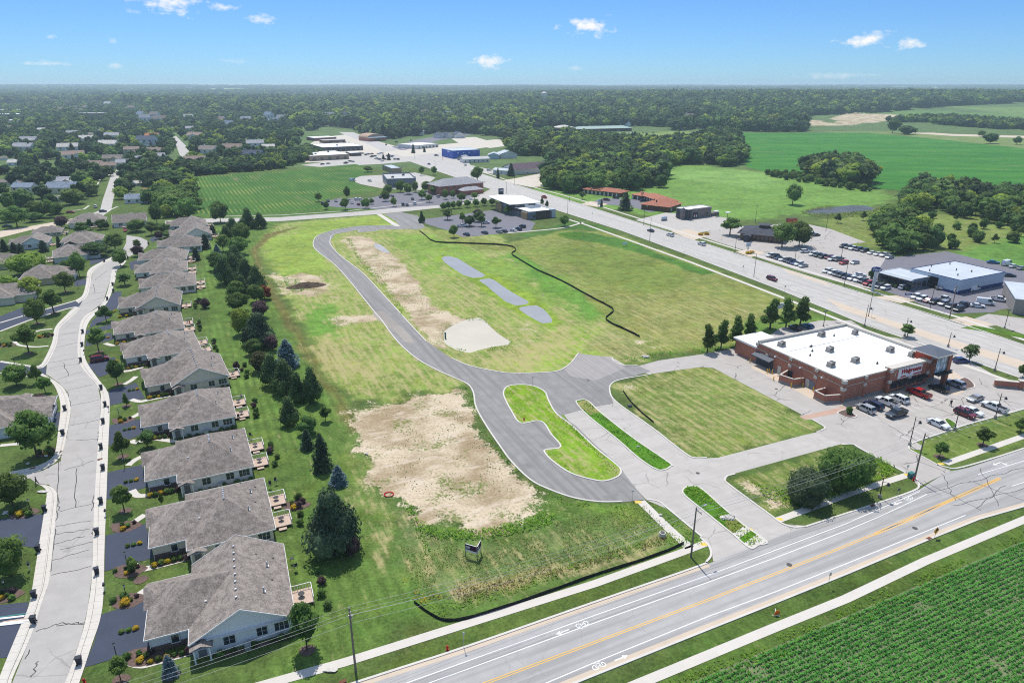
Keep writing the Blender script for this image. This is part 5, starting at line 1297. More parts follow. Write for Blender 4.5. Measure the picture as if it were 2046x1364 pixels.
 # houses of the neighbourhoods beyond
def far_house(W,D,H,roof,wall,wing,name='house'):
 t = thing(name,'x','house')
 mb = MB(); mb.box((0,0,H / 2),(W,D,H))
 sl = .55; rh = (D / 2 + .4) * sl
 for s in (-1,1):
  x = s * W / 2; q = [(x,-D / 2,H),(x,D / 2,H),(x,0,H + D / 2 * sl + .1)]
  mb.face(q if s > 0 else q[::-1])
 if wing: mb.box((W * .22,-D / 2 - 2.0,1.3),(W * .45,4,2.6)); mb.face([(W * .0,-D / 2 - 4.0,2.6),(W * .445,-D / 2 - 4.0,2.6),(W * .22,-D / 2 - 4.0,2.6 + W * .11)])
 mb.build('wall',wall,t)
 rb = MB(); hip_roof(rb,-W / 2 - .4,W / 2 + .4,-D / 2 - .4,D / 2 + .4,H,sl,'x',True,True)
 if wing: hip_roof(rb,W * .22 - W * .25,W * .22 + W * .25,-D / 2 - 4.4,.0,2.6,.5,'y',True,True)
 rf = rb.build('roof',[roof,M_TRIM],t)
 ch = MB(); ch.box((-W * .3,.6,H + rh * .9),(.8,.8,1.6)); ch.build('chimney',wall,rf)
 n = 3
 for i in range(n):
  for k in range(2 if H > 4 else 1):
   x = -W / 2 + W * (i + .5) / n
   if wing and x > 0 and k == 0: continue
   mb = MB(); mb.box((x,-D / 2 - .03,1.5 + 2.6 * k),(1.3,.08,1.2)); mb.build('window',M_GLASS,t)
 for s in (-1,1):
  mb = MB(); mb.box((s * (W / 2 + .03),0,1.5 + (2.6 if H > 4 else 0)),(.08,1.3,1.2)); mb.build('window',M_GLASS,t)
 if wing: mb = MB(); mb.box((W * .22,-D / 2 - 4.03,1.05),(W * .34,.08,2.1)); mb.build('garage_door',M_TRIM,t)
 return t
RF = {'g': M_ROOF2,'b': M_ROOF3,'u': M_ROOF4,'t': M_ROOF5,'p': M_ROOF6,'s': M_ROOF7,'w': M_ROOF}
RFN = {'g': 'grey','b': 'brown','u': 'blue grey','t': 'orange','p': 'pale','s': 'slate','w': 'taupe'}
WLN = ['white','cream','pale grey','warm white','tan','blue']
FAR = [(53,388,40,2,'u',1,0),(43,372,22,2,'w',0,90),(134,369,42,1,'g',4,10),(129,384,54,1,'u',1,5),(82,424,26,2,'g',0,75),(119,402,30,1,'g',2,60),(277,354,24,1,'s',0,80),(280,370,26,1,'p',0,60),(300,386,28,1,'t',1,60),(277,404,44,1,'u',0,20),(190,334,34,1,'b',3,0),(213,337,34,1,'b',1,30),(228,323,36,1,'w',4,10),(253,331,34,1,'g',0,10),(285,322,28,1,'g',0,20),(314,318,32,1,'g',2,10),(266,309,28,2,'b',1,10),(313,308,34,1,'b',1,0),(295,292,42,2,'s',2,0),(306,276,26,1,'t',3,0),(148,316,38,1,'b',0,30),(210,309,18,2,'g',0,50),(138,300,36,1,'p',0,20),(50,300,42,1,'g',2,0),(218,294,42,1,'p',0,0),(177,283,34,1,'p',0,0),(148,270,24,1,'g',0,20),(60,286,52,1,'g',4,0),(77,278,24,1,'w',3,0),(200,266,16,1,'p',0,0),(186,274,22,1,'w',1,0),(226,276,28,1,'g',0,10),(32,250,22,1,'s',2,0),(85,262,16,1,'p',0,0),(16,260,22,1,'w',0,0),(4,320,18,1,'w',0,40),(36,330,30,1,'p',0,10),(419,306,42,1,'w',2,-20),(466,302,38,1,'b',1,0),(511,298,32,2,'g',2,20),(505,316,42,1,'s',5,0),(537,302,24,2,'p',0,20),(392,276,36,1,'b',0,-10),(383,264,20,2,'g',2,20),(340,264,16,2,'u',0,10),(391,327,40,1,'b',1,10),(350,331,24,1,'g',0,0),(18,368,26,1,'w',4,20),(-4,400,30,1,'g',3,10)]
cache = {}
for i,(u,v,wpx,st,rf,wl_,ang) in enumerate(FAR):
 x,y,z = GZ(u,v); W = max(8.5,min(wpx / px_m(u,v),22)); key = (st,rf,wl_)
 lb = '%s %s house with %s roof, %s' % (('single storey','two storey')[st - 1],WLN[wl_],RFN[rf],('among the trees of the far left neighbourhood','left of the far curving street','by the left picture edge','right of the far straight street','at the wood edge above the bean field')[4 if u > 400 else 3 if u > 330 else 0 if u > 210 else 1 if u > 60 else 2])
 if key in cache:
  o = dup(cache[key],(x,y,z),R(ang),W / 14.0,lb,'houses of the far neighbourhoods')
 else:
  o = far_house(14.0,8.5,2.8 if st == 1 else 5.4,RF[rf],SID[wl_],i % 2 == 0); cache[key] = o
  o.location = (x,y,z); o.rotation_euler = (0,0,R(ang)); o.scale = (W / 14.0,) * 3; tag(o,lb,None,'houses of the far neighbourhoods')
 HOUSE_XY.append((x,y,W * .75))
 # garden beds along the near houses
bi = 0
random.seed(3)
for (c,a,st,sd,lb) in ROWH[:8]:
 x,y = G(*c,EZ); an = R(a); co,si = math.cos(an),math.sin(an)
 W,D = 13.6,17.5
 def H(lx,ly): return (x + (lx - W / 2) * co - (ly + D / 2) * si,y + (lx - W / 2) * si + (ly + D / 2) * co)
 bed = [H(-12.0,-6.2),H(-6.6,-6.2),H(-6.6,-7.3),H(-12.4,-7.3)]
 surface('mulch_bed',bed,.05,M_MULCH,True)
 surface('mulch_bed',[H(-3.8,-8.8),H(6.4,-8.8),H(6.4,-9.6),H(-3.8,-9.6)],.05,M_MULCH,True)
 o_ = ROWH.index((c,a,st,sd,lb)) + 1
 wh = ('nearest','second','third','fourth','fifth','sixth','seventh','eighth')[o_ - 1]
 for k in range(6):
  kd = ('shy','shg','shy','shg','shr','shp')[k]
  plant(kd,0,0,random.uniform(.5,.9) if kd == 'shy' else random.uniform(.6,1.1),'%s in the bed along the %s house' % ({'shy': 'clump of yellow flowers','shg': 'low green shrub','shr': 'dark green shrub','shp': 'plum coloured low shrub'}[kd],wh),'flower bed plants along the %s house' % wh,1.0,xy=H(-11.8 + k * .95,-6.85 + random.uniform(-.2,.2)))
 for k,lx in enumerate((-3.2,-1.6,1.0,3.4,4.6,5.8)):
  plant('shr' if k % 2 else 'shg',0,0,random.uniform(.6,1.0),'rounded shrub under the side windows of the %s house' % wh,'shrubs under the windows of the %s house' % wh,1.1,xy=H(lx,-9.2))
 for k,(lx,ly) in enumerate(((11.2,-5.4),(11.4,-2.6),(11.2,.2),(11.6,3.0))):
  plant(('shr','shg','shp','shr')[k],0,0,random.uniform(.9,1.5),'rounded shrub beside the back deck of the %s house' % wh,'shrubs round the deck of the %s house' % wh,1.0,xy=H(lx + random.uniform(-.5,.5),ly))
  # planting in the middle of the drive and by its mouth
 for k in range(3): plant('shg' if k else 'shy',0,0,.6,'low plant in the strip between the two garage doors of the %s house' % wh,'plants between the garage doors of the %s house' % wh,1.2,xy=H(-14.2 - .9 * k,.6))
for (u,v) in ((250,1021),(246,912),(268,1145),(242,1358),(341,1350),(614,1299),(236,768),(198,703),(58,706),(281,1158),(253,811),(108,625),(75,646),(131,583),(1877,912),(1963,889)):
 x,y = G(u,v); surface('mulch_bed',[(x + 1.1 * math.cos(t) * (1 + .1 * math.sin(3 * t)),y + 1.0 * math.sin(t)) for t in [k * .5236 for k in range(12)]],.055,M_MULCH,True)
 # garden beds with mixed shrubs on the left lawns
for (u,v,n_,lb) in ((90,672,9,'garden bed inside the curved path'),(12,690,6,'garden bed at the left edge by the path'),(95,905,7,'dark mulch bed with white boulders at the street corner'),(45,1025,6,'bed by the left driveway'),(8,1190,6,'bed with a lamp post by the lowest left driveway'),(257,1140,5,'stone bed beside the second driveway'),(255,1200,5,'bed by the nearest driveway'),(285,1312,5,'bed in the curl of the nearest front walk'),(250,1052,4,'bed by the third driveway'),(245,840,4,'bed by the fifth driveway'),(590,1010,4,'stone ringed bed on the back lawn')):
 x,y = G(u,v)
 surface('mulch_bed',[(x + 2.6 * math.cos(t) * (1 + .18 * math.sin(3 * t)),y + 1.7 * math.sin(t)) for t in [k * .449 for k in range(14)]],.048,M_MULCH,True)
 for k in range(n_):
  a = k * 2.4; kd = ('shg','shr','shy','shp','shg')[k % 5]; r_ = .4 + 1.6 * (k / n_)
  plant(kd,0,0,random.uniform(.55,1.2),'%s in the %s' % ({'shy': 'yellow flower clump','shg': 'green shrub','shr': 'dark shrub','shp': 'plum shrub'}[kd],lb),'plants in the ' + lb,1.1,xy=(x + r_ * 1.2 * math.cos(a),y + r_ * .8 * math.sin(a)))
  # ================================================================== WOODS AND NEIGHBOURHOOD TREES
rw = np.random.default_rng(21)
def scatter(pts,spacing,jitter=.45,keep=1.0,noise=None):
 """points on the ground inside an outline given in photograph pixels"""
 w = [GZ(u,v)[:2] for u,v in pts]; a = np.array(w)
 xs = np.arange(a[:,0].min(),a[:,0].max(),spacing); ys_ = np.arange(a[:,1].min(),a[:,1].max(),spacing)
 X_,Y_ = np.meshgrid(xs,ys_); X_ = X_.ravel(); Y_ = Y_.ravel()
 X_ = X_ + rw.uniform(-jitter,jitter,len(X_)) * spacing; Y_ = Y_ + rw.uniform(-jitter,jitter,len(Y_)) * spacing
 m = inside(w,X_,Y_) & (rw.random(len(X_)) < keep)
 if noise: m &= vnoise(X_,Y_,noise[0],9) > noise[1]
 return np.stack([X_[m],Y_[m]],1)
AVOID = [GP(p) for p in ([(195,420),(200,398),(218,348),(236,334),(256,342),(238,360),(234,380),(224,422),(205,440),(160,436)],[(358,330),(380,330),(386,312),(378,292),(354,268),(342,272),(352,300),(356,316)],[(0,458),(60,448),(130,436),(172,428),(184,436),(135,450),(60,464),(0,480)],[(378,354),(470,348),(560,343),(640,334),(640,420),(386,428)],[(185,372),(230,344),(236,350),(196,378)])]
HX = np.array(HOUSE_XY)
def clear(P):
 m = np.ones(len(P),bool)
 for poly in AVOID: m &= ~inside(poly,P[:,0],P[:,1])
 for hx,hy,hr_ in HX:
  dx = P[:,0] - hx; dy = P[:,1] - hy
  # keep the house itself free, and the sight line just in front of it
  m &= np.hypot(dx,dy) > hr_ * .72
  m &= ~((np.abs(dx - hx / max(hy,1) * dy) < hr_ * .55) & (dy < 0) & (dy > -hr_ * 2.6))
 return P[m]
W_RES = clear(scatter([(0,215),(120,205),(330,215),(560,235),(600,262),(600,290),(560,310),(470,333),(375,348),(372,400),(330,436),(230,405),(150,425),(60,445),(0,455)],13.5,keep=.6))
W_HED = scatter([(352,335),(480,327),(560,312),(620,298),(645,312),(560,338),(470,345),(375,353)],6.0)
W_LEF = clear(scatter([(300,345),(372,345),(392,400),(385,440),(335,440),(310,390)],8.0))
W_GRO = np.concatenate([scatter([(1085,374),(1105,340),(1092,322),(1112,296),(1180,282),(1300,292),(1390,285),(1440,266),(1478,282),(1485,322),(1462,338),(1400,325),(1330,332),(1325,375),(1240,382),(1140,388)],8.5),scatter([(1010,302),(1050,272),(1110,268),(1190,284),(1110,310),(1040,312)],12)])
W_RIG = np.concatenate([scatter([(1795,402),(1850,372),(1900,384),(2046,402),(2300,440),(2300,475),(2046,458),(1960,445),(1860,416),(1795,428)],10.0),scatter([(1742,478),(1760,446),(1800,440),(1850,455),(1862,498),(1800,508),(1745,498)],7.5)])
W_CLU = scatter([(1614,352),(1640,338),(1700,338),(1732,358),(1722,378),(1660,364)],7.5)
W_SHR = np.concatenate([scatter([(1640,446),(1760,430),(1850,432),(2046,462),(2046,492),(1880,500),(1760,448)],13,keep=.8),scatter([(1530,349),(1600,351),(1680,363),(1740,379),(1740,385),(1640,371),(1535,354)],6.5)])
FOREST = [(-300,184),(0,184),(300,188),(500,185),(760,182),(1000,176),(1300,180),(1600,178),(2046,184),(2400,190),(2400,205),(2046,206),(1900,212),(1760,225),(1610,232),(1606,264),(1500,264),(1420,256),(1340,262),(1200,262),(1100,256),(1062,262),(1012,284),(900,268),(830,274),(764,281),(704,260),(660,253),(630,266),(560,235),(330,215),(120,205),(-300,220)]
W_FOR = scatter(FOREST,13.0,keep=.95)
W_EDGE = scatter([(1740,245),(1850,248),(2046,262),(2400,275),(2400,262),(2046,250),(1880,238)],9,keep=.8,noise=(60,.35))
CLEAR_F = [GP(p) for p in ([(660,252),(770,278),(800,298),(740,300),(640,275)],[(800,276),(900,264),(1010,275),(1010,300),(800,300)],[(1095,256),(1340,254),(1345,270),(1090,275)],[(0,210),(75,208),(80,240),(0,245)])]
m = np.ones(len(W_FOR),bool)
pu,pv = proj(W_FOR[:,0],W_FOR[:,1],terrain(W_FOR[:,0],W_FOR[:,1]))
m &= ~((pv < 200) & (pu < 640) & (vnoise(W_FOR[:,0],W_FOR[:,1],170,41) < .56))
m &= vnoise(W_FOR[:,0],W_FOR[:,1],75,42) > .2
wt = GZ(1087,206); m &= ~((np.abs(W_FOR[:,0] - wt[0] * W_FOR[:,1] / wt[1]) < 15) & (W_FOR[:,1] > wt[1] - 450) & (W_FOR[:,1] < wt[1] + 40))
for p in CLEAR_F: m &= ~inside(p,W_FOR[:,0],W_FOR[:,1])
W_FOR = W_FOR[m]
cand = []
for P_,lo,hi,lb,gp in ((W_RES,7,11.5,'leafy shade tree among the houses of the far left neighbourhood','trees of the far left neighbourhood'),(W_HED,6,9,'tree in the dense hedge along the far edge of the bean field','hedge trees above the bean field'),(W_LEF,8,13,'shade tree between the bean field and the far houses','trees left of the bean field'),(W_GRO,10,16,'tree of the dense grove between the arterial road and the great green field','grove trees beyond the motel'),(W_RIG,8,13,'tree of the thicket behind the dealership','thicket trees behind the dealership'),(W_CLU,14,18,'tall dark tree of the round clump in the great green field','clump trees in the great green field'),(W_FOR,13,23,'tree of the town woods','town woods'),(W_EDGE,9,14,'tree in the far hedgerow beyond the great green field','far hedgerow trees')):
 for x,y in P_: cand.append((math.hypot(x,y),x,y,rw.uniform(lo,hi) * (.62 + .55 * float(vnoise(x,y,60,43)) if gp == 'town woods' else 1),lb,gp))
 # anything outside the picture's sides by a wide margin is left out
cand = [c for c in cand if abs(proj(c[1],c[2],0)[0] - 1023) < 1500]
cand.sort(key=lambda c: c[0])
n_now = sum(1 for o in COL.objects if o.parent is None and o.name.startswith('shade_tree'))
N_IND = 298 - n_now
for d,x,y,h,lb,gp in cand[:N_IND]:
 r = rw.random()
 kd = 'fyl' if r < .13 else 'far%d' % int(rw.integers(0,3))
 t = plant(kd,0,0,h * .93,lb,gp,rw.uniform(.92,1.3),xy=(x,y))
for i,(x,y) in enumerate(W_SHR):
 plant(('shg','far0','shr','yng1')[i % 4] if y < 480 else 'shg',0,0,rw.uniform(2.4,6.0),'scrubby bush on the rough ground by the far pond' if y < 480 else 'bush in the low hedgerow at the edge of the great green field','scrub bushes by the far pond' if y < 480 else 'hedgerow bushes at the great field',1.0,xy=(x,y))
for (u,v,vt,w) in ((108,300,286,10),(148,328,308,12),(258,300,270,14),(198,345,330,12),(212,345,330,12),(225,345,332,11),(404,300,286,8),(60,300,280,12),(1440,240,222,10),(1010,262,240,10),(840,265,238,12),(826,306,287,10),(848,304,292,7),(777,320,306,10),(766,318,308,8)):
 tree_px('spr%d' % (u % 3),u,v,vt,'dark conifer standing out among the far broadleaf trees','conifers among the far trees',w)
def tree_stuff(name,P,H_,kinds,label,seed=5,wmul=(.95,1.45)):
 """one object: a wood too wide to count, its trees set out with geometry nodes"""
 r = np.random.default_rng(seed); n = len(P)
 me = bpy.data.meshes.new(name); me.vertices.add(n)
 co = np.column_stack([P,terrain(P[:,0],P[:,1])]).astype(np.float32); me.vertices.foreach_set('co',co.ravel())
 sc_ = np.empty((n,3),np.float32); w = H_ * r.uniform(wmul[0],wmul[1],n); sc_[:,0] = w; sc_[:,1] = w; sc_[:,2] = H_
 a = me.attributes.new('size','FLOAT_VECTOR','POINT'); a.data.foreach_set('vector',sc_.ravel())
 a = me.attributes.new('pick','INT','POINT'); a.data.foreach_set('value',r.integers(0,len(kinds),n).astype(np.int32))
 a = me.attributes.new('turn','FLOAT','POINT'); a.data.foreach_set('value',r.uniform(0,6.28,n).astype(np.float32))
 o = add(name,me); tag(o,label,None,None,'stuff')
 ng = bpy.data.node_groups.new(name,'GeometryNodeTree')
 ng.interface.new_socket('Geometry',in_out='INPUT',socket_type='NodeSocketGeometry'); ng.interface.new_socket('Geometry',in_out='OUTPUT',socket_type='NodeSocketGeometry')
 N,Lk = ng.nodes,ng.links
 gi,go = N.new('NodeGroupInput'),N.new('NodeGroupOutput')
 g2i = N.new('GeometryNodeGeometryToInstance')
 for k in reversed(kinds):
  src = bpy.data.objects.new('crown',TREE[k][2])
  oi = N.new('GeometryNodeObjectInfo'); oi.inputs['Object'].default_value = src; oi.inputs['As Instance'].default_value = True
  Lk.new(oi.outputs['Geometry'],g2i.inputs[0])
 iop = N.new('GeometryNodeInstanceOnPoints'); iop.inputs['Pick Instance'].default_value = True
 m2p = N.new('GeometryNodeMeshToPoints')
 Lk.new(gi.outputs[0],m2p.inputs[0]); Lk.new(m2p.outputs[0],iop.inputs['Points'])
 jn = N.new('GeometryNodeJoinGeometry')
 N.remove(g2i)
 for k_ in [q for q in N if q.type == 'OBJECT_INFO']: Lk.new(k_.outputs['Geometry'],jn.inputs[0])
 Lk.new(jn.outputs[0],iop.inputs['Instance'])
 def attr(nm,t):
  q = N.new('GeometryNodeInputNamedAttribute'); q.data_type = t; q.inputs['Name'].default_value = nm; return q.outputs['Attribute']
 Lk.new(attr('size','FLOAT_VECTOR'),iop.inputs['Scale']); Lk.new(attr('pick','INT'),iop.inputs['Instance Index'])
 cx = N.new('ShaderNodeCombineXYZ'); Lk.new(attr('turn','FLOAT'),cx.inputs[2]); Lk.new(cx.outputs[0],iop.inputs['Rotation'])
 Lk.new(iop.outputs[0],go.inputs[0])
 md = o.modifiers.new('trees','NODES'); md.node_group = ng
 return o
rest = cand[N_IND:]
L_W1 = leaf_mat('wood foliage, mid green',srgb(70,100,56,.8),srgb(118,146,84,.8),.45); L_W2 = leaf_mat('wood foliage, dark',srgb(50,76,50,.8),srgb(90,116,72,.8),.45); L_W3 = leaf_mat('wood foliage, light',srgb(86,116,62,.8),srgb(136,160,92,.8),.45)
for k in range(3): proto('wood%d' % k,'tree','tree',crown_dec('crown',(L_W1,L_W2,L_W3)[k],170 + k,.02,.52,8,150,.115,'round'),T2)
proto('woodc','tree','tree',crown_con('crown',L_SPR,176,.03,.26,220,.1,.7,.4),T3)
proto('woody','tree','tree',crown_dec('crown',L_YEL,175,.04,.5,8,150,.11,'round'),T2)
tree_stuff('woods',np.array([(c[1],c[2]) for c in rest]),np.array([c[3] * (1.0 + .25 * min(1,max(0,(c[0] - 1200) / 1500))) for c in rest]),['wood0','wood1','wood2','wood0','wood1','wood2','wood1','woody','woodc'],'broad woods covering the town beyond the fields')
F2 = []
Xf = rw.uniform(-7000,7000,60000); Yf = rw.uniform(3000,11500,60000)
keep = (np.abs(Xf) < Yf * .85) & ((vnoise(Xf,Yf,700,31) * .6 + vnoise(Xf,Yf * 2.2,260,33) * .4) > .59)
P2 = np.stack([Xf[keep],Yf[keep]],1)[:26000]
tree_stuff('far_woods',P2,rw.uniform(16,26,len(P2)),['wood0','wood1','wood2'],'hazy woods of the plain towards the horizon',8,(1.5,2.6))
# ground cover close by -------------------------------------------------
def cover(name,pts,dens,hgt,size,m,label,world_pts=False,seed=1,flat=.55,z0=0.0,noise=None):
 """loose low growth over an outline: many small leaf sprays in one mesh"""
 r = np.random.default_rng(seed)
 poly = pts if world_pts else GP(pts); a = np.array(poly)
 area = (a[:,0].max() - a[:,0].min()) * (a[:,1].max() - a[:,1].min())
 n = int(area * dens)
 x = r.uniform(a[:,0].min(),a[:,0].max(),n); y = r.uniform(a[:,1].min(),a[:,1].max(),n)
 m_ = inside(poly,x,y)
 if noise: m_ &= vnoise(x,y,noise[0],seed) > noise[1]
 x,y = x[m_],y[m_]; n = len(x)
 if not n: return
 hh = hgt * (.35 + .65 * vnoise(x,y,1.7,seed + 5)) * (.5 + .8 * vnoise(x,y,.5,seed + 6))
 z = z0 + hh * np.sqrt(r.random(n))
 N = r.normal(scale=.6,size=(n,3)); N[:,2] = np.abs(N[:,2]) + flat; N /= np.linalg.norm(N,axis=1)[:,None]
 me = quads_mesh(name,leaf_quads(np.stack([x,y,z],1),N,size,r),m)
 o = add(name,me); tag(o,label,None,None,'stuff'); return o
cover('weeds',[(818,1010),(838,1040),(870,1056),(960,1058),(1050,1040),(1085,1022),(1112,1032),(1100,1048),(1040,1066),(960,1078),(880,1080),(840,1062)],16,.95,.2,L_WEED,'tall bright weeds along the lower edge of the bare plot',seed=2)
cover('weeds',[(800,1000),(822,1008),(842,1062),(862,1100),(850,1110),(830,1060)],9,.6,.18,L_WEED,'bright weeds running down the left side of the bare plot',seed=3)
cover('weeds',[(840,1205),(880,1232),(1000,1195),(1190,1130),(1330,1085),(1372,1092),(1378,1078),(1330,1062),(1260,1088),(1120,1128),(1010,1160),(930,1200)],8,.5,.17,L_WEED,'green weeds inside the silt fence',seed=4)
cover('meadow_grass',[(818,1060),(900,1085),(1040,1070),(1120,1040),(1290,1010),(1330,1055),(1250,1085),(1120,1125),(930,1195),(860,1200),(815,1150),(800,1090)],13,.34,.13,L_MEAD,'uncut meadow grass round the sale board',seed=5,noise=(3.5,.3))
cover('dry_stalks',[(910,1180),(990,1162),(1130,1122),(1250,1092),(1330,1070),(1330,1086),(1200,1125),(1040,1172),(920,1208)],12,.95,.16,L_DRY,'pale dry stalks in a strip behind the silt fence',seed=6,flat=.1,noise=(2.2,.35))
cover('yellow_flowers',[(800,1158),(815,1160),(840,1185),(880,1190),(880,1212),(845,1212),(812,1185)],9,.8,.16,L_FLOW,'yellow wildflowers at the corner of the silt fence',seed=7,noise=(1.2,.4))
def inner(P,d): return offset(P,d,True)
cover('weeds',inner(I_L,.5)[:],12,.5,.17,L_WEED,'weeds filling the lower boulevard island',True,8,noise=(2.0,.25),z0=.1)
cover('weeds',inner(I_U,.6),9,.55,.17,L_WEED,'weeds filling the long boulevard island',True,9,noise=(2.0,.3),z0=.1)
cover('weeds',[(1240,945),(1145,853),(1115,830),(1110,834),(1140,858),(1228,945)],10,.4,.15,L_WEED,'weeds along the boulevard edge of the big island',seed=10,z0=.1)
cover('weeds',[(1295,1002),(1330,1022),(1398,1078),(1404,1090),(1380,1090),(1330,1042)],9,.5,.16,L_WEED,'weeds between the new path and the boulevard',seed=11,noise=(1.5,.35))
cover('weeds',[(1500,962),(1530,972),(1620,985),(1700,985),(1760,960),(1790,940),(1755,915),(1740,925),(1770,945),(1720,970),(1660,1000),(1600,1012),(1560,1010),(1525,990)],10,.8,.22,L_WEED,'bright undergrowth round the bushes of the hedge lot',seed=12)
cover('weeds',[(1715,908),(1760,915),(1795,940),(1760,960),(1720,965)],8,.9,.24,L_WEED,'yellow green brush right of the willow thicket',seed=13)
for i,(pts,lb) in enumerate((([(690,474),(714,518),(744,552),(776,592),(806,636),(812,630),(784,582),(750,540),(716,505),(702,480)],'weeds beside the new street along the bare strip'),([(930,775),(945,790),(950,820),(975,870),(1010,915),(1060,962),(1050,965),(1000,915),(960,860),(940,820)],'weeds on the kerb side of the bare plot'),([(1060,965),(1140,1000),(1260,1012),(1240,1018),(1130,1008),(1070,980)],'weeds on the outer kerb of the asphalt bend'),([(905,640),(960,632),(1024,682),(1015,694),(940,710),(885,690),(886,686),(940,704),(1015,688),(1018,680),(962,638)],'weeds fringing the muddy pond'),([(562,550),(590,552),(612,578),(590,588),(572,572)],'weeds growing on the soil heap'),([(1500,690),(1400,706),(1310,716),(1250,726),(1235,716),(1330,700),(1420,694),(1500,682)],'rough grass by the store\'s side street'),([(1110,468),(1160,464),(1160,474),(1120,474)],'tall green weeds in the arterial field'))):
 cover('weeds',pts,5,.6,.22,L_WEED,lb,seed=20 + i,noise=(2.0,.4))
cover('weeds',[(760,820),(900,790),(1000,930),(1060,980),(880,1000),(780,960)],1.2,.18,.16,L_DEC,'sparse weed tufts over the bare plot',seed=30,noise=(4,.55))
cover('weeds',[(700,490),(740,490),(850,590),(880,640),(830,620),(740,530)],1.2,.2,.18,L_MEAD,'sparse weed tufts over the bare strip',seed=31,noise=(5,.5))
for i,pts in enumerate(([(1600,426),(1625,416),(1665,412),(1665,415),(1625,420),(1606,428)],[(1606,428),(1660,428),(1745,421),(1752,415),(1764,420),(1740,432),(1650,438)])): cover('reeds',pts,2.2,1.3,.4,L_MEAD,'reeds along the edge of the far pond',seed=50 + i,flat=.2)
# heap of dark soil
def heap(u,v,rx,ry,h,m,seed,name='soil_heap',lb='',rot=.5):
 r = random.Random(seed); x,y = G(u,v); bm = bmesh.new()
 bmesh.ops.create_grid(bm,x_segments=22,y_segments=14,size=1)
 for q in bm.verts:
  d = math.hypot(q.co.x,q.co.y); k = max(0,1 - d * d)
  q.co.z = (k * (.75 + .35 * float(vnoise(q.co.x * 9 + seed,q.co.y * 9,1.6,3))) + k * .5 * (float(vnoise(q.co.x * 22,q.co.y * 22 + seed,1.3,4)) - .5)) * h - .03
  q.co.x *= rx; q.co.y *= ry
 me = bpy.data.meshes.new(name); bm.to_mesh(me); bm.free(); me.materials.append(m)
 o = add(name,me); o.location = (x,y,0); o.rotation_euler = (0,0,rot); return tag(o,lb,'soil heap')
heap(612,572,7.5,3.2,1.5,mat('dark topsoil',srgb(92,76,62,.8),.95,.4,1.2,bump=.5,bscale=3),4,lb='heap of dark topsoil on the grass left of the new street',rot=R(20))
# rows of bean plants in the near field
bed_a = Vector(G(1350,1366)); bed_b = Vector(G(2046,1072)); bdir = (bed_b - bed_a).normalized(); bn = Vector((bdir.y,-bdir.x))
rr = np.random.default_rng(44); rows = []
for i in range(52):
 L0,L1 = -40,125; s = np.arange(L0,L1,.17) + rr.uniform(-.06,.06,int(round((L1 - L0) / .17)))[:len(np.arange(L0,L1,.17))]
 off = 1.2 + .76 * i
 x = bed_a.x + bdir.x * s + bn.x * off; y = bed_a.y + bdir.y * s + bn.y * off
 k = (y > 52) & (x < 130) & (np.abs(x) < y * .95 + 20)
 g = vnoise(x,y,5.0,3) * .6 + vnoise(x,y,1.3,4) * .4
 k &= (g > .27) | (rr.random(len(x)) < .4)
 x,y = x[k],y[k]; n = len(x)
 for rep in range(4):
  p = np.stack([x + rr.normal(scale=.14,size=n),y + rr.normal(scale=.14,size=n),rr.uniform(.10,.42,n) * (.7 + .5 * g[k])],1)
  rows.append(p)
PB = np.concatenate(rows); NB = rr.normal(scale=.45,size=PB.shape); NB[:,2] = np.abs(NB[:,2]) + .6; NB /= np.linalg.norm(NB,axis=1)[:,None]
o = add('bean_crop',quads_mesh('bean_crop',leaf_quads(PB,NB,.18,rr),L_BEAN)); tag(o,'rows of young bean plants in the near field',None,None,'stuff')
surface('field_soil',[tuple(bed_a - bdir * 60 + bn * .6),tuple(bed_b + bdir * 60 + bn * .6),tuple(bed_b + bdir * 60 + bn * 60),tuple(bed_a - bdir * 60 + bn * 60)],.015,mat('field soil',srgb(120,128,92,.8),.95,.25,1.2,bump=.4,bscale=5),True)
cover('weeds',[tuple(bed_a - bdir * 30 - bn * .8),tuple(bed_b + bdir * 30 - bn * .8),tuple(bed_b + bdir * 30 + bn * 1.6),tuple(bed_a + bdir * 30 + bn * 2.8),tuple(bed_a + bdir * 12 + bn * 3.0),tuple(bed_a - bdir * 30 + bn * 1.6)],7,.45,.19,L_WEED,'bright weeds along the edge of the bean field',True,40,noise=(5.0,.38))
# ================================================================== VEHICLES
def paint_mat(name,col,metal=.0):
 m,n,l,b = new_mat('car paint ' + name)
 b.inputs['Base Color'].default_value = (*col,1); b.inputs['Roughness'].default_value = .32; b.inputs['Metallic'].default_value = metal
 b.inputs['Specular IOR Level'].default_value = .45; b.inputs['Coat Weight'].default_value = .35; b.inputs['Coat Roughness'].default_value = .08
 return m
PAINT = {'white': paint_mat('white',srgb(236,238,240,.82)),'silver': paint_mat('silver',srgb(190,194,198,.75),.3),'grey': paint_mat('grey',srgb(104,110,118,.75),.3),'charcoal': paint_mat('charcoal',srgb(62,70,80,.75),.2),'black': paint_mat('black',srgb(28,30,34,.8)),'red': paint_mat('red',srgb(176,24,30,.85)),'maroon': paint_mat('maroon',srgb(112,24,40,.85)),'blue': paint_mat('blue',srgb(40,62,122,.85)),'dark blue': paint_mat('dark blue',srgb(34,46,78,.85)),'sky blue': paint_mat('sky blue',srgb(36,112,156,.85))}
M_TYRE = mat('tyre rubber',srgb(34,34,36,.8),.85,.1,5,obj=True); M_RIM = mat('alloy rim',srgb(170,172,176,.7),.35,.05,5,obj=True,metal=.6)
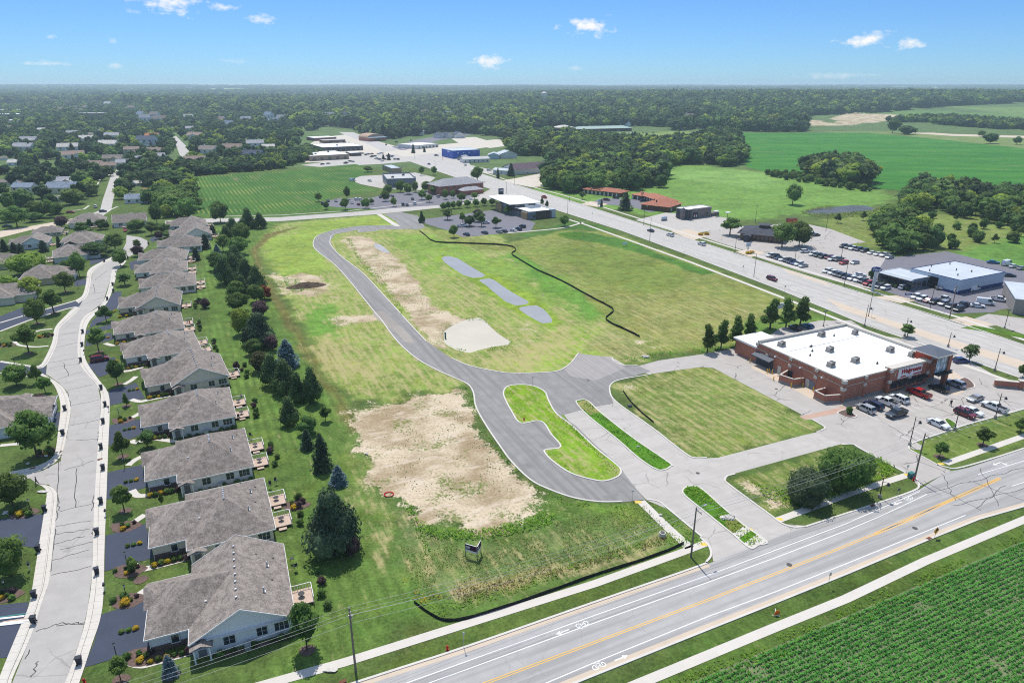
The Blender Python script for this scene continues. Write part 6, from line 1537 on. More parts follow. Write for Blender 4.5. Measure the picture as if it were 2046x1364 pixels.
M_CGLASS = glass_mat('car glass',srgb(24,30,36,.8),.05); M_HEAD = mat('headlamp lens',srgb(232,236,240,.8),.15,.03,5,obj=True); M_TAIL = mat('tail lamp lens',srgb(150,16,20,.8),.2,.05,5,obj=True); M_BED = mat('truck bed liner',srgb(40,40,44,.8),.8,.1,5,obj=True)
SPEC = {'sedan': (4.75,1.82,.26,.92,1.44,1.05,.35,-1.05,-1.75),'hatchback': (4.2,1.78,.26,.94,1.50,1.15,.45,-1.35,-1.98),'suv': (4.7,1.88,.32,1.06,1.72,1.15,.55,-1.85,-2.2),'pickup': (5.8,1.98,.42,1.14,1.88,1.35,.75,-.75,-.98),'van': (5.6,2.0,.36,1.25,2.35,2.1,1.45,-2.7,-2.76)}
def make_vehicle(kind,cat):
 Lg,Wd,sill,hb,hr,a,b,c,d = SPEC[kind]
 t = thing(kind,'x',cat)
 f,r = Lg / 2,-Lg / 2
 mb = MB(); w = Wd / 2
 wr = .36 if kind in ('suv','pickup','van') else .32
 fx,rx = f - .92,r + .98
 def arch(cx): return [(cx + (wr + .07) * math.cos(q),sill + .0 + (wr + .07) * math.sin(q) * 1.25) for q in (0,.79,1.57,2.36,3.14)]
 tailh = hb + (.02 if kind != 'sedan' else .06)
 prof = [(f - .06,sill + .1),(f,sill + .3),(f - .04,hb - .22),(f - .25,hb - .06),(a,hb + .04),(d,tailh)]
 if kind == 'pickup': prof += [(r + .02,hb + .06)]
 elif kind == 'sedan': prof += [(r + .12,tailh - .04)]
 prof += [(r,hb - .18),(r + .02,sill + .2),(r + .1,sill)]
 low = prof + arch(rx)[::-1] + arch(fx)[::-1]
 low = prof + sorted(arch(rx),key=lambda q: q[0]) + sorted(arch(fx),key=lambda q: q[0]) + [(f - .14,sill)]
 for y0,y1,ins in ((-w,w,0),):
  n = len(low); k = len(mb.v)
  # the flanks lean in a little towards the sill and the beltline
  for y in (-w,w):
   for x,z in low:
    q = 1 - .05 * abs((z - (sill + .35)) / .6) - (.10 if abs(x) > Lg / 2 - .16 else 0)
    mb.v.append((x,y * q,z))
  for i in range(n):
   j = (i + 1) % n; mb.f.append((k + i,k + j,k + n + j,k + n + i)); mb.m.append(0)
  from mathutils.geometry import tessellate_polygon
  for tri in tessellate_polygon([[Vector((x,z,0)) for x,z in low]]):
   mb.f.append(tuple(k + i for i in tri)); mb.m.append(0); mb.f.append(tuple(k + n + i for i in tri)); mb.m.append(0)
 wt = w * .78
 mb.face([(b,-wt,hr),(b,wt,hr),(c,wt,hr),(c,-wt,hr)]); mb.face([(b,-wt,hr - .05),(c,-wt,hr - .05),(c,wt,hr - .05),(b,wt,hr - .05)])
 mb.face([(b,-wt,hr),(c,-wt,hr),(c,-wt - .04,hr - .08),(b,-wt - .04,hr - .08)]); mb.face([(b,wt,hr),(b,wt + .04,hr - .08),(c,wt + .04,hr - .08),(c,wt,hr)])
 wb = w * .94
 def pil(x0,x1):
  for s in (-1,1): mb.face([(x0 + .05,s * (wb + .005),hb + .03),(x0 - .06,s * (wb + .005),hb + .03),(x1 - .06,s * (wt + .012),hr - .02),(x1 + .05,s * (wt + .012),hr - .02)])
 pil(a,b); pil((a + d) / 2 + .1,(b + c) / 2 + .05); pil(d + .03,c)
 if kind == 'suv': pil(d + .85,c + .75)
 if kind == 'van':
  for s in (-1,1): mb.face([(.6,s * (wb + .008),hb),(d,s * (wb + .008),hb),(c,s * (wt + .015),hr - .02),(.5,s * (wt + .015),hr - .02)])
  mb.face([(d - .01,-wb,hb),(d - .01,wb,hb),(c - .01,wt,hr - .02),(c - .01,-wt,hr - .02)])
 bd = mb.build('body',PAINT['white'],t,smooth=False); bd['painted'] = 1; bd.material_slots[0].link = 'OBJECT'; bd.material_slots[0].material = PAINT['white']
 g = MB(); g.face([(a,-wb,hb + .03),(a,wb,hb + .03),(b,wt,hr - .03),(b,-wt,hr - .03)]); g.build('windscreen',M_CGLASS,t)
 g = MB(); g.face([(d,wb,tailh - .0),(d,-wb,tailh - .0),(c,-wt,hr - .03),(c,wt,hr - .03)]); g.build('rear_window',M_CGLASS,t)
 for s in (-1,1):
  g = MB(); g.face([(a,s * wb,hb + .02),(d,s * wb,hb + .02),(c,s * wt,hr - .03),(b,s * wt,hr - .03)]); g.build('side_window',M_CGLASS,t)
 for cx in (fx,rx):
  for s in (-1,1):
   q = MB(); q.tube((cx,s * (w - .2),wr),(cx,s * (w - .01),wr),wr,wr,12); wh = q.build('wheel',M_TYRE,t)
   q = MB(); q.tube((cx,s * (w - .02),wr),(cx,s * (w + .003),wr),wr * .6,wr * .5,10); q.build('rim',M_RIM,wh)
 for s in (-1,1):
  q = MB(); q.box((f - .06,s * w * .68,hb - .24),(.1,w * .34,.14)); q.build('headlight',M_HEAD,t)
  q = MB(); q.box((r + .03,s * w * .76,hb - .12 if kind != 'pickup' else hb - .08),(.08,w * .26,.2)); q.build('tail_light',M_TAIL,t)
  q = MB(); q.box((a - .25,s * (w + .08),hb + .08),(.14,.2,.12)); q.build('wing_mirror',M_BED,t)
 if kind == 'pickup':
  q = MB(); q.box(((d - .12 + r + .16) / 2,0,hb + .075),(d - .12 - r - .2,Wd * .80,.01)); q.build('cargo_bed',M_BED,t)
  q = MB()
  for s in (-1,1): q.box(((d + r) / 2,s * Wd * .44,hb + .12),(d - r - .1,.1,.1))
  q.box((r + .06,0,hb + .12),(.08,Wd * .8,.1)); o = q.build('bed_rail',PAINT['white'],t); o['painted'] = 1; o.material_slots[0].link = 'OBJECT'; o.material_slots[0].material = PAINT['white']
 return t
VEH = {}
CATN = {'sedan': 'car','hatchback': 'car','suv': 'car','pickup': 'pickup truck','van': 'van'}
def park(kind,col,u,v,ang,label,group=None):
 x,y = G(u,v + 3)
 if kind not in VEH: VEH[kind] = make_vehicle(kind,CATN[kind]); o = VEH[kind]; fresh = True
 else: o = VEH[kind]; fresh = False
 if fresh:
  o.location = (x,y,.035); o.rotation_euler = (0,0,ang); o['label'] = label
  if group: o['group'] = group
  for ch in KIDS[o]:
   if ch.get('painted'): ch.material_slots[0].material = PAINT[col]
  VEH[kind] = o
  return o
 o = dup(o,(x,y,.035),ang,None,label,group,PAINT[col])
 if not group and 'group' in o: del o['group']
 return o
S = ROW_A
gs = 'cars in the store car park'
for k,c,u,v,a,lb in [('suv','silver',1729,818,S,'silver estate car at the near end of the row before the store'),('suv','dark blue',1745,811,S,'dark blue car beside the silver estate at the store'),('pickup','white',1771,805,S,'white pickup in the row along the store front'),('suv','white',1795,798,S,'white crossover next to the round bush before the store'),('pickup','charcoal',1790,828,ROAD_A + math.pi,'dark grey pickup driving across the store car park'),('pickup','red',1835,787,S,'bright red pickup at the store front'),('suv','black',1875,777,S,'black sport utility car near the store entrance'),('suv','silver',1908,768,S,'silver crossover in the bay by the entrance island'),('sedan','silver',1948,797,ROAD_A + math.pi,'silver car with a dark roof driving through the car park'),('pickup','white',1985,815,ROW_A,'white pickup along the lower kerb of the store car park'),('sedan','white',1942,823,ROW_A + math.pi,'white saloon beside the dark red car'),('suv','maroon',1927,828,ROW_A + math.pi,'dark red car along the lower kerb of the store car park'),('sedan','white',1874,848,ROW_A + math.pi,'white saloon with a black glass roof alone near the lamp'),('hatchback','blue',1919,721,ROAD_A - .35,'blue hatchback beside the thin tree'),('suv','black',1589,656,ROW_A,'dark car behind the store next to a blue one'),('hatchback','sky blue',1613,652,ROW_A,'light blue car parked behind the store')]: park(k,c,u,v,a,lb,gs)
def row(pts,ang,where,group,ox=1380,oy=300,s=3.072,fl=0):
 for i,(k,c,x,y) in enumerate(pts):
  n = ('first','second','third','fourth','fifth','sixth','seventh','eighth','ninth','tenth','eleventh','twelfth','thirteenth')[i]
  park(k,c,ox + x / s,oy + y / s,ang + (math.pi if fl else 0),'%s %s, %s %s' % (c,{'suv': 'wagon','sedan': 'saloon','hatchback': 'hatchback','pickup': 'pickup','van': 'van'}[k],n,where),group)
D_ = R(30)
gd = 'cars in the dealership rows'
row([('suv','white',490,645),('suv','black',517,652),('sedan','dark blue',540,660),('sedan','white',567,668),('suv','charcoal',592,676),('suv','dark blue',615,684),('sedan','blue',640,692),('suv','white',663,698),('sedan','silver',690,708)],D_,'from the left in the far front row by the road',gd,fl=1)
row([('suv','white',750,637),('suv','charcoal',780,645),('suv','charcoal',810,653),('suv','maroon',848,658),('suv','white',868,668),('pickup','grey',905,670),('suv','red',938,690),('sedan','silver',1007,688)],D_,'from the left in the middle row of the far lot',gd,fl=1)
row([('suv','charcoal',937,588),('suv','grey',968,595),('pickup','white',998,602),('suv','dark blue',1030,608),('suv','charcoal',1065,616),('sedan','white',1107,628),('sedan','white',1147,636),('pickup','white',1188,643),('sedan','silver',1220,655)],D_,'from the left in the back row against the thicket',gd,fl=1)
row([('suv','white',838,742),('suv','white',870,752),('suv','grey',898,762),('suv','charcoal',927,770),('suv','dark blue',958,780),('suv','white',990,788),('suv','white',1027,797),('suv','charcoal',1058,805),('suv','red',1087,818),('suv','black',1125,828),('suv','grey',1157,835),('suv','white',1195,845)],D_,'from the left in the row before the oval sign',gd,fl=1)
row([('suv','white',1380,900),('suv','white',1418,912),('sedan','maroon',1457,922),('suv','black',1495,932),('suv','silver',1550,942),('suv','grey',1595,960),('suv','black',1643,977)],D_,'from the left in the row right of the sign',gd,fl=1)
for k,c,x,y,a,lb in [('pickup','white',1555,915,D_,'white pickup behind the verge row'),('pickup','dark blue',1668,952,D_ + math.pi,'dark blue pickup at the right end of the verge row'),('sedan','white',1758,955,R(-20),'white saloon in front of the white panel van'),('van','white',1805,938,R(-25),'white panel van at the lot\'s lower corner'),('pickup','white',1892,918,R(-30),'white work truck beside the black flatbed'),('pickup','black',1955,912,R(-30),'black flatbed truck at the lot edge'),('sedan','white',1038,764,R(-12),'white saloon parked across, behind the sign row'),('suv','white',1300,842,R(35),'white sport utility car before the showroom'),('pickup','silver',1555,850,R(-20),'silver pickup at the blue doored workshop'),('van','white',1733,853,R(25),'white minivan at the workshop wall'),('suv','white',700,620,R(10),'white car alone by the restaurant hedge'),('sedan','sky blue',1855,687,R(-20),'blue car behind the workshop'),('van','white',1937,697,R(30),'white van at the back fence of the lot'),('sedan','white',1978,710,R(30),'white saloon beside the van at the back'),('sedan','silver',2025,722,R(30),'silver saloon at the right picture edge'),('sedan','charcoal',1953,767,R(-12),'dark saloon at the right end of the workshop'),('suv','white',742,512,D_,'pale car behind the dark roofed restaurant'),('sedan','charcoal',770,518,D_,'dark car behind the dark roofed restaurant')]: park(k,c,1380 + x / 3.072,300 + y / 3.072,a,lb)
for k,c,u,v,a,lb in [('sedan','charcoal',1300,460,ROW_A,'dark car on the arterial road opposite the stone restaurant'),('suv','white',1339,469,ROW_A,'white car following on the arterial road'),('suv','white',1402,487,ROW_A,'white car turning near the dark roofed restaurant'),('suv','maroon',1542,557,ROW_A + math.pi,'dark red car on the arterial road below the dealership'),('pickup','red',1087,393,ROW_A,'red pickup on the arterial road by the motel lawn'),('sedan','dark blue',857,326,ROW_A,'dark car far up the arterial road'),('suv','maroon',200,718,ROAD_A + R(2),'maroon sport utility car parked on a house driveway'),('sedan','red',141,423,R(20),'red car by the far side street'),('suv','white',191,412,ROW_A,'white car parked on the far side street'),('hatchback','dark blue',206,421,R(40),'dark car half hidden at the side street corner'),('sedan','red',251,459,R(-65),'red car inside the porch house garage drive'),('sedan','charcoal',15,451,R(20),'dark car by the white drive at the left edge'),('suv','maroon',1212,398,R(-20),'dark red car at the motel rooms'),('sedan','charcoal',1231,394,R(-20),'dark car at the motel rooms'),('suv','black',1285,400,R(15),'dark car in the motel court')]: park(k,c,u,v,a,lb)
row([('pickup','white',425,972),('suv','white',665,937)],R(12),'from the left round the clinic turning circle','cars in the clinic car park',840,260,5.1)
row([('sedan','dark blue',470,1057),('sedan','charcoal',655,1040),('sedan','silver',803,1030),('sedan','charcoal',855,1025),('sedan','white',948,1015),('suv','dark blue',1000,1005),('suv','black',1040,978)],R(125),'from the left in the near clinic row','cars in the clinic car park',840,260,5.1)
row([('suv','charcoal',430,895),('sedan','charcoal',487,868),('sedan','silver',567,868),('sedan','silver',655,862),('sedan','white',730,887),('suv','white',772,852),('suv','white',812,852),('sedan','maroon',797,902)],R(110),'from the left in the left office car park','cars in the office car parks',560,230,5.1)
row([('sedan','charcoal',1020,827),('sedan','charcoal',1147,823),('sedan','grey',1347,847),('suv','charcoal',1250,905),('sedan','grey',1292,908),('suv','white',1370,897),('suv','silver',1610,823),('sedan','white',1940,850)],R(105),'from the left in the right office car park','cars in the office car parks',560,230,5.1)
for k,c,x,y,a,lb in [('van','white',738,660,R(-20),'white box truck at the edge of the bean field'),('sedan','silver',912,662,R(-50),'silver car at the blue grey office'),('pickup','white',1345,622,R(20),'white pickup behind the blue grey office')]: park(k,c,560 + x / 5.1,230 + y / 5.1,a,lb)
rc = random.Random(9)
for (x,y) in [(870,395),(900,388),(935,414),(962,407),(985,437),(1012,442),(1040,457),(1064,440),(1090,405),(1130,415),(1170,440),(1200,442),(935,385),(1000,385),(1030,380),(840,380),(1105,400),(1145,408),(430,490),(490,485),(670,480),(710,460),(740,465),(540,270),(580,272),(620,268),(660,270),(700,272)]:
 c = rc.choice(['white','silver','charcoal','grey','black','white','maroon']); k = rc.choice(['sedan','suv','suv','pickup'])
 park(k,c,560 + x / 5.1,230 + y / 5.1,R(rc.choice([60,65,125,150])),'%s vehicle on the crowded far lot by the white flat roofs' % c,'vehicles on the far sales lot')
for (x,y,c) in ((1185,265,'black'),(1078,292,'charcoal'),(1592,402,'black'),(1885,500,'white'),(1330,248,'charcoal'),(700,400,'white'),(830,430,'charcoal')):
 ox,oy = (560,230) if x > 900 else (840,260)
 park('suv',c,ox + x / 5.1,oy + y / 5.1,R(rc.choice([20,110])),'%s vehicle in the far business yards' % c,'vehicles in the far business yards')
for i in range(16): park('suv',rc.choice(['white','silver','charcoal','maroon']),1112 + i * 13 + rc.uniform(-4,4),267 - i * .25,R(rc.choice([80,100])),'vehicle parked before the long green roofed building','vehicles before the long green roof')
# ================================================================== BUILDINGS
M_BRICK = brick_mat('red brick',srgb(192,122,98,.85),srgb(166,100,82,.85),srgb(190,164,146,.85),1.0,.4,.14)
M_BRICKD = brick_mat('dark brown brick',srgb(96,78,72,.8),srgb(78,64,60,.8),srgb(120,106,98,.8),1.0,.4,.14)
M_STONE = brick_mat('grey stone facing',srgb(150,140,136,.8),srgb(122,114,112,.8),srgb(100,94,92,.8),1.0,.7,.3)
M_TANST = brick_mat('tan stone facing',srgb(206,178,132,.8),srgb(186,156,112,.8),srgb(160,140,110,.8),1.0,.8,.3)
M_MEMB = mat('white roof membrane',srgb(246,246,244,.86),.6,.03,.25,obj=True)
M_MEMG = mat('grey roof membrane',srgb(196,196,194,.8),.8,.08,.3,obj=True)
M_CAP = mat('stone coping',srgb(214,208,196,.8),.8,.06,2,obj=True); M_BASE = mat('grey concrete base',srgb(160,154,148,.8),.9,.1,2,obj=True)
M_SIGNW = mat('white sign face',srgb(244,244,246,.86),.4,.02,2,obj=True); M_SIGNR = mat('red sign letters',srgb(176,24,34,.85),.4,.03,2,obj=True); M_SIGNB = mat('blue sign oval',srgb(24,58,128,.85),.3,.05,2,obj=True)
M_ORANGE = mat('orange red render',srgb(196,84,62,.8),.8,.05,2,obj=True); M_BLACK = mat('black awning',srgb(34,34,38,.8),.6,.1,3,obj=True); M_CANOPY = mat('slate canopy roof',srgb(92,98,110,.8),.6,.08,1.5,obj=True)
M_YELP = mat('yellow bollard paint',srgb(238,186,40,.85),.5,.05,4,obj=True); M_HVAC = mat('rooftop unit metal',srgb(168,164,158,.8),.5,.14,2,obj=True,metal=.2); M_HVACD = mat('rooftop unit coil',srgb(86,84,84,.8),.6,.3,6,obj=True)
M_BLUEW = mat('bright blue metal cladding',srgb(24,84,190,.85),.5,.06,.6,obj=True); M_PBLUE = mat('pale blue metal cladding',srgb(196,212,226,.8),.5,.06,.5,obj=True); M_NAVY = mat('navy base paint',srgb(34,62,122,.8),.6,.06,1,obj=True)
M_MROOF = mat('pale metal roof',srgb(206,212,216,.82),.45,.08,.25,obj=True); M_GREYW = mat('grey wall panels',srgb(122,130,140,.8),.7,.08,.7,obj=True); M_LGREY = mat('light grey panels',srgb(196,204,210,.8),.6,.05,.6,obj=True)
M_TANW = mat('tan wall',srgb(176,156,134,.8),.8,.1,.6,obj=True); M_WHITEW = mat('white wall',srgb(234,232,226,.82),.7,.06,.6,obj=True); M_TERRA = shingle_mat('terracotta roof',srgb(184,122,98,.8)); M_PURP = shingle_mat('purple brown roof',srgb(104,88,98,.8)); M_DKROOF = shingle_mat('dark slate roof',srgb(84,86,96,.8))
M_BARREL = mat('rusty barrel roof',srgb(186,156,130,.8),.7,.15,.4,obj=True); M_GREENR = mat('green metal roof',srgb(168,190,178,.8),.5,.08,.2,obj=True); M_BRNW = mat('brown timber wall',srgb(120,84,62,.8),.8,.15,1,obj=True); M_CHAR = mat('charcoal panel',srgb(62,66,76,.8),.6,.08,1,obj=True)
def parapet_roof(t,W,D,H,m_roof,m_cap,ph=.5,th=.35,o=(0,0)):
 r = MB(); r.box((o[0] + W / 2,o[1] + D / 2,H - .1),(W - .02,D - .02,.2)); rf = r.build('roof',m_roof,t)
 p = MB()
 for c,s in (((W / 2,th / 2),(W,th)),((W / 2,D - th / 2),(W,th)),((th / 2,D / 2),(th,D - 2 * th - .01)),((W - th / 2,D / 2),(th,D - 2 * th - .01))):
  p.box((o[0] + c[0],o[1] + c[1],H + ph / 2),(s[0] + .06 if s[0] > s[1] else s[0],s[1] + .0,ph))
 p.build('parapet',m_cap,t)
 return rf
def hvac(parent,x,y,z,s=1.0,rz=.1):
 m = MB(); m.box((x,y,z + .2),(2.1 * s,1.5 * s,.4),rz); m.box((x,y,z + .85),(1.9 * s,1.35 * s,.9),rz); u = m.build('rooftop_unit',M_HVAC,parent)
 m = MB(); m.box((x + .45 * s,y,z + 1.32),(.8 * s,1.1 * s,.08),rz); m.box((x,y - .69 * s,z + .85),(1.5 * s,.04,.6),rz); m.box((x + .97 * s,y,z + .8),(.04,1.0 * s,.6),rz); m.build('coil',M_HVACD,u)
def text_obj(s,size,m,parent,loc,rot,shear=0.0,depth=.04,name='lettering',stretch=1.0):
 cu = bpy.data.curves.new(name,'FONT'); cu.body = s; cu.size = size; cu.extrude = depth; cu.align_x = 'CENTER'; cu.align_y = 'CENTER'; cu.shear = shear; cu.offset = .012 * size
 cu.materials.append(m); tmp = bpy.data.objects.new(name,cu); COL.objects.link(tmp); bpy.context.view_layer.update(); me = bpy.data.meshes.new_from_object(tmp.evaluated_get(bpy.context.evaluated_depsgraph_get())); bpy.data.objects.remove(tmp); o = add(name,me,parent); o.location = loc; o.rotation_euler = rot; o.scale = (stretch,1,1); return o
 # ---- the brick store
bx,by = G(1680,805)
store = thing('brick_store','red brick drugstore with a bright white flat roof and a slate corner canopy','store',(bx,by,0),ROAD_A)
W_,D_s,H_ = 34.0,28.6,5.7
m = MB(); m.box((W_ / 2,D_s / 2,H_ / 2 + .2),(W_,D_s,H_ - .4)); m.box((4.8,D_s + 4,2.2),(9.4,8.0,4.4)); m.build('wall',M_BRICK,store)
m = MB(); m.box((W_ / 2,D_s / 2,.35),(W_ + .12,D_s + .12,.7)); m.build('base_course',M_BASE,store)
rf = parapet_roof(store,W_,D_s,H_ + .05,M_MEMB,M_CAP,.25,.3)
m = MB(); m.box((4.8,D_s + 4.1,4.5),(10.6,9.0,.5)); m.build('drive_through_roof',M_MEMB,store)
m = MB()
for c,s in (((22.0,-.55,H_ / 2 + .45),(14.0,1.0,H_ - .1)),): m.box(c,s)
m.build('front_bay',M_BRICK,store)
m = MB(); m.box((22.0,-.2,H_ + .75),(14.4,2.0,.5)); m.box((17,D_s - .3,H_ + .55),(W_,.5,.6)); m.build('parapet',M_CAP,store)
m = MB(); m.box((W_ - .2,D_s / 2 + 2,H_ + .5),(.5,D_s - 4,.55)); m.build('parapet',M_CAP,store)
m = MB()
for x in (14.95,29.05): m.box((x,-.6,3.4),(.5,1.1,6.3))
for x in (0.0,7.0): m.box((x + .35,.0,2.9),(.8,.16,5.6))
for y in (8.2,16.5,24.5): m.box((-.02,y,2.9),(.16,.8,5.6))
m.build('pilaster',M_BRICK,store)
for x,y,z in ((0.1,0.1,5.45),(0.1,.1,3.6),(7.3,-.02,5.45),(7.3,-.02,3.6),(-.02,8.2,5.45),(-.02,8.2,3.6),(-.02,16.5,5.45),(-.02,16.5,3.6),(-.02,24.5,3.6),(14.95,-1.1,3.2),(22.2,-1.1,3.2),(29.05,-1.1,3.2),(14.95,-1.1,6.1),(29.05,-1.1,6.1),(0,28.4,5.45)):
 m = MB(); m.box((x,y,z),(1.0,1.0 if x < 5 or y > 3 else .5,.8) if y < 3 and x > 5 else (.5 if y > 3 else 1.0,1.0,.8)); m.build('stone_block',M_CAP,store)
m = MB(); m.box((W_ / 2,-.03,4.3),(W_ * .98,.08,.12)); m.box((-.03,D_s / 2,4.3),(.08,D_s * .98,.12)); m.build('string_course',M_CAP,store)
m = MB(); m.box((22.0,-1.1,4.75),(8.8,.1,2.6)); sg = m.build('sign_panel',M_SIGNW,store)
text_obj('Walgreens',1.75,M_SIGNR,sg,(22.2,-1.2,5.15),(R(90),0,0),.25,.05,'lettering',1.0)
for x,w in ((19.6,1.9),(24.9,3.0)):
 m = MB(); m.box((x,-1.18,3.85),(w,.06,.32)); m.build('sign_strip',M_SIGNR,sg)
for x in (16.6,30.6):
 m = MB(); m.box((x,-1.09 if x < 29 else -.05,5.0),(.22,.1,1.1)); m.build('slot_light',M_CAP,store)
for i,x in enumerate((16.9,20.1,23.3,26.8)):
 fr = MB(); fr.box((x,-1.08,1.85),(2.6,.1,1.5)); f_ = fr.build('window',M_BLACK,store)
 for k in range(3): pn = MB(); pn.box((x - .86 + .86 * k,-1.14,1.85),(.76,.04,1.34)); pn.build('pane',M_GLASS,f_)
 aw = MB(); aw.face([(x - 1.5,-1.1,3.05),(x + 1.5,-1.1,3.05),(x + 1.5,-2.1,2.65),(x - 1.5,-2.1,2.65)]); aw.face([(x - 1.5,-2.1,2.65),(x + 1.5,-2.1,2.65),(x + 1.5,-2.1,2.45),(x - 1.5,-2.1,2.45)]); aw.build('awning',M_BLACK,store)
 # corner entrance tower
m = MB(); m.box((33.6,-2.9,4.1),(1.1,1.1,8.2)); m.box((33.6,2.6,4.1),(1.1,1.1,8.2)); m.build('tower_column',M_BRICK,store)
m = MB(); m.box((29.2,.9,6.6),(.3,4.2,3.2)); m.box((31.4,2.9,6.6),(4.0,.3,3.2)); m.build('tower_back',M_ORANGE,store)
m = MB(); m.box((31.0,-3.0,5.9),(4.0,.15,4.2)); m.build('tower_glazing',glass_mat('pale glazing',srgb(150,170,180,.8),.1),store)
for k in range(4):
 m = MB(); m.box((29.3 + 1.15 * k,-3.12,5.9),(.09,.1,4.2)); m.build('mullion',M_GALV,store)
m = MB()
m.box((31.2,-.2,8.3),(7.4,7.4,.25)); cn = m.build('canopy_edge',M_CAP,store)
m = MB(); m.face([(27.6,-3.8,8.43),(34.8,-3.8,8.43),(31.2,-.2,8.95)]); m.face([(34.8,-3.8,8.43),(34.8,3.4,8.43),(31.2,-.2,8.95)]); m.face([(34.8,3.4,8.43),(27.6,3.4,8.43),(31.2,-.2,8.95)]); m.face([(27.6,3.4,8.43),(27.6,-3.8,8.43),(31.2,-.2,8.95)]); m.build('canopy_roof',M_CANOPY,store)
m = MB(); m.box((31.3,-3.6,3.5),(5.4,1.6,.3)); m.box((34.6,-.5,3.5),(1.4,6.0,.3)); m.build('entrance_awning',M_BLACK,store)
for hv in ((4.1,24.0),(20.2,25.0),(12.6,15.5),(30.0,22.0),(12.4,7.4),(4.4,8.0),(27.0,8.6),(29.0,3.9)): hvac(rf,hv[0],hv[1],H_ + .05,.95 if hv[0] < 28.5 else .8)
for x,y,s_ in ((11.0,20.2,.5),(5.5,15.5,.3),(8.5,17.5,.35),(16.5,4.2,.35),(23.5,23.5,.3)):
 m = MB(); m.box((x,y,H_ + .2),(s_ * 1.8,s_,.35),.3); m.tube((x,y,H_ + .3),(x,y,H_ + .75),.12,.1,6); m.build('roof_vent',M_HVACD,rf)
m = MB()
for a,b in (((2,11.6),(32,11.6)),((15.8,1.4),(15.8,27)),((2,20),(30,20.4))): m.box(((a[0] + b[0]) / 2,(a[1] + b[1]) / 2,H_ + .06),(max(.12,b[0] - a[0]),max(.12,b[1] - a[1]),.03))
m.build('roof_seam',M_MEMG,rf)
# side wall: dock canopy, doors, screens, lamps
m = MB(); m.face([(0,21.8,3.5),(0,28.4,3.5),(-1.9,28.4,2.9),(-1.9,21.8,2.9)]); m.face([(-1.9,21.8,2.9),(-1.9,28.4,2.9),(-1.9,28.4,2.6),(-1.9,21.8,2.6)]); m.build('dock_canopy',M_CANOPY,store)
for k in range(4):
 m = MB(); m.box((-.06,22.8 + 1.55 * k,1.35),(.12,1.4,2.5)); m.build('dock_door',M_CHAR,store)
for y,mm_,w in ((19.8,M_CAP,1.1),(16.0,M_CHAR,1.3),(10.4,M_CAP,1.2),(8.9,M_GREYW,1.7)):
 m = MB(); m.box((-.07,y,1.1),(.14,w,2.2)); m.build('door',mm_,store)
def screen(pts,h=2.1):
 m = MB(); c = MB(); b = MB()
 for (x0,y0),(x1,y1) in zip(pts[:-1],pts[1:]):
  L = math.hypot(x1 - x0,y1 - y0); a = math.atan2(y1 - y0,x1 - x0); mx,my = (x0 + x1) / 2,(y0 + y1) / 2
  m.box((mx,my,h / 2),(L + .1,.28,h),a); c.box((mx,my,h + .05),(L + .2,.4,.12),a); b.box((mx,my,.32),(L + .2,.36,.64),a)
 w = m.build('screen_wall',M_BRICK,store); c.build('coping',M_CAP,w); b.build('base_course',M_BASE,w)
screen([(-.2,16.9),(-4.2,15.6),(-3.2,12.0),(-.2,11.5)]); screen([(-.2,4.8),(-3.9,4.6),(-4.0,1.6),(-.1,.4)])
for y in (5.8,12.6,21.0):
 m = MB(); m.tube((0,y,4.7),(-.9,y,4.9),.04,n=6); m.tube((-.9,y,4.9),(-.9,y,4.55),.06,.28,8); m.build('wall_lamp',M_SIGNW,store)
for i,(x,y) in enumerate(((-1.7,21.6),(-2.6,21.4),(-1.6,20.6),(-4.7,17.0),(-4.0,11.8),(-.9,10.9),(-.9,7.6),(-1.6,28.8))):
 o = thing('bollard','yellow safety bollard at the store\'s service wall, %s from the dock' % ('first','second','third','fourth','fifth','sixth','seventh','eighth')[i],'bollard',(bx + x * math.cos(ROAD_A) - y * math.sin(ROAD_A),by + x * math.sin(ROAD_A) + y * math.cos(ROAD_A),.03),0,'yellow bollards at the store')
 m = MB(); m.tube((0,0,0),(0,0,1.1),.13,n=8); m.ball((0,0,1.1),.13,8,4); m.build('post',M_YELP,o)
for x in (29.8,31.6,33.2):
 o = thing('bollard','dark bollard on the paving before the store entrance','bollard',(bx + x * math.cos(ROAD_A) + 5.0 * math.sin(ROAD_A),by + x * math.sin(ROAD_A) - 5.0 * math.cos(ROAD_A),.05),0,'dark bollards at the store entrance')
 m = MB(); m.tube((0,0,0),(0,0,1.0),.1,n=8); m.build('post',M_CHAR,o)
for u,v in ((1696,826),(1809,803)): tree_px('shg',u,v,v - 14,'clipped round bush on the %s island of the store car park' % ('left' if u < 1750 else 'middle'),None,14)
# brick sign wall at the far right
x,y = G(2034,776); o = thing('sign_wall','curved brick wall with a pale cap at the right edge of the store car park','wall',(x,y,0),ROW_A - R(40))
m = MB(); m.box((0,2.4,.9),(.8,6.0,1.8)); m.box((0,-.4,1.1),(1.1,1.1,2.2)); m.build('wall',M_BRICK,o); m = MB(); m.box((0,2.5,1.86),(1.1,6.2,.12)); m.box((0,-.4,2.28),(1.4,1.4,.16)); m.build('coping',M_CAP,o); m = MB(); m.box((0,2.4,.2),(1.0,6.2,.4)); m.build('base_course',M_BASE,o)
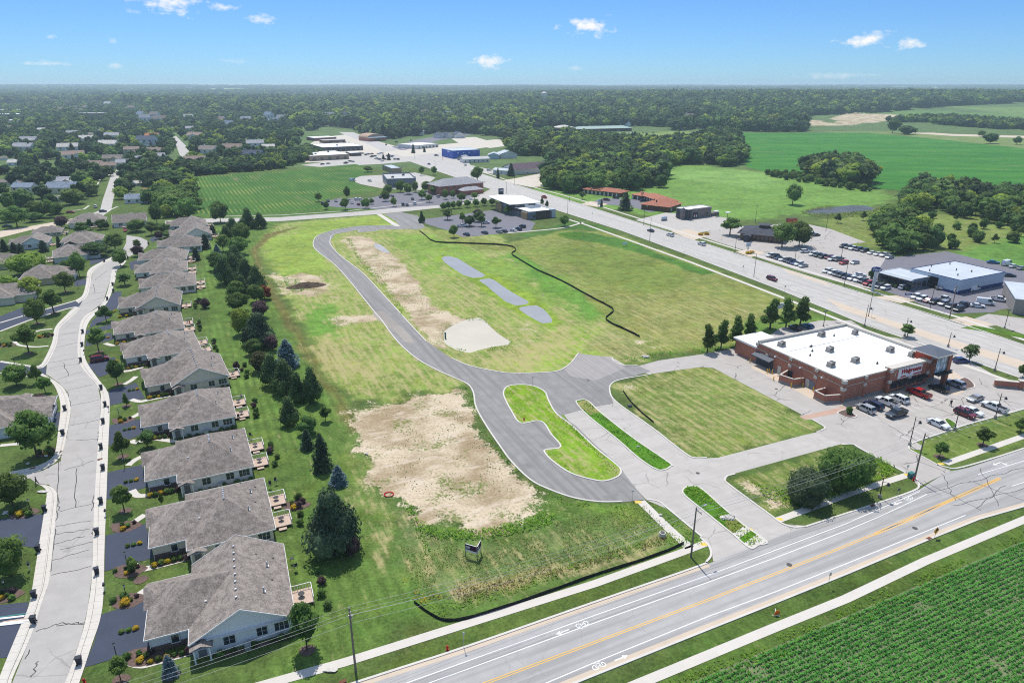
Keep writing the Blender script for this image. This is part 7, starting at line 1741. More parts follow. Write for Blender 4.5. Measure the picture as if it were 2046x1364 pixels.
# ---- generic building set out from its roof corners in the photograph
def frame(p0,p1,p2,h):
 """p0 nearest roof corner, p1 the corner to its right, p2 the one to its left; returns origin, turn, width, depth"""
 a,b,c = Vector(G(*p0,h)),Vector(G(*p1,h)),Vector(G(*p2,h))
 W = (b - a).length; ang = math.atan2(b.y - a.y,b.x - a.x); n = Vector((-math.sin(ang),math.cos(ang)))
 return a,ang,W,abs((c - a).dot(n))
def block(p0,p1,p2,h,wall,roof,label,cat='building',name='building',ph=.5,win=None,units=0,cap=None,D=None,base=None):
 a,ang,W,Dd = frame(p0,p1,p2,h); Dd = D or Dd
 t = thing(name,label,cat,(a.x,a.y,float(terrain(a.x,a.y))),ang)
 m = MB(); m.box((W / 2,Dd / 2,h / 2),(W,Dd,h)); m.build('wall',wall,t)
 rf = parapet_roof(t,W,Dd,h + .02,roof,cap or M_CAP,ph)
 if base: m = MB(); m.box((W / 2,Dd / 2,.8),(W + .1,Dd + .1,1.6)); m.build('base_course',base,t)
 for (side,n_,w,z0,z1) in win or ():
  L = W if side == 's' else Dd
  for i in range(n_):
   q = L * (i + .5) / n_; m = MB()
   if side == 's': m.box((q,-.04,(z0 + z1) / 2),(w,.12,z1 - z0))
   else: m.box((-.04,q,(z0 + z1) / 2),(.12,w,z1 - z0))
   m.build('window',M_GLASS,t)
 for i in range(units): hvac(rf,W * (i + .6) / (units + .3),Dd * (.35 + .3 * (i % 2)),h + .02)
 return t,W,Dd
def gabled(p0,p1,D,h,wall,roof,label,sl=.35,name='building',cat='building',along='x',hip=False,ov=.6,win=(),ground=True,doors=0):
 a,b = Vector(G(*p0)),Vector(G(*p1)); W = (b - a).length; ang = math.atan2(b.y - a.y,b.x - a.x)
 t = thing(name,label,cat,(a.x,a.y,float(terrain(a.x,a.y))),ang)
 m = MB(); m.box((W / 2,D / 2,h / 2),(W,D,h))
 if not hip:
  if along == 'x':
   for x in (0,W): m.face([(x,0,h),(x,D,h),(x,D / 2,h + D / 2 * sl)] if x else [(x,D,h),(x,0,h),(x,D / 2,h + D / 2 * sl)])
  else:
   for y in (0,D): m.face([(W,y,h),(0,y,h),(W / 2,y,h + W / 2 * sl)] if y else [(0,y,h),(W,y,h),(W / 2,y,h + W / 2 * sl)])
 m.build('wall',wall,t)
 r = MB(); hip_roof(r,-ov,W + ov,-ov,D + ov,h + .02,sl,along,not hip,not hip); rf = r.build('roof',[roof,M_TRIM],t)
 for (n_,w,z0,z1) in win:
  for i in range(n_):
   m = MB(); m.box((W * (i + .5) / n_,-.05,(z0 + z1) / 2),(w,.12,z1 - z0)); m.build('window',M_GLASS,t)
 for i in range(doors): m = MB(); m.box((W * (i + .25) / doors,-.06,1.1),(1.0,.14,2.2)); m.build('door',M_TRIM,t)
 return t,W,D,rf
 # dealership
t,W,Dd = block((1920,561),(2009,544),(1823,536),5.2,M_PBLUE,M_MROOF,'large pale blue workshop of the dealership with a low white metal roof','workshop','workshop',.15,cap=M_NAVY,base=None)
m = MB(); m.box((W / 2,-.04,.7),(W + .05,.1,1.4)); m.build('base_course',M_NAVY,t)
m = MB(); m.box((-.06,Dd * .52,2.2),(.14,4.2,4.2)); m.build('garage_door',M_BLACK,t)
m = MB(); m.box((-.04,Dd * .18,.45),(.1,Dd * .36,.9)); m.build('base_course',M_NAVY,t)
for i,(x,y) in enumerate(((6,5),(3,14),(16,6),(20,17),(10,18),(13,10))): m = MB(); m.tube((x,y,5.2),(x,y,6.0),.2,n=6); m.build('roof_vent',M_HVACD,t)
t,W,Dd = block((1823,559),(1864,552),(1762,541),4.0,M_GREYW,M_MROOF,'glass fronted car showroom with a pale low roof beside the oval sign','showroom','showroom',.12,win=[('w',7,2.2,.5,3.0),('s',4,2.0,.6,2.8)],cap=M_LGREY)
m = MB(); m.box((-.12,Dd * .5,3.5),(.2,Dd * .62,.8)); m.build('sign_band',M_TANST,t)
m = MB(); m.box((-1.0,Dd / 2,3.95),(2.0,Dd + 1.5,.18)); m.build('eaves',M_LGREY,t)
for i in range(8): tree_px('shr',1757 + i * 8,567 + i * 2.0,560 + i * 2.0,'low clipped hedge shrub along the showroom front','shrubs along the showroom front',7)
# oval sign on its pylon
x,y = G(1743,582); o = thing('pylon_sign','tall grey pylon with a blue oval dealership sign','sign',(x,y,0),R(-20)); hp = height_of(1743,582,542)
m = MB(); m.box((0,0,hp / 2),(.95,.7,hp)); m.build('pylon',M_LGREY,o)
m = MB(); k_ = []
for i in range(20): k_.append((1.75 * math.cos(i * math.pi / 10),1.0 * math.sin(i * math.pi / 10)))
n0 = len(m.v); m.side([(a_,b_ + hp + .7) for a_,b_ in k_],-.28,.28); ov = m.build('sign_oval',M_SIGNB,o)
text_obj('Ford',1.35,M_SIGNW,ov,(0,-.3,hp + .7),(R(90),0,0),.3,.02)
x,y = G(1813,598); o = thing('low_sign','small blue and white sign on two posts in the dealership verge','sign',(x,y,0),R(-20)); m = MB(); m.box((0,0,1.9),(2.2,.15,.8)); m.build('sign_panel',M_SIGNB,o); m = MB(); m.box((0,-.09,1.9),(1.5,.03,.25)); m.build('sign_strip',M_SIGNW,o); m = MB(); m.box((-.8,0,.8),(.12,.12,1.6)); m.build('post',M_LGREY,o); m = MB(); m.box((.8,0,.8),(.12,.12,1.6)); m.build('post',M_LGREY,o)
x,y = G(2022,627); t = thing('block_building','plain grey building at the right picture edge below the dealership','building',(x,y,0),ROAD_A - R(52)); m = MB(); m.box((15,12,2.6),(30,24,5.2)); m.build('wall',M_BASE,t); m = MB(); m.box((15,12,5.25),(30.4,24.4,.25)); m.build('roof',M_MROOF,t)
# clinic
t,W,Dd = block((1057,425),(1108,420),(1001,405),4.2,M_GREYW,M_MEMB,'modern clinic with a white sloping upper roof and tan stone walls','clinic','clinic',.5,win=[('w',6,4.2,1.2,2.6),('s',2,3.0,1.2,2.6)],cap=M_LGREY)
m = MB(); m.box((-.35,Dd * .12,1.9),(.7,Dd * .17,3.8)); m.box((-.35,Dd * .93,2.5),(.7,Dd * .2,5.0)); m.build('stone_pier',M_TANST,t)
m = MB(); m.box((W * .55,-.1,2.2),(W * .55,.25,4.7)); m.build('brown_panel',M_BRICKD,t); m = MB(); m.box((-.1,Dd * .45,3.9),(.3,Dd * .5,1.4)); m.build('brown_panel',M_BRICKD,t)
m = MB(); m.box((W * .97,1.5,2.4),(2.5,3.2,4.9)); m.build('end_pier',M_LGREY,t)
m = MB(); m.box((W * .5,Dd * .74,4.9),(W * .82,Dd * .5,1.6)); m.build('upper_glazing',M_GLASS,t)
m = MB(); zz = 6.7; m.face([(-3,Dd * .45,zz - .2),(W + 1.5,Dd * .45,zz - .5),(W + 1.5,Dd * 1.05,zz + .5),(W * .3,Dd * 1.22,zz + 1.0),(-3,Dd * 1.18,zz + .9)]); m.face([(-3,Dd * .45,zz - .5),(-3,Dd * .45,zz - .2),(W + 1.5,Dd * .45,zz - .5),(W + 1.5,Dd * .45,zz - .8)]); m.face([(-3,Dd * .45,zz - .5),(-3,Dd * 1.18,zz + .6),(-3,Dd * 1.18,zz + .9),(-3,Dd * .45,zz - .2)]); m.build('upper_roof',M_MEMB,t)
m = MB(); m.box((W * .62,Dd * .28,5.2),(W * .42,.15,1.6)); m.box((W * .41,Dd * .36,5.2),(.15,Dd * .16,1.6)); m.box((W * .83,Dd * .36,5.2),(.15,Dd * .16,1.6)); m.build('plant_screen',M_LGREY,t); hvac(t,W * .6,Dd * .36,4.25,1.2)
x,y = G(1001,388); o = thing('monument_sign','dark purple block sign beside the arterial road behind the clinic','sign',(x,y,0),ROAD_A); m = MB(); m.box((0,0,2.0),(3.6,1.0,4.0)); m.build('block',M_CHAR,o); m = MB(); m.box((0,-.53,2.6),(2.6,.05,1.0)); m.build('sign_panel',M_PBLUE,o)
# offices across the side street
block((773,360),(831,358),(745,349),5.6,M_GREYW,M_MEMG,'blue grey office block with a stepped parapet beside the bean field','office','office_block',.9,win=[('s',6,2.0,1,2.6),('w',5,2.4,1,2.8)],units=2,cap=M_GREYW)
block((782,337),(802,336),(765,330),4.0,M_TANW,M_LGREY,'small tan building with garage doors behind the blue grey office','building','building',.3,win=[('w',4,1.6,.3,2.6)],cap=M_GREYW)
t,W,D,rf = gabled((880,391),(966,382),17,6.2,M_BRICK,M_ROOF2,'two storey brick office with a grey hipped roof',.42,'office_house','office','x',True,.9,[(8,1.3,1.0,2.3),(8,1.3,4.0,5.3)])
r = MB(); hip_roof(r,W * .36,W * .86,-9,.5,3.0,.42,'x'); r.build('annex_roof',[M_ROOF2,M_TRIM],t); m = MB(); m.box((W * .61,-4.3,1.5),(W * .46,8.2,3.0)); m.build('annex_wall',M_BRICK,t)
# motel
t,W,D,rf = gabled((1165,386),(1238,394),11,2.9,M_BRNW,M_TERRA,'long low motel wing with a terracotta roof against the grove',.28,'motel','motel','x',True,1.2,[(9,1.6,.8,2.1)],doors=9)
t,W,D,rf = gabled((1262,397),(1281,400),11,2.9,M_BRNW,M_TERRA,'short end wing of the motel right of the large spruce',.28,'motel','motel','x',True,1.0,[(3,1.6,.8,2.1)],doors=2)
t,W,D,rf = gabled((1282,398),(1322,412),11,2.9,M_BRNW,M_TERRA,'motel wing with terracotta roof running back from the court',.28,'motel','motel','x',True,1.2,[(8,1.6,.8,2.1)],doors=8)
t,W,D,rf = gabled((1335,424),(1360,416),18,3.1,M_BRNW,M_TERRA,'square motel office with a broad terracotta hip roof',.3,'motel','motel','y',True,1.2,[(3,1.5,.8,2.2)],doors=1)
for i,(x,y) in enumerate(((4,10),(7,13),(9,10.5))): m = MB(); m.box((x,y,5.2),(.6,.6,1.4)); m.build('chimney',M_BRICKD,rf)
x,y = G(1197,413); o = thing('motel_sign','tall white and blue board sign on the motel lawn','sign',(x,y,0),ROAD_A); m = MB(); m.box((0,0,2.9),(2.4,.4,3.4)); m.build('sign_panel',M_SIGNW,o); m = MB(); m.box((0,-.22,4.1),(2.3,.06,.9)); m.build('sign_strip',M_PBLUE,o); m = MB(); m.box((-.8,0,.6),(.25,.25,1.2)); m.build('post',M_LGREY,o); m = MB(); m.box((.8,0,.6),(.25,.25,1.2)); m.build('post',M_LGREY,o)
tree_px('arb',1202,413,397,'narrow dark conifer beside the motel sign',None,6)
# stone restaurant
t,W,Dd = block((1372,420),(1422,414),(1349,416),5.4,M_STONE,M_MEMB,'grey stone quick service restaurant with dark entrance panels','restaurant','restaurant',.4,win=[('s',3,1.6,.8,2.6)],cap=M_CAP)
m = MB(); m.box((W * .36,-.08,1.9),(3.6,.2,3.4)); mr = m.build('mural_panel',M_CHAR,t)
for k,(dx,mm_) in enumerate(((-.9,M_SIGNW),(0,M_SIGNR),(.9,M_SIGNW))): m = MB(); m.box((W * .36 + dx,-.2,1.5 + .3 * (k % 2)),(.6,.05,1.3),0); m.build('mural_shape',mm_,mr)
for x,y,s_ in ((1.2,-.2,1.0),(-.2,Dd * .55,1.0)): m = MB(); m.box((x,y,2.9),(2.6,2.6,5.8)); m.build('entrance_pier',M_CHAR,t); m = MB(); m.box((x,y,5.95),(3.0,3.0,.3)); m.build('pier_cap',M_SIGNW,t)
m = MB(); m.tube((-.3,2.2,0),(-.3,2.2,4.8),1.7,n=8); m.build('corner_turret',M_STONE,t); m = MB(); m.tube((-.3,2.2,4.8),(-.3,2.2,6.6),2.4,.05,8); m.build('turret_roof',M_DKROOF,t)
m = MB(); m.box((W + 3.5,1.5,1.0),(6.0,3.2,2.0)); m.build('bin_enclosure',M_STONE,t)
for i,(u,v) in enumerate(((1430,433),(1453,436))):
 x,y = G(u,v); o = thing('menu_canopy','white canopy board in the drive lane of the stone restaurant, %s one' % ('left','right')[i],'canopy',(x,y,0),R(40)); m = MB(); m.box((0,0,3.4),(3.6,1.8,.2)); m.build('canopy',M_SIGNW,o); m = MB(); m.tube((0,0,0),(0,0,3.3),.12,n=6); m.build('post',M_CHAR,o)
x,y = G(1327,441); o = thing('monument_sign','pale monument sign on the lawn before the stone restaurant','sign',(x,y,0),ROAD_A); m = MB(); m.box((0,0,1.5),(3.6,.5,1.6)); m.build('sign_panel',M_PBLUE,o); m = MB(); m.box((0,0,.35),(3.8,.8,.7)); m.build('base',M_STONE,o)
# dark roofed restaurant
t,W,D,rf = gabled((1478,478),(1560,486),20,3.2,M_BRNW,M_DKROOF,'low dark roofed restaurant with a round lantern on top',.24,'restaurant','restaurant','x',True,1.6,[(10,1.0,.8,2.6)],doors=1)
m = MB(); m.tube((W / 2,D / 2,5.2),(W / 2,D / 2,6.6),2.6,2.6,12); m.build('lantern',M_BRNW,rf); m = MB(); m.tube((W / 2,D / 2,6.6),(W / 2,D / 2,7.2),3.6,.6,12); m.build('lantern_roof',M_DKROOF,rf)
r = MB(); hip_roof(r,W * .1,W * .3,-5,1,2.9,.3,'y',True,True); r.build('porch_roof',[M_DKROOF,M_TRIM],t); m = MB(); m.box((W * .2,-2,1.4),(W * .14,5,2.8)); m.build('porch',M_CHAR,t)
x,y = G(1494,504); o = thing('post_sign','white sign on a post at the dark roofed restaurant','sign',(x,y,0),ROAD_A); m = MB(); m.box((0,0,3.6),(2.6,.3,1.8)); m.build('sign_panel',M_PBLUE,o); m = MB(); m.box((0,0,1.35),(.3,.2,2.7)); m.build('post',M_LGREY,o)
for u,v in ((1400,470),(1412,469),(1494,507),(1502,506)): tree_px('shy',u,v,v - 5,'yellow leaved shrub bed at the restaurant drive','yellow shrub beds at the restaurants',12)
x,y = G(1581,446); o = thing('shed','small rusty red shed at the back of the restaurant lot','shed',(x,y,0),.3); m = MB(); m.box((0,0,1.3),(5,3,2.6)); m.build('wall',M_ORANGE,o); m = MB(); m.box((0,0,2.66),(5.4,3.4,.14)); m.build('roof',M_BRICKD,o)
# far business strip
t,W,Dd = block((904,301.5),(958.5,299),(885,297),8.0,M_BLUEW,M_MROOF,'bright blue metal warehouse with a white roof','warehouse','warehouse',.15,cap=M_MROOF)
for i in range(4): m = MB(); m.box((W * (.2 + .2 * i),-.06,5.6),(1.2,.14,.8)); m.build('wall_lamp',M_SIGNW,t)
m = MB(); m.box((-.06,Dd * .35,6.6),(.14,6,1.0)); m.build('sign_panel',M_SIGNW,t)
gabled((1028,350),(1096,345),20,4.6,M_WHITEW,M_PURP,'long white hall with a purple brown gabled roof by the grove',.36,'hall','hall','x',False,.8,[(4,1.0,1.0,2.0)],doors=2)
gabled((985,347),(1020,350),8,3.4,M_WHITEW,M_LGREY,'white gabled front wing of the long hall',.3,'hall','hall','x',False,.6,[(3,1.0,1.0,2.0)],doors=1)
gabled((975,318),(998,318),14,4.0,M_PBLUE,M_MROOF,'pale blue gabled shed next to the blue warehouse',.35,'shed','shed','y',False,.4,[],doors=1)
gabled((1000,317),(1033,316),16,4.6,M_WHITEW,M_MROOF,'white gabled shed at the edge of the grove',.3,'shed','shed','y',False,.4,[],doors=1)
gabled((926,326),(978,324),12,3.4,M_WHITEW,M_MEMG,'low white roadside building behind the parked cars',.3,'roadside_building','building','x',False,.5,[(6,1.2,.8,2.2)],doors=2)
gabled((914,320),(928,321),8,3.0,M_GREYW,M_ROOF2,'small grey hut by the low white roadside building',.4,'hut','building','y',False,.4,[(2,1.2,.8,2.0)],doors=1)
block((619,312),(697,308),(611,304),5.0,M_TANW,M_MEMB,'tan walled garage building with a broad white flat roof','building','garage_building',.2,win=[('s',5,3.0,.2,3.0)],units=2,cap=M_CAP)
block((645,295),(725,291.5),(637,288),5.0,M_CHAR,M_MEMB,'dark walled shop with a white flat roof behind the tan garage','building','shop_building',.2,win=[('s',8,3.0,.4,3.0)],units=1,cap=M_CAP)
block((627,276),(672,274),(626,273),4.0,M_BRNW,M_MEMB,'long narrow white roofed shed at the wood edge','shed','shed',.1,cap=M_CAP)
block((648,281),(690,279),(646,279),3.6,M_BRNW,M_MEMG,'second long shed among the stored machinery','shed','shed',.1,cap=M_CAP)
block((700,306),(722,305),(697,303),3.4,M_BRICKD,M_MEMB,'small canopied sales hut beside the crowded lot','building','sales_hut',.2,win=[('s',3,2.0,.6,2.4)],cap=M_CAP)
# barrel roofed hall
a_,b_ = Vector(G(738,283)),Vector(G(772,281)); ang = math.atan2(b_.y - a_.y,b_.x - a_.x); Wb = (b_ - a_).length
t = thing('barrel_hall','brick hall with a rusty barrel roof at the far crossroads','hall',(a_.x,a_.y,0),ang); m = MB(); m.box((Wb / 2,14,2.2),(Wb,28,4.4)); m.build('wall',M_BRICK,t)
m = MB(); pr = [(Wb / 2 + (Wb / 2 + .3) * math.cos(q * math.pi / 10),4.4 + 5.0 * math.sin(q * math.pi / 10)) for q in range(11)]; m.side(pr,4.0,28.5); m.build('barrel_roof',M_BARREL,t); m = MB(); m.box((Wb * .5,-.1,1.8),(6,.2,3.0)); m.build('shop_window',M_GLASS,t); r = MB(); hip_roof(r,-1,Wb + 1,-2.5,4.2,4.6,.3,'x'); r.build('front_roof',[M_ROOF4,M_TRIM],t)
gabled((806,272),(848,270),20,6,M_WHITEW,M_ROOF2,'grey and white building at the wood edge beyond the crossroads',.3,'building','building','x',False,.5,[(5,1.6,1,2.4)],doors=1)
block((834,291),(876,287),(830,285),4.2,M_WHITEW,M_MEMB,'white filling station building with a flat canopy','filling station','filling_station',.3,win=[('s',6,2.4,.4,2.8)],cap=M_CAP)
for i,(u0,u1) in enumerate(((876,892),(893,908),(909,930))): gabled((u0,277),(u1,276.5),18,4.4,M_WHITEW,M_ROOF7,'white gabled shop with a dark roof, %s of the trio' % ('left','middle','right')[i],.5,'shop','shop','y',False,.5,[(2,1.4,.8,2.2)],doors=1)
gabled((1150,265),(1262,262),22,5,M_BRICKD,M_GREENR,'very long low building with a pale green metal roof',.3,'long_building','building','x',True,1,[(14,2.0,1,2.6)],doors=3)
gabled((1115,266),(1146,265),20,8,M_BRICKD,M_CAP,'square building with a pale hip roof beside the long green one',.3,'building','building','x',True,1.2,[(4,2.0,1,2.6),(4,2,4.4,6)],doors=1)
# pale specks of far buildings
rb_ = random.Random(5)
for i,(u,v,w,h,wm,rm,lb) in enumerate([(1262,204,26,9,M_TANW,M_MEMG,'tan school block rising among the far trees'),(6,236,60,6,M_WHITEW,M_MEMB,'white roofed factory at the left edge'),(30,226,70,6,M_TANW,M_MEMB,'broad white factory roof among the far left trees'),(0,250,40,6,M_WHITEW,M_MEMB,'low white roof at the left edge below the factories'),(228,190,56,9,M_WHITEW,M_MEMB,'long white warehouse in the hazy far town'),(60,190,60,9,M_TANW,M_MEMB,'pale warehouse in the hazy far town, leftmost'),(110,193,24,8,M_WHITEW,M_MEMB,'small pale warehouse in the hazy far town'),(165,193,36,8,M_WHITEW,M_MEMG,'grey roofed warehouse in the hazy far town'),(385,190,60,9,M_WHITEW,M_MEMB,'pale sheds beside the far straight road'),(440,191,34,8,M_TANW,M_MEMB,'pale shed right of the far straight road'),(565,198,50,8,M_WHITEW,M_MEMG,'pale roofs at the town edge'),(600,200,30,8,M_TANW,M_ROOF3,'brown roofed block at the town edge'),(200,218,26,7,M_WHITEW,M_MEMB,'pale roof deep in the left woods'),(180,236,46,8,M_GREYW,M_MEMG,'long grey roof under the yellow green trees'),(1480,206,60,8,M_GREYW,M_MEMG,'grey roofs in the right woods'),(970,250,26,7,M_WHITEW,M_ROOF2,'pale house block behind the shops')]):
 x,y,z = GZ(u,v); W = w / px_m(u,v) * (CAM_H * math.sin(PITCH) + y * math.cos(PITCH)) / (CAM_H * math.sin(PITCH) + y * math.cos(PITCH)); W = min(W,220)
 t = thing('far_building',lb,'building',(x - W / 2,y,z),0); h += 9 if v < 215 else 2; m = MB(); m.box((W / 2,15,h / 2),(W,30,h)); m.build('wall',wm,t); m = MB(); m.box((W / 2,15,h + .2),(W + 1,31,.4)); m.build('roof',rm,t)
k_ = [q for q in cache.values()]
for i in range(110):
 u,v = rb_.uniform(60,1900),rb_.choice([rb_.uniform(196,226),rb_.uniform(226,258)])
 if 620 < u < 1010 and v > 250: continue
 if u > 1580 and v > 218: continue
 x,y,z = GZ(u,v); o = dup(k_[i % len(k_)],(x,y,z),R(rb_.uniform(-30,30)),(1.35,1.3,2.3),'pale house glimpsed between the trees of the town woods','houses glimpsed in the town woods')
for i in range(54):
 u,v = rb_.uniform(-20,560),rb_.uniform(177,199); x,y,z = GZ(u,v); o = dup(k_[i % len(k_)],(x,y,z),R(rb_.uniform(-20,20)),(rb_.uniform(1.6,4.5),2.0,rb_.uniform(1.6,2.4)),'pale roofed building of the hazy far town','roofs of the hazy far town')
 # water tower
x,y,z = GZ(1087,206); d_ = math.hypot(x,y); k1 = px_m(1087,206)
t = thing('water_tower','white ball shaped water tower on a slim stem above the woods','water tower',(x,y,z)); rr_ = 5.9 / k1; ht = height_of(1087,206,183.5)
m = MB(); m.ball((0,0,ht - rr_ * .85),(rr_,rr_,rr_ * .85),20,12); m.build('tank',M_WHITEW,t,smooth=True); m = MB(); m.tube((0,0,0),(0,0,ht - rr_ * 1.6),rr_ * .28,rr_ * .22,12); m.tube((0,0,ht - rr_ * 1.9),(0,0,ht - rr_ * 1.45),rr_ * .22,rr_ * .5,12); m.build('stem',M_PBLUE,t); m = MB(); m.tube((0,0,ht - rr_ * .62),(0,0,ht - rr_ * .5),rr_ * .99,rr_ * .96,20,False); m.build('band',M_ORANGE,t)
x,y,z = GZ(1815,178); t = thing('radio_mast','thin radio mast on the right horizon','mast',(x,y,z)); m = MB(); hm = height_of(1815,178,157); m.tube((0,0,0),(0,0,hm),1.0,.4,5); m.build('mast',M_GALV,t)
# ================================================================== STREET FURNITURE AND SMALL THINGS
M_WOOD = mat('weathered pole timber',srgb(132,122,112,.8),.9,.2,2,obj=True); M_POLE = mat('dark bronze pole',srgb(62,58,56,.8),.5,.1,3,obj=True,metal=.3); M_WIRE = mat('bare wire',srgb(190,190,190,.8),.4,.05,3,metal=.4); M_PORC = mat('white insulator',srgb(230,230,228,.8),.3,.05,3,obj=True)
M_SILT = mat('black silt fabric',srgb(34,36,36,.8),.8,.2,1.5); M_HYD = mat('hydrant red',srgb(190,30,24,.85),.45,.05,3,obj=True); M_ORNG = mat('safety orange',srgb(236,110,36,.85),.6,.05,3,obj=True); M_SIGNY = mat('amber sign face',srgb(240,160,30,.85),.5,.03,3,obj=True); M_VIOLET = mat('purple sign print',srgb(70,22,70,.85),.5,.05,3,obj=True)
M_BIN = mat('navy bin plastic',srgb(36,42,58,.8),.5,.1,4,obj=True); M_STONEW = mat('pale limestone',srgb(216,210,200,.8),.9,.15,3,obj=True); M_TEAL = mat('teal cabinet',srgb(60,128,128,.8),.5,.06,2,obj=True); M_PVC = mat('green pipe',srgb(60,110,84,.8),.5,.06,2,obj=True)
# power line along the road
PWR = [((711,1342),(697,1215)),((1380.5,1112.6),(1390.7,1014)),((1827,957),(1850,866))]
tops = []
for i,(b,t_) in enumerate(PWR):
 x,y = G(*b); h = height_of(b[0],b[1],t_[1])
 o = thing('power_pole',('weathered power pole with a cutout and insulators at the nearest corner of the lawns','tall bare timber pole at the mouth of the boulevard','timber power pole at the store car park entrance')[i],'power pole',(x,y,0),ROAD_A)
 m = MB(); m.tube((0,0,0),(0,0,h),.17,.11,10); m.build('pole',M_WOOD,o)
 m = MB(); m.box((0,-.6,h - .35),(.09,1.4,.11)); m.build('cross_arm',M_WOOD,o)
 for q in ((0,0,h + .12),(0,-.55,h - .18),(0,-1.15,h - .18),(0,.2,h - 1.4)):
  m = MB(); m.tube(q,(q[0],q[1],q[2] + .16),.06,.05,6); m.build('insulator',M_PORC,o)
 if i == 0:
  m = MB(); m.tube((.15,-.35,h - 1.3),(.15,-.35,h - .8),.12,.12,8); m.tube((-.2,-.3,h - 1.1),(-.2,-.3,h - .7),.06,.06,6); m.build('fuse_cutout',M_GALV,o)
 if i == 1: m = MB(); m.tube((0,0,h - .4),(1.6,0,h),.04,n=6); m.box((1.8,0,h),(.6,.25,.12)); m.build('lamp_arm',M_GALV,o)
 co,si = math.cos(ROAD_A),math.sin(ROAD_A)
 tops.append([(x - q[1] * si,y + q[1] * co,q[2] + .15) for q in ((0,0,h + .12),(0,-.55,h - .18),(0,-1.15,h - .18),(0,.2,h - 1.4),(0,.15,h - 2.6))])
dx,dy = math.cos(ROAD_A) * 62,math.sin(ROAD_A) * 62
spans = [([(p[0] - dx,p[1] - dy,p[2]) for p in tops[0]],tops[0]),(tops[0],tops[1]),(tops[1],tops[2]),(tops[2],[(p[0] + dx,p[1] + dy,p[2]) for p in tops[2]])]
for s_,(A_,B_) in enumerate(spans):
 for k in range(5):
  m = MB(); a,b = Vector(A_[k]),Vector(B_[k]); pv = a
  for j in range(1,9):
   q = j / 8; p = a.lerp(b,q); p.z -= 1.0 * 4 * q * (1 - q); m.tube(pv,p,.014,n=4,caps=False); pv = p
  tag(m.build('overhead_wire',M_WIRE),'overhead wire %s, %s' % (('left of the nearest power pole','between the nearest pole and the boulevard pole','crossing the hedge lot bushes','right of the store entrance pole')[s_],('topmost strand','second strand from the top','third strand','fourth strand','lowest strand')[k]),'wire','overhead wires along the main road')
  # lamps
def lamp(b,vt,label,style,group,arm=1):
 x,y = G(*b); h = max(2.2,height_of(b[0],b[1],vt)); o = thing('street_lamp',label,'street lamp',(x,y,0),ROAD_A,group)
 m = MB(); m.tube((0,0,.4),(0,0,h),.11 if style != 'yard' else .06,.07 if style != 'yard' else .05,8); m.build('pole',M_POLE if style != 'tall' else M_POLE,o)
 if style == 'tall':
  m = MB(); m.tube((0,0,h - .3),(0,1.7 * arm,h),.05,n=6); m.build('arm',M_POLE,o); m = MB(); m.box((0,2.0 * arm,h + .02),(.3,.8,.14)); m.build('lamp_head',M_GALV,o); m = MB(); m.tube((0,0,0),(0,0,.4),.16,.14,8); m.build('base',M_POLE,o)
 elif style == 'lot':
  m = MB(); m.tube((0,0,0),(0,0,.75),.32,.32,10); m.build('base',M_BASE,o); m = MB(); m.tube((0,0,h - .9),(.2,-1.0,h - .6),.05,n=6); m.build('arm',M_POLE,o); m = MB(); m.tube((.2,-1.0,h - .6),(.2,-1.0,h - 1.15),.12,.36,8); m.build('lamp_shade',M_CHAR,o)
 elif style == 'flood':
  m = MB(); m.tube((0,0,0),(0,0,.5),.25,.25,8); m.build('base',M_BASE,o); m = MB(); m.box((0,0,h + .08),(1.5,.45,.18)); m.build('lamp_head',M_CHAR,o)
 else:
  m = MB(); m.tube((0,0,0),(0,0,.4),.09,.07,6); m.build('base',M_POLE,o); m = MB(); m.tube((0,0,h),(0,0,h + .32),.09,.17,6); m.build('lantern',M_PORC,o); m = MB(); m.tube((0,0,h + .32),(0,0,h + .46),.2,.03,6); m.build('lantern_cap',M_POLE,o)
 return o
for i,(b,vt) in enumerate([((1506,553),507),((1468,506),476),((1686,574),526),((1735,632),584),((1858,616),573),((1012,386),364),((1134,427),397),((1138,403),379),((1286,450),411),((1298,482),435),((1028,370),349),((870,342),322),((829,318),300),((884,320),302)]):
 lamp(b,vt,'tall dark lamp post beside the arterial road, %s' % ('near the far front car row','at the post sign of the dark restaurant','between the sign row and the road','opposite the oval sign','behind the verge row of cars','behind the clinic roof','before the clinic end wall','opposite the clinic','at the motel corner','at the stone restaurant lawn','by the gravel yard','far up the road, near the blue warehouse','far up the road, beyond the offices','far up the road, before the blue warehouse')[i],'tall','arterial road lamps',-1 if i in (1,2,4,7,8,10) else 1)
for i,(b,vt) in enumerate([((1727,652),609),((1807,672),635),((1894,693),664),((1987,741),696),((1817,890),832),((1907,859),808),((1988,836),785),((1757,994),954)]):
 lamp(b,vt,'black lamp post with a bell shade, %s' % ('behind the store\'s left roof','at the small tree behind the store','behind the slate canopy','beside the arterial pavement right of the blue hatchback','at the rock bed by the entrance drive','beside the dark red car','beside the lower white pickup','on the main road verge below the hedge lot')[i],'lot','bell shade lamps round the store')
for i,(b,vt) in enumerate([((1588,520),502),((1681,513),492),((1650,461),430),((1509,444),412),((2007,655),620),((1645,652),622)]):
 lamp(b,vt,'dark floodlight post %s' % ('in the far front car row','before the back car row','at the restaurant rear lot','beside the stone restaurant meadow','on the verge at the grey block building','in the weeds by the arterial pavement')[i],'flood','floodlights of the car parks')
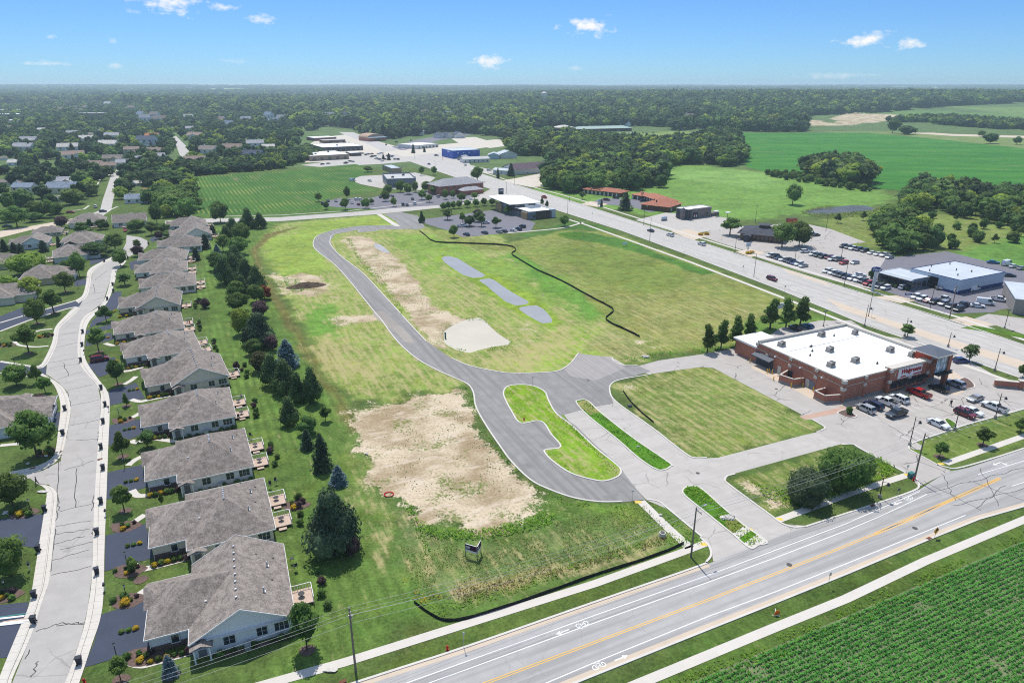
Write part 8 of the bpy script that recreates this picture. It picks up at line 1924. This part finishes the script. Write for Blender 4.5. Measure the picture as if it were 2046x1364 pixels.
for i,(b,vt) in enumerate([((254,1197),1172),((255,1130),1106),((234,1314),1297),((14,1187),1172),((62,1022),1000),((36,1112),1098),((250,936),922),((240,838),822),((197,657),645),((247,746),730),((30,728),716),((157,577),562),((190,583),570)]):
 lamp(b,vt,'small garden lamp post %s' % ('by the nearest driveway bed','by the stone bed of the second driveway','at the mouth of the nearest front walk','in the lowest left flower bed','on the corner lawn below the side street','at the left driveway','at the third driveway bed','in the lawn by the fifth driveway','on the lawn near the maroon car','beside the sixth driveway','at the left side street kerb','on the lawn by the white garages','at the upper left kerb')[i],'yard','garden lamps of the curved street')
x,y = G(1897,635); o = thing('power_pole','brown timber power pole with a transformer in the dealership verge','power pole',(x,y,0),ROW_A); h = height_of(1897,635,570); m = MB(); m.tube((0,0,0),(0,0,h),.17,.12,8); m.build('pole',M_WOOD,o); m = MB(); m.box((0,0,h - .6),(.1,2.4,.12)); m.build('cross_arm',M_WOOD,o); m = MB(); m.tube((.35,0,h - 2.2),(.35,0,h - 1.3),.25,.25,8); m.build('transformer',M_GALV,o)
# wheeled bins along the curved street
BINS = [(226,571),(227,584),(215,600),(199,620),(166,666),(165,692),(162,723),(203,778),(211,812),(207,846),(203,897),(207,939),(203,1006),(195,1068),(195,1147),(160,1327),(130,820),(126,869),(90,1022),(77,1102),(69,1194),(68,1245),(122,604),(209,524),(256,518),(297,489),(134,470)]
proto_bin = None
for i,(u,v) in enumerate(BINS):
 x,y = G(u,v); left = i in range(16,23)
 lb = 'navy wheeled bin on the %s kerb of the curved street, %s' % ('left' if left else 'right' if i < 16 else 'upper',('fourth' if 0 else '') + ('%s from the bottom' % ('first','second','third','fourth','fifth','sixth','seventh','eighth','ninth','tenth','eleventh','twelfth','thirteenth','fourteenth','fifteenth','sixteenth')[(15 - i) if i < 16 else (22 - i)] if i < 23 else ('by the tall street maple','opposite the turning circle','at the turning circle rim','by the porch house drive')[i - 23]))
 a = ROAD_A + (R(90) if not left else R(-90)) + R((i * 37) % 25 - 12)
 if proto_bin is None:
  o = proto_bin = thing('wheeled_bin',lb,'wheeled bin',(x,y,.13),a,'wheeled bins along the curved street')
  m = MB(); m.box((0,0,.62),(.52,.56,.95),0,taper=1.18); m.build('body',M_BIN,o)
  m = MB(); m.box((0,.02,1.15),(.68,.74,.1)); m.box((0,-.3,1.14),(.5,.1,.06)); m.build('lid',M_BIN,o)
  m = MB(); m.box((0,-.345,.8),(.24,.02,.2)); m.build('label',M_PORC,o)
  for s in (-1,1): m = MB(); m.tube((s * .3,.27,.13),(s * .24,.27,.13),.14,n=10); m.build('wheel',M_TYRE,o)
  m = MB(); m.tube((-.3,.44,1.1),(.3,.44,1.1),.03,n=6); m.build('handle',M_BIN,o)
 else: dup(proto_bin,(x,y,.13),a,None,lb)
for i,(u,v) in enumerate([(210,1180),(212,1031),(218,822),(169,708),(60,1138),(232,548)]):
 x,y = G(u,v); o = thing('mailbox','dark mailbox on a white post at the kerb, %s' % ('by the nearest lawn','by the third driveway','by the fifth driveway','opposite the left side street','on the left kerb','high up the street')[i],'mailbox',(x,y,.1),ROAD_A,'kerbside mailboxes')
 m = MB(); m.box((0,0,.5),(.1,.1,1.0)); m.build('post',M_TRIM,o); m = MB(); m.box((0,0,1.1),(.3,.55,.25)); m.tube((0,-.275,1.2),(0,.275,1.2),.15,n=8); m.build('box',M_BIN,o)
def hydrant(u,v,lb):
 x,y = G(u,v); o = thing('fire_hydrant',lb,'hydrant',(x,y,.04)); m = MB(); m.tube((0,0,0),(0,0,.6),.14,.12,8); m.ball((0,0,.64),(.15,.15,.13),8,5); m.tube((0,0,0),(0,0,.08),.22,n=8); m.build('barrel',M_HYD,o)
 for s in (-1,1): m = MB(); m.tube((s * .1,0,.45),(s * .24,0,.45),.07,n=6); m.build('outlet',M_HYD,o)
hydrant(894,1298,'red hydrant on the verge of the main road'); hydrant(1047,840,'red hydrant inside the bend of the big island'); hydrant(1825,960,'red hydrant at the store entrance corner'); hydrant(169,1364,'hydrant marker at the lowest lawn corner')
# sale board: two panels in a V
A_,B_,C_ = G(930,1111),G(953.6,1118),G(961,1104)
o = thing('sale_board','purple and white V shaped sale board in the rough meadow','sign',(B_[0],B_[1],0),0); hA = 2.55
def rel(p): return (p[0] - B_[0],p[1] - B_[1])
for (p,q) in ((A_,B_),(B_,C_)):
 p,q = rel(p),rel(q); L = math.hypot(q[0] - p[0],q[1] - p[1]); a = math.atan2(q[1] - p[1],q[0] - p[0]); cx,cy_ = (p[0] + q[0]) / 2,(p[1] + q[1]) / 2; nx,ny = math.sin(a),-math.cos(a)
 m = MB(); m.box((cx,cy_,1.85),(L - .1,.08,1.4),a); pl = m.build('panel',M_SIGNW,o)
 m = MB(); m.box((cx + nx * .05,cy_ + ny * .05,2.2),(L - .14,.03,.62),a); m.box((cx + nx * .05 + math.cos(a) * L * .2,cy_ + ny * .05 + math.sin(a) * L * .2,1.72),(L * .52,.03,.44),a); m.build('purple_print',M_VIOLET,pl)
 for dz,w,off in ((2.12,.36,-.26),(1.66,.44,-.22)): m = MB(); m.box((cx + nx * .07 + math.cos(a) * L * off,cy_ + ny * .07 + math.sin(a) * L * off,dz),(L * w,.02,.2),a); m.build('print_line',M_SIGNW if dz > 2 else M_VIOLET,pl)
for p in (A_,B_,C_): x,y = rel(p); m = MB(); m.box((x,y,1.3),(.12,.12,2.6)); m.build('post',M_WOOD,o)
# signs
def sign(u,v,vt,lb,w=.7,hgt=.7,face=None,diamond=False,ang=None):
 x,y = G(u,v); h = max(1.6,height_of(u,v,vt)); o = thing('road_sign',lb,'sign',(x,y,0),ROAD_A if ang is None else ang); m = MB(); m.tube((0,0,0),(0,0,h),.035,n=6); m.build('post',M_GALV,o); m = MB()
 if diamond: m.side([(-.7,h - .1),(0,h - .8),(.7,h - .1),(0,h + .6)],-.06,-.03)
 else: m.box((0,-.05,h - hgt / 2),(w,.03,hgt))
 m.build('face',face or M_SIGNW,o); return o
o = sign(1867,1074,1061,'amber diamond roadworks sign at the far kerb of the main road',face=M_SIGNY,diamond=True); m = MB(); m.side([(-.2,1.5),(.2,1.5),(.1,2.0),(-.1,1.9)],-.1,-.065); m.build('pictogram',M_BLACK,o)
sign(1654,1171,1143,'small grey sign back on a post beside the main road verge',.45,.6,M_GALV); sign(927,1295,1262,'thin sign post on the near verge left of the hydrant',.3,.4,M_GALV); sign(1793,991,975,'dark sign on the verge below the hedge lot',.7,.5,M_CHAR); sign(1811,944,928,'stop sign seen from behind at the store exit',.6,.6,M_GALV)
sign(1263,998,980,'street name sign at the asphalt bend',.6,.15,M_TEAL); sign(1064,772,753,'street name sign at the tip of the big island',.6,.15,M_TEAL); sign(1183,434,425,'small sign on the arterial verge by the clinic',.6,.6,M_GALV); sign(1567,586,570,'small sign beside the dark red car on the arterial road',.6,.8,M_GALV); sign(1741,633,615,'speed sign by the arterial lamp',.6,.8,M_SIGNW); sign(1484,541,530,'small sign on the near verge of the arterial road',.6,.8,M_GALV)
x,y = G(1556,640); o = thing('billboard','white billboard seen over the trees behind the store','sign',(x,y,0),ROW_A + R(90)); m = MB(); m.box((0,0,5.0),(4.6,.3,1.8)); m.build('panel',M_SIGNW,o); m = MB(); m.tube((-1.5,0,0),(-1.5,0,4.2),.12,n=6); m.build('post',M_GALV,o); m = MB(); m.tube((1.5,0,0),(1.5,0,4.2),.12,n=6); m.build('post',M_GALV,o)
x,y = G(1248,492); o = thing('board_sign','small white board standing in the field by the arterial road','sign',(x,y,0),ROAD_A); m = MB(); m.box((0,0,1.4),(2.4,.12,1.2)); m.build('panel',M_SIGNW,o); m = MB(); m.box((-1,0,.4),(.1,.1,.8)); m.build('post',M_WOOD,o); m = MB(); m.box((1,0,.4),(.1,.1,.8)); m.build('post',M_WOOD,o)
# silt fences
def silt(pts,lb,h=.75):
 P = smooth(GP(pts),3); o = thing('silt_fence',lb,'fence',(P[0][0],P[0][1],0)); m = MB(); st = MB()
 for i,(a,b) in enumerate(zip(P[:-1],P[1:])):
  a,b = (a[0] - P[0][0],a[1] - P[0][1]),(b[0] - P[0][0],b[1] - P[0][1]); L = math.hypot(b[0] - a[0],b[1] - a[1]) or 1; nx,ny = -(b[1] - a[1]) / L * .12,(b[0] - a[0]) / L * .12; z0,z1 = h * (.9 + .15 * ((i * 7) % 3) / 2),h * (.9 + .15 * (((i + 1) * 7) % 3) / 2)
  m.face([(a[0] + nx * .5,a[1] + ny * .5,.02),(b[0] + nx * .5,b[1] + ny * .5,.02),(b[0],b[1],z1),(a[0],a[1],z0)]); m.face([(a[0] - nx * .5,a[1] - ny * .5,.02),(a[0],a[1],z0),(b[0],b[1],z1),(b[0] - nx * .5,b[1] - ny * .5,.02)])
  st.box((a[0],a[1],h * .5),(.05,.05,h * .98))
 m.build('fabric',M_SILT,o); s = st.build('stakes',M_WOOD,o); s['kind'] = 'stuff'
silt([(828,1204),(850,1221),(880,1238),(908,1240),(948,1232),(1030,1206),(1115,1176),(1190,1149),(1272,1123),(1333,1101),(1366,1086)],'sagging black silt fence along the pavement of the main road',.55)
silt([(838,462),(850,471),(870,484),(933,487),(1012,491),(1031,500),(1022,508),(1036,518),(1073,540),(1120,561),(1160,583),(1191,600),(1211,610),(1226,621),(1216,631),(1210,638),(1223,648),(1248,659),(1278,674)],'long winding black silt fence between the ponds and the arterial field')
silt([(1245,782),(1260,803),(1282,825),(1306,845)],'short black silt fence at the boulevard corner of the big lawn',.5)
# odds and ends on the site
x,y = G(1323,1071); o = thing('concrete_riser','round concrete manhole riser in the weeds by the new path','drain',(x,y,0)); m = MB(); m.tube((0,0,0),(0,0,.8),.6,.55,14); m.build('ring',M_STONEW,o); m = MB(); m.tube((0,0,.8),(0,0,.88),.38,n=12); m.build('cover',M_IRON,o)
x,y = G(777,988); o = thing('hose_coil','loose coil of red orange hose at the edge of the bare plot','hose',(x,y,.05)); m = MB()
for k in range(3):
 r_ = .7 + .07 * k; pv = None
 for j in range(21): q = (r_ * math.cos(j * .314) * 1.1,r_ * math.sin(j * .314),.05 + .04 * k); (m.tube(pv,q,.05,n=5,caps=False) if pv else None); pv = q
m.build('coil',M_HYD,o)
x,y = G(890,676,-.3); o = thing('standpipe','green standpipe rising from the muddy pond','pipe',(x,y,-.5)); m = MB(); m.tube((0,0,0),(0,0,2.0),.25,n=10); m.build('pipe',M_PVC,o); m = MB(); m.tube((0,0,2.0),(0,0,2.12),.32,n=10); m.build('cap',M_CHAR,o)
for i,(u,v,s_,lb) in enumerate([(1289,714,1.0,'pale end stones at the culvert by the store street'),(884,510,.9,'pale stones at the head of the first pond'),(1084,590,.6,'round pale cover in the straw by the second pond'),(1452,1033,1.1,'heap of pale rubble in the lower boulevard island'),(92,912,.8,'white boulder in the mulch bed at the street corner'),(56,927,.7,'white boulder at the kerb of the corner bed'),(660,1339,.9,'flat pale concrete slab lying on the near verge'),(732,908,.7,'dry branch like stones at the left of the bare plot'),(1320,1030,.7,'pale stone by the new path'),(1275,893,.6,'pale rock among the weeds of the long island'),(85,983,.8,'flat square pad in the corner lawn')]):
 x,y = G(u,v); r_ = random.Random(i); o = thing('stone_group' if i in (0,3) else 'boulder',lb,'stones',(x,y,.05))
 for k in range(7 if i in (0,3) else 1):
  m = MB(); m.ball((r_.uniform(-1,1) if k else 0,r_.uniform(-.6,.6) if k else 0,.15),(s_ * r_.uniform(.45,.7),s_ * r_.uniform(.35,.55),s_ * .32) if i not in (6,10) else (1.0,.45,.1),7,4,jit=.2,rnd=r_); m.build('stone',M_STONEW,o)
x,y = G(1819,953); o = thing('utility_cabinet','teal utility cabinet at the store entrance pole','cabinet',(x,y,0),ROAD_A); m = MB(); m.box((0,0,.5),(1.1,.7,1.0)); m.build('cabinet',M_TEAL,o); m = MB(); m.box((0,0,1.03),(1.2,.8,.06)); m.build('lid',M_TEAL,o)
x,y = G(1258,812); o = thing('inlet_cover','dark grey box inlet beside the short silt fence','drain',(x,y,0),.3); m = MB(); m.box((0,0,.25),(.9,.7,.5)); m.build('box',M_GREYW,o); m = MB(); m.box((0,0,.52),(.8,.6,.04)); m.build('grate',M_IRON,o)
x,y = G(1550,1227); o = thing('folded_sign','fallen orange and white roadworks sign on the far verge','sign',(x,y,0),.4); m = MB(); m.side([(-.6,.1),(.6,.1),(.3,.9),(-.3,.9)],-.2,-.16); m.build('face',M_ORNG,o); m = MB(); m.box((.2,.3,.25),(1.2,.06,.06),.9); m.box((-.3,-.3,.2),(1.1,.06,.06),-.6); m.build('stand',M_SIGNW,o)
for i,(u,v) in enumerate(((1743,1010),(685,1362),(1740,1012),(200,918),(66,936),(1856,1076))):
 if i == 2: continue
 x,y = G(u,v); m = MB(); m.box((x,y,.15),(.9,.5,.04),ROAD_A); tag(m.build('drain_grate',mat('rusty grate %d' % i,srgb(120,72,54,.8),.8,.2,4)),kind='structure')
for i,(u,v) in enumerate(((167,738),(4,1235),(2,1248),(20,1243))):
 if i == 0: continue
 x,y = G(u + 10,v); o = thing('board_stack','pale boards laid across the lowest left driveway, %s' % ('','upper','middle','lower')[i],'boards',(x,y,.05),R(10)); m = MB(); m.box((0,0,.06),(4.6,.35,.1)); m.build('board',M_TRIM,o); m = MB(); m.box((.3,.4,.05),(4.0,.25,.08),.06); m.build('board',M_TEAL if i == 1 else M_DECK,o)
 # parasol and chairs on decks
x,y = G(381,656); o = thing('parasol','folded red parasol on a back deck','parasol',(x,y,.5)); m = MB(); m.tube((0,0,0),(0,0,2.5),.03,n=6); m.build('pole',M_TRIM,o); m = MB(); m.tube((0,0,1.3),(0,0,2.5),.22,.04,8); m.build('canopy',M_HYD,o)
for i,(u,v) in enumerate([(540,976),(553,968),(497,884),(502,876),(591,1140),(584,1125),(482,800),(478,840),(446,725),(530,985)]):
 x,y = G(u,v); o = thing('patio_chair','dark patio chair on a back deck, %s' % ('second deck from the bottom, upper','second house deck, lower','third house upper deck','third house deck rail','nearest deck, lower','nearest deck, upper','fourth house upper deck','fourth house lower deck','fifth house deck','third house lower deck')[i],'chair',(x,y,.56),i,'patio chairs on the back decks')
 m = MB(); m.box((0,0,.44),(.5,.5,.06)); m.build('seat',M_CHAR,o); m = MB(); m.box((0,.25,.75),(.5,.06,.6)); m.build('backrest',M_CHAR,o)
 for sx in (-1,1):
  for sy in (-1,1): m = MB(); m.box((sx * .22,sy * .22,.21),(.05,.05,.42)); m.build('leg',M_CHAR,o)
  # people
def person(u,v,face,lb,shirt,trousers,hair,stride=.32):
 x,y = G(u,v); o = thing('person',lb,'person',(x,y,.035),face)
 S_ = .5
 J = {'pel': (0,0,.96),'chest': (.02,0,1.3),'neck': (.03,0,1.5),'hd': (.06,0,1.62),'top': (.06,0,1.74),'hl': (0,.1,.92),'kl': (stride * .55,.1,.5),'al': (stride,.1,.09),'tl': (stride + .17,.1,.05),'hr': (0,-.1,.92),'kr': (-stride * .1,-.1,.5),'ar': (-stride * .9,-.1,.14),'tr': (-stride * .75,-.1,.04),'sl': (.02,.2,1.42),'el': (-.1,.25,1.14),'wl': (.02,.26,.9),'fl': (.05,.26,.8),'sr': (.02,-.2,1.42),'er': (.04,-.25,1.14),'wr': (.24,-.24,.95),'fr': (.31,-.23,.88)}
 E_ = [('pel','chest'),('chest','neck'),('neck','hd'),('hd','top'),('pel','hl'),('hl','kl'),('kl','al'),('al','tl'),('pel','hr'),('hr','kr'),('kr','ar'),('ar','tr'),('chest','sl'),('sl','el'),('el','wl'),('wl','fl'),('chest','sr'),('sr','er'),('er','wr'),('wr','fr')]
 RD = {'pel': .14,'chest': .15,'neck': .06,'hd': .105,'top': .07,'hl': .09,'kl': .062,'al': .045,'tl': .04,'hr': .09,'kr': .062,'ar': .045,'tr': .04,'sl': .065,'el': .045,'wl': .034,'fl': .035,'sr': .065,'er': .045,'wr': .034,'fr': .035}
 def skin(name,keys,mm_,grow,parent):
  ks = [k for k in J if k in keys]; me = bpy.data.meshes.new(name); me.from_pydata([J[k] for k in ks],[(ks.index(a),ks.index(b)) for a,b in E_ if a in ks and b in ks],[]); me.materials.append(mm_)
  q = add(name,me,parent); md = q.modifiers.new('skin','SKIN'); md.use_smooth_shade = True
  for i,k in enumerate(ks): me.skin_vertices[0].data[i].radius = (RD[k] + grow,(RD[k] + grow) * (.75 if k in ('pel','chest') else 1)); me.skin_vertices[0].data[i].use_root = (k == ks[0])
  q.modifiers.new('subdivision','SUBSURF').levels = 1; return q
 M_SK = bpy.data.materials.get('skin') or mat('skin',srgb(206,160,132,.8),.6,.04,3,obj=True)
 b = skin('body',set(J),M_SK,0,o); skin('shirt',{'pel','chest','sl','el','sr','er'},shirt,.018,o); skin('trousers',{'pel','hl','kl','al','hr','kr','ar'},trousers,.02,o)
 m = MB(); m.ball((.04,0,1.7),(.115,.105,.1),10,6); m.build('hair',hair,o,True)
 for k in ('t',):
  for a in ('al','ar'): p = J[a]; m = MB(); m.box((p[0] + .09,p[1],p[2] - .05),(.28,.1,.09)); m.build('shoe',M_BLACK,o)
person(74,968,R(20),'person in dark clothes walking across the mouth of the left side street',mat('navy shirt',srgb(58,62,84,.8),.8,.1,4,obj=True),mat('dark trousers',srgb(44,46,54,.8),.8,.1,4,obj=True),mat('brown hair',srgb(70,50,40,.8),.8,.1,4,obj=True))
person(1899,811,R(70),'person in black walking through the store car park',M_BLACK,M_CHAR,bpy.data.materials['brown hair'])
# ------------------------------------------------------------------ the air
m = MB(); hz = 108.0; m.box((0,6200,(hz - 16) / 2 - 0),(40000,22500,hz + 16)); o = m.build('haze',[]); tag(o,'thin summer haze over the whole plain',None,None,'stuff')
hm_ = bpy.data.materials.new('summer haze'); hm_.use_nodes = True; hn = hm_.node_tree.nodes; hn.clear()
ho = hn.new('ShaderNodeOutputMaterial'); hv = hn.new('ShaderNodeVolumePrincipled'); hv.inputs['Color'].default_value = (.70,.87,1.0,1); hv.inputs['Density'].default_value = .00012; hv.inputs['Anisotropy'].default_value = .35
hm_.node_tree.links.new(hv.outputs[0],ho.inputs['Volume']); o.data.materials.append(hm_)
# labels that came out alike are told apart by where they stand, from left to right
ORD = ('leftmost','second from the left','third from the left','fourth from the left','fifth from the left','sixth from the left','seventh from the left','eighth from the left','ninth from the left','tenth from the left')
same = {}
for q in COL.objects:
 if q.parent is None and q.get('label') and q.get('kind') is None: same.setdefault(q['label'],[]).append(q)
for lb,qs in same.items():
 if 1 < len(qs) <= 10 and len(lb.split()) <= 12:
  qs.sort(key=lambda q: proj(q.location.x,q.location.y)[0])
  for i,q in enumerate(qs): q['label'] = '%s, %s' % (lb,ORD[i] if i < len(qs) - 1 else 'rightmost')
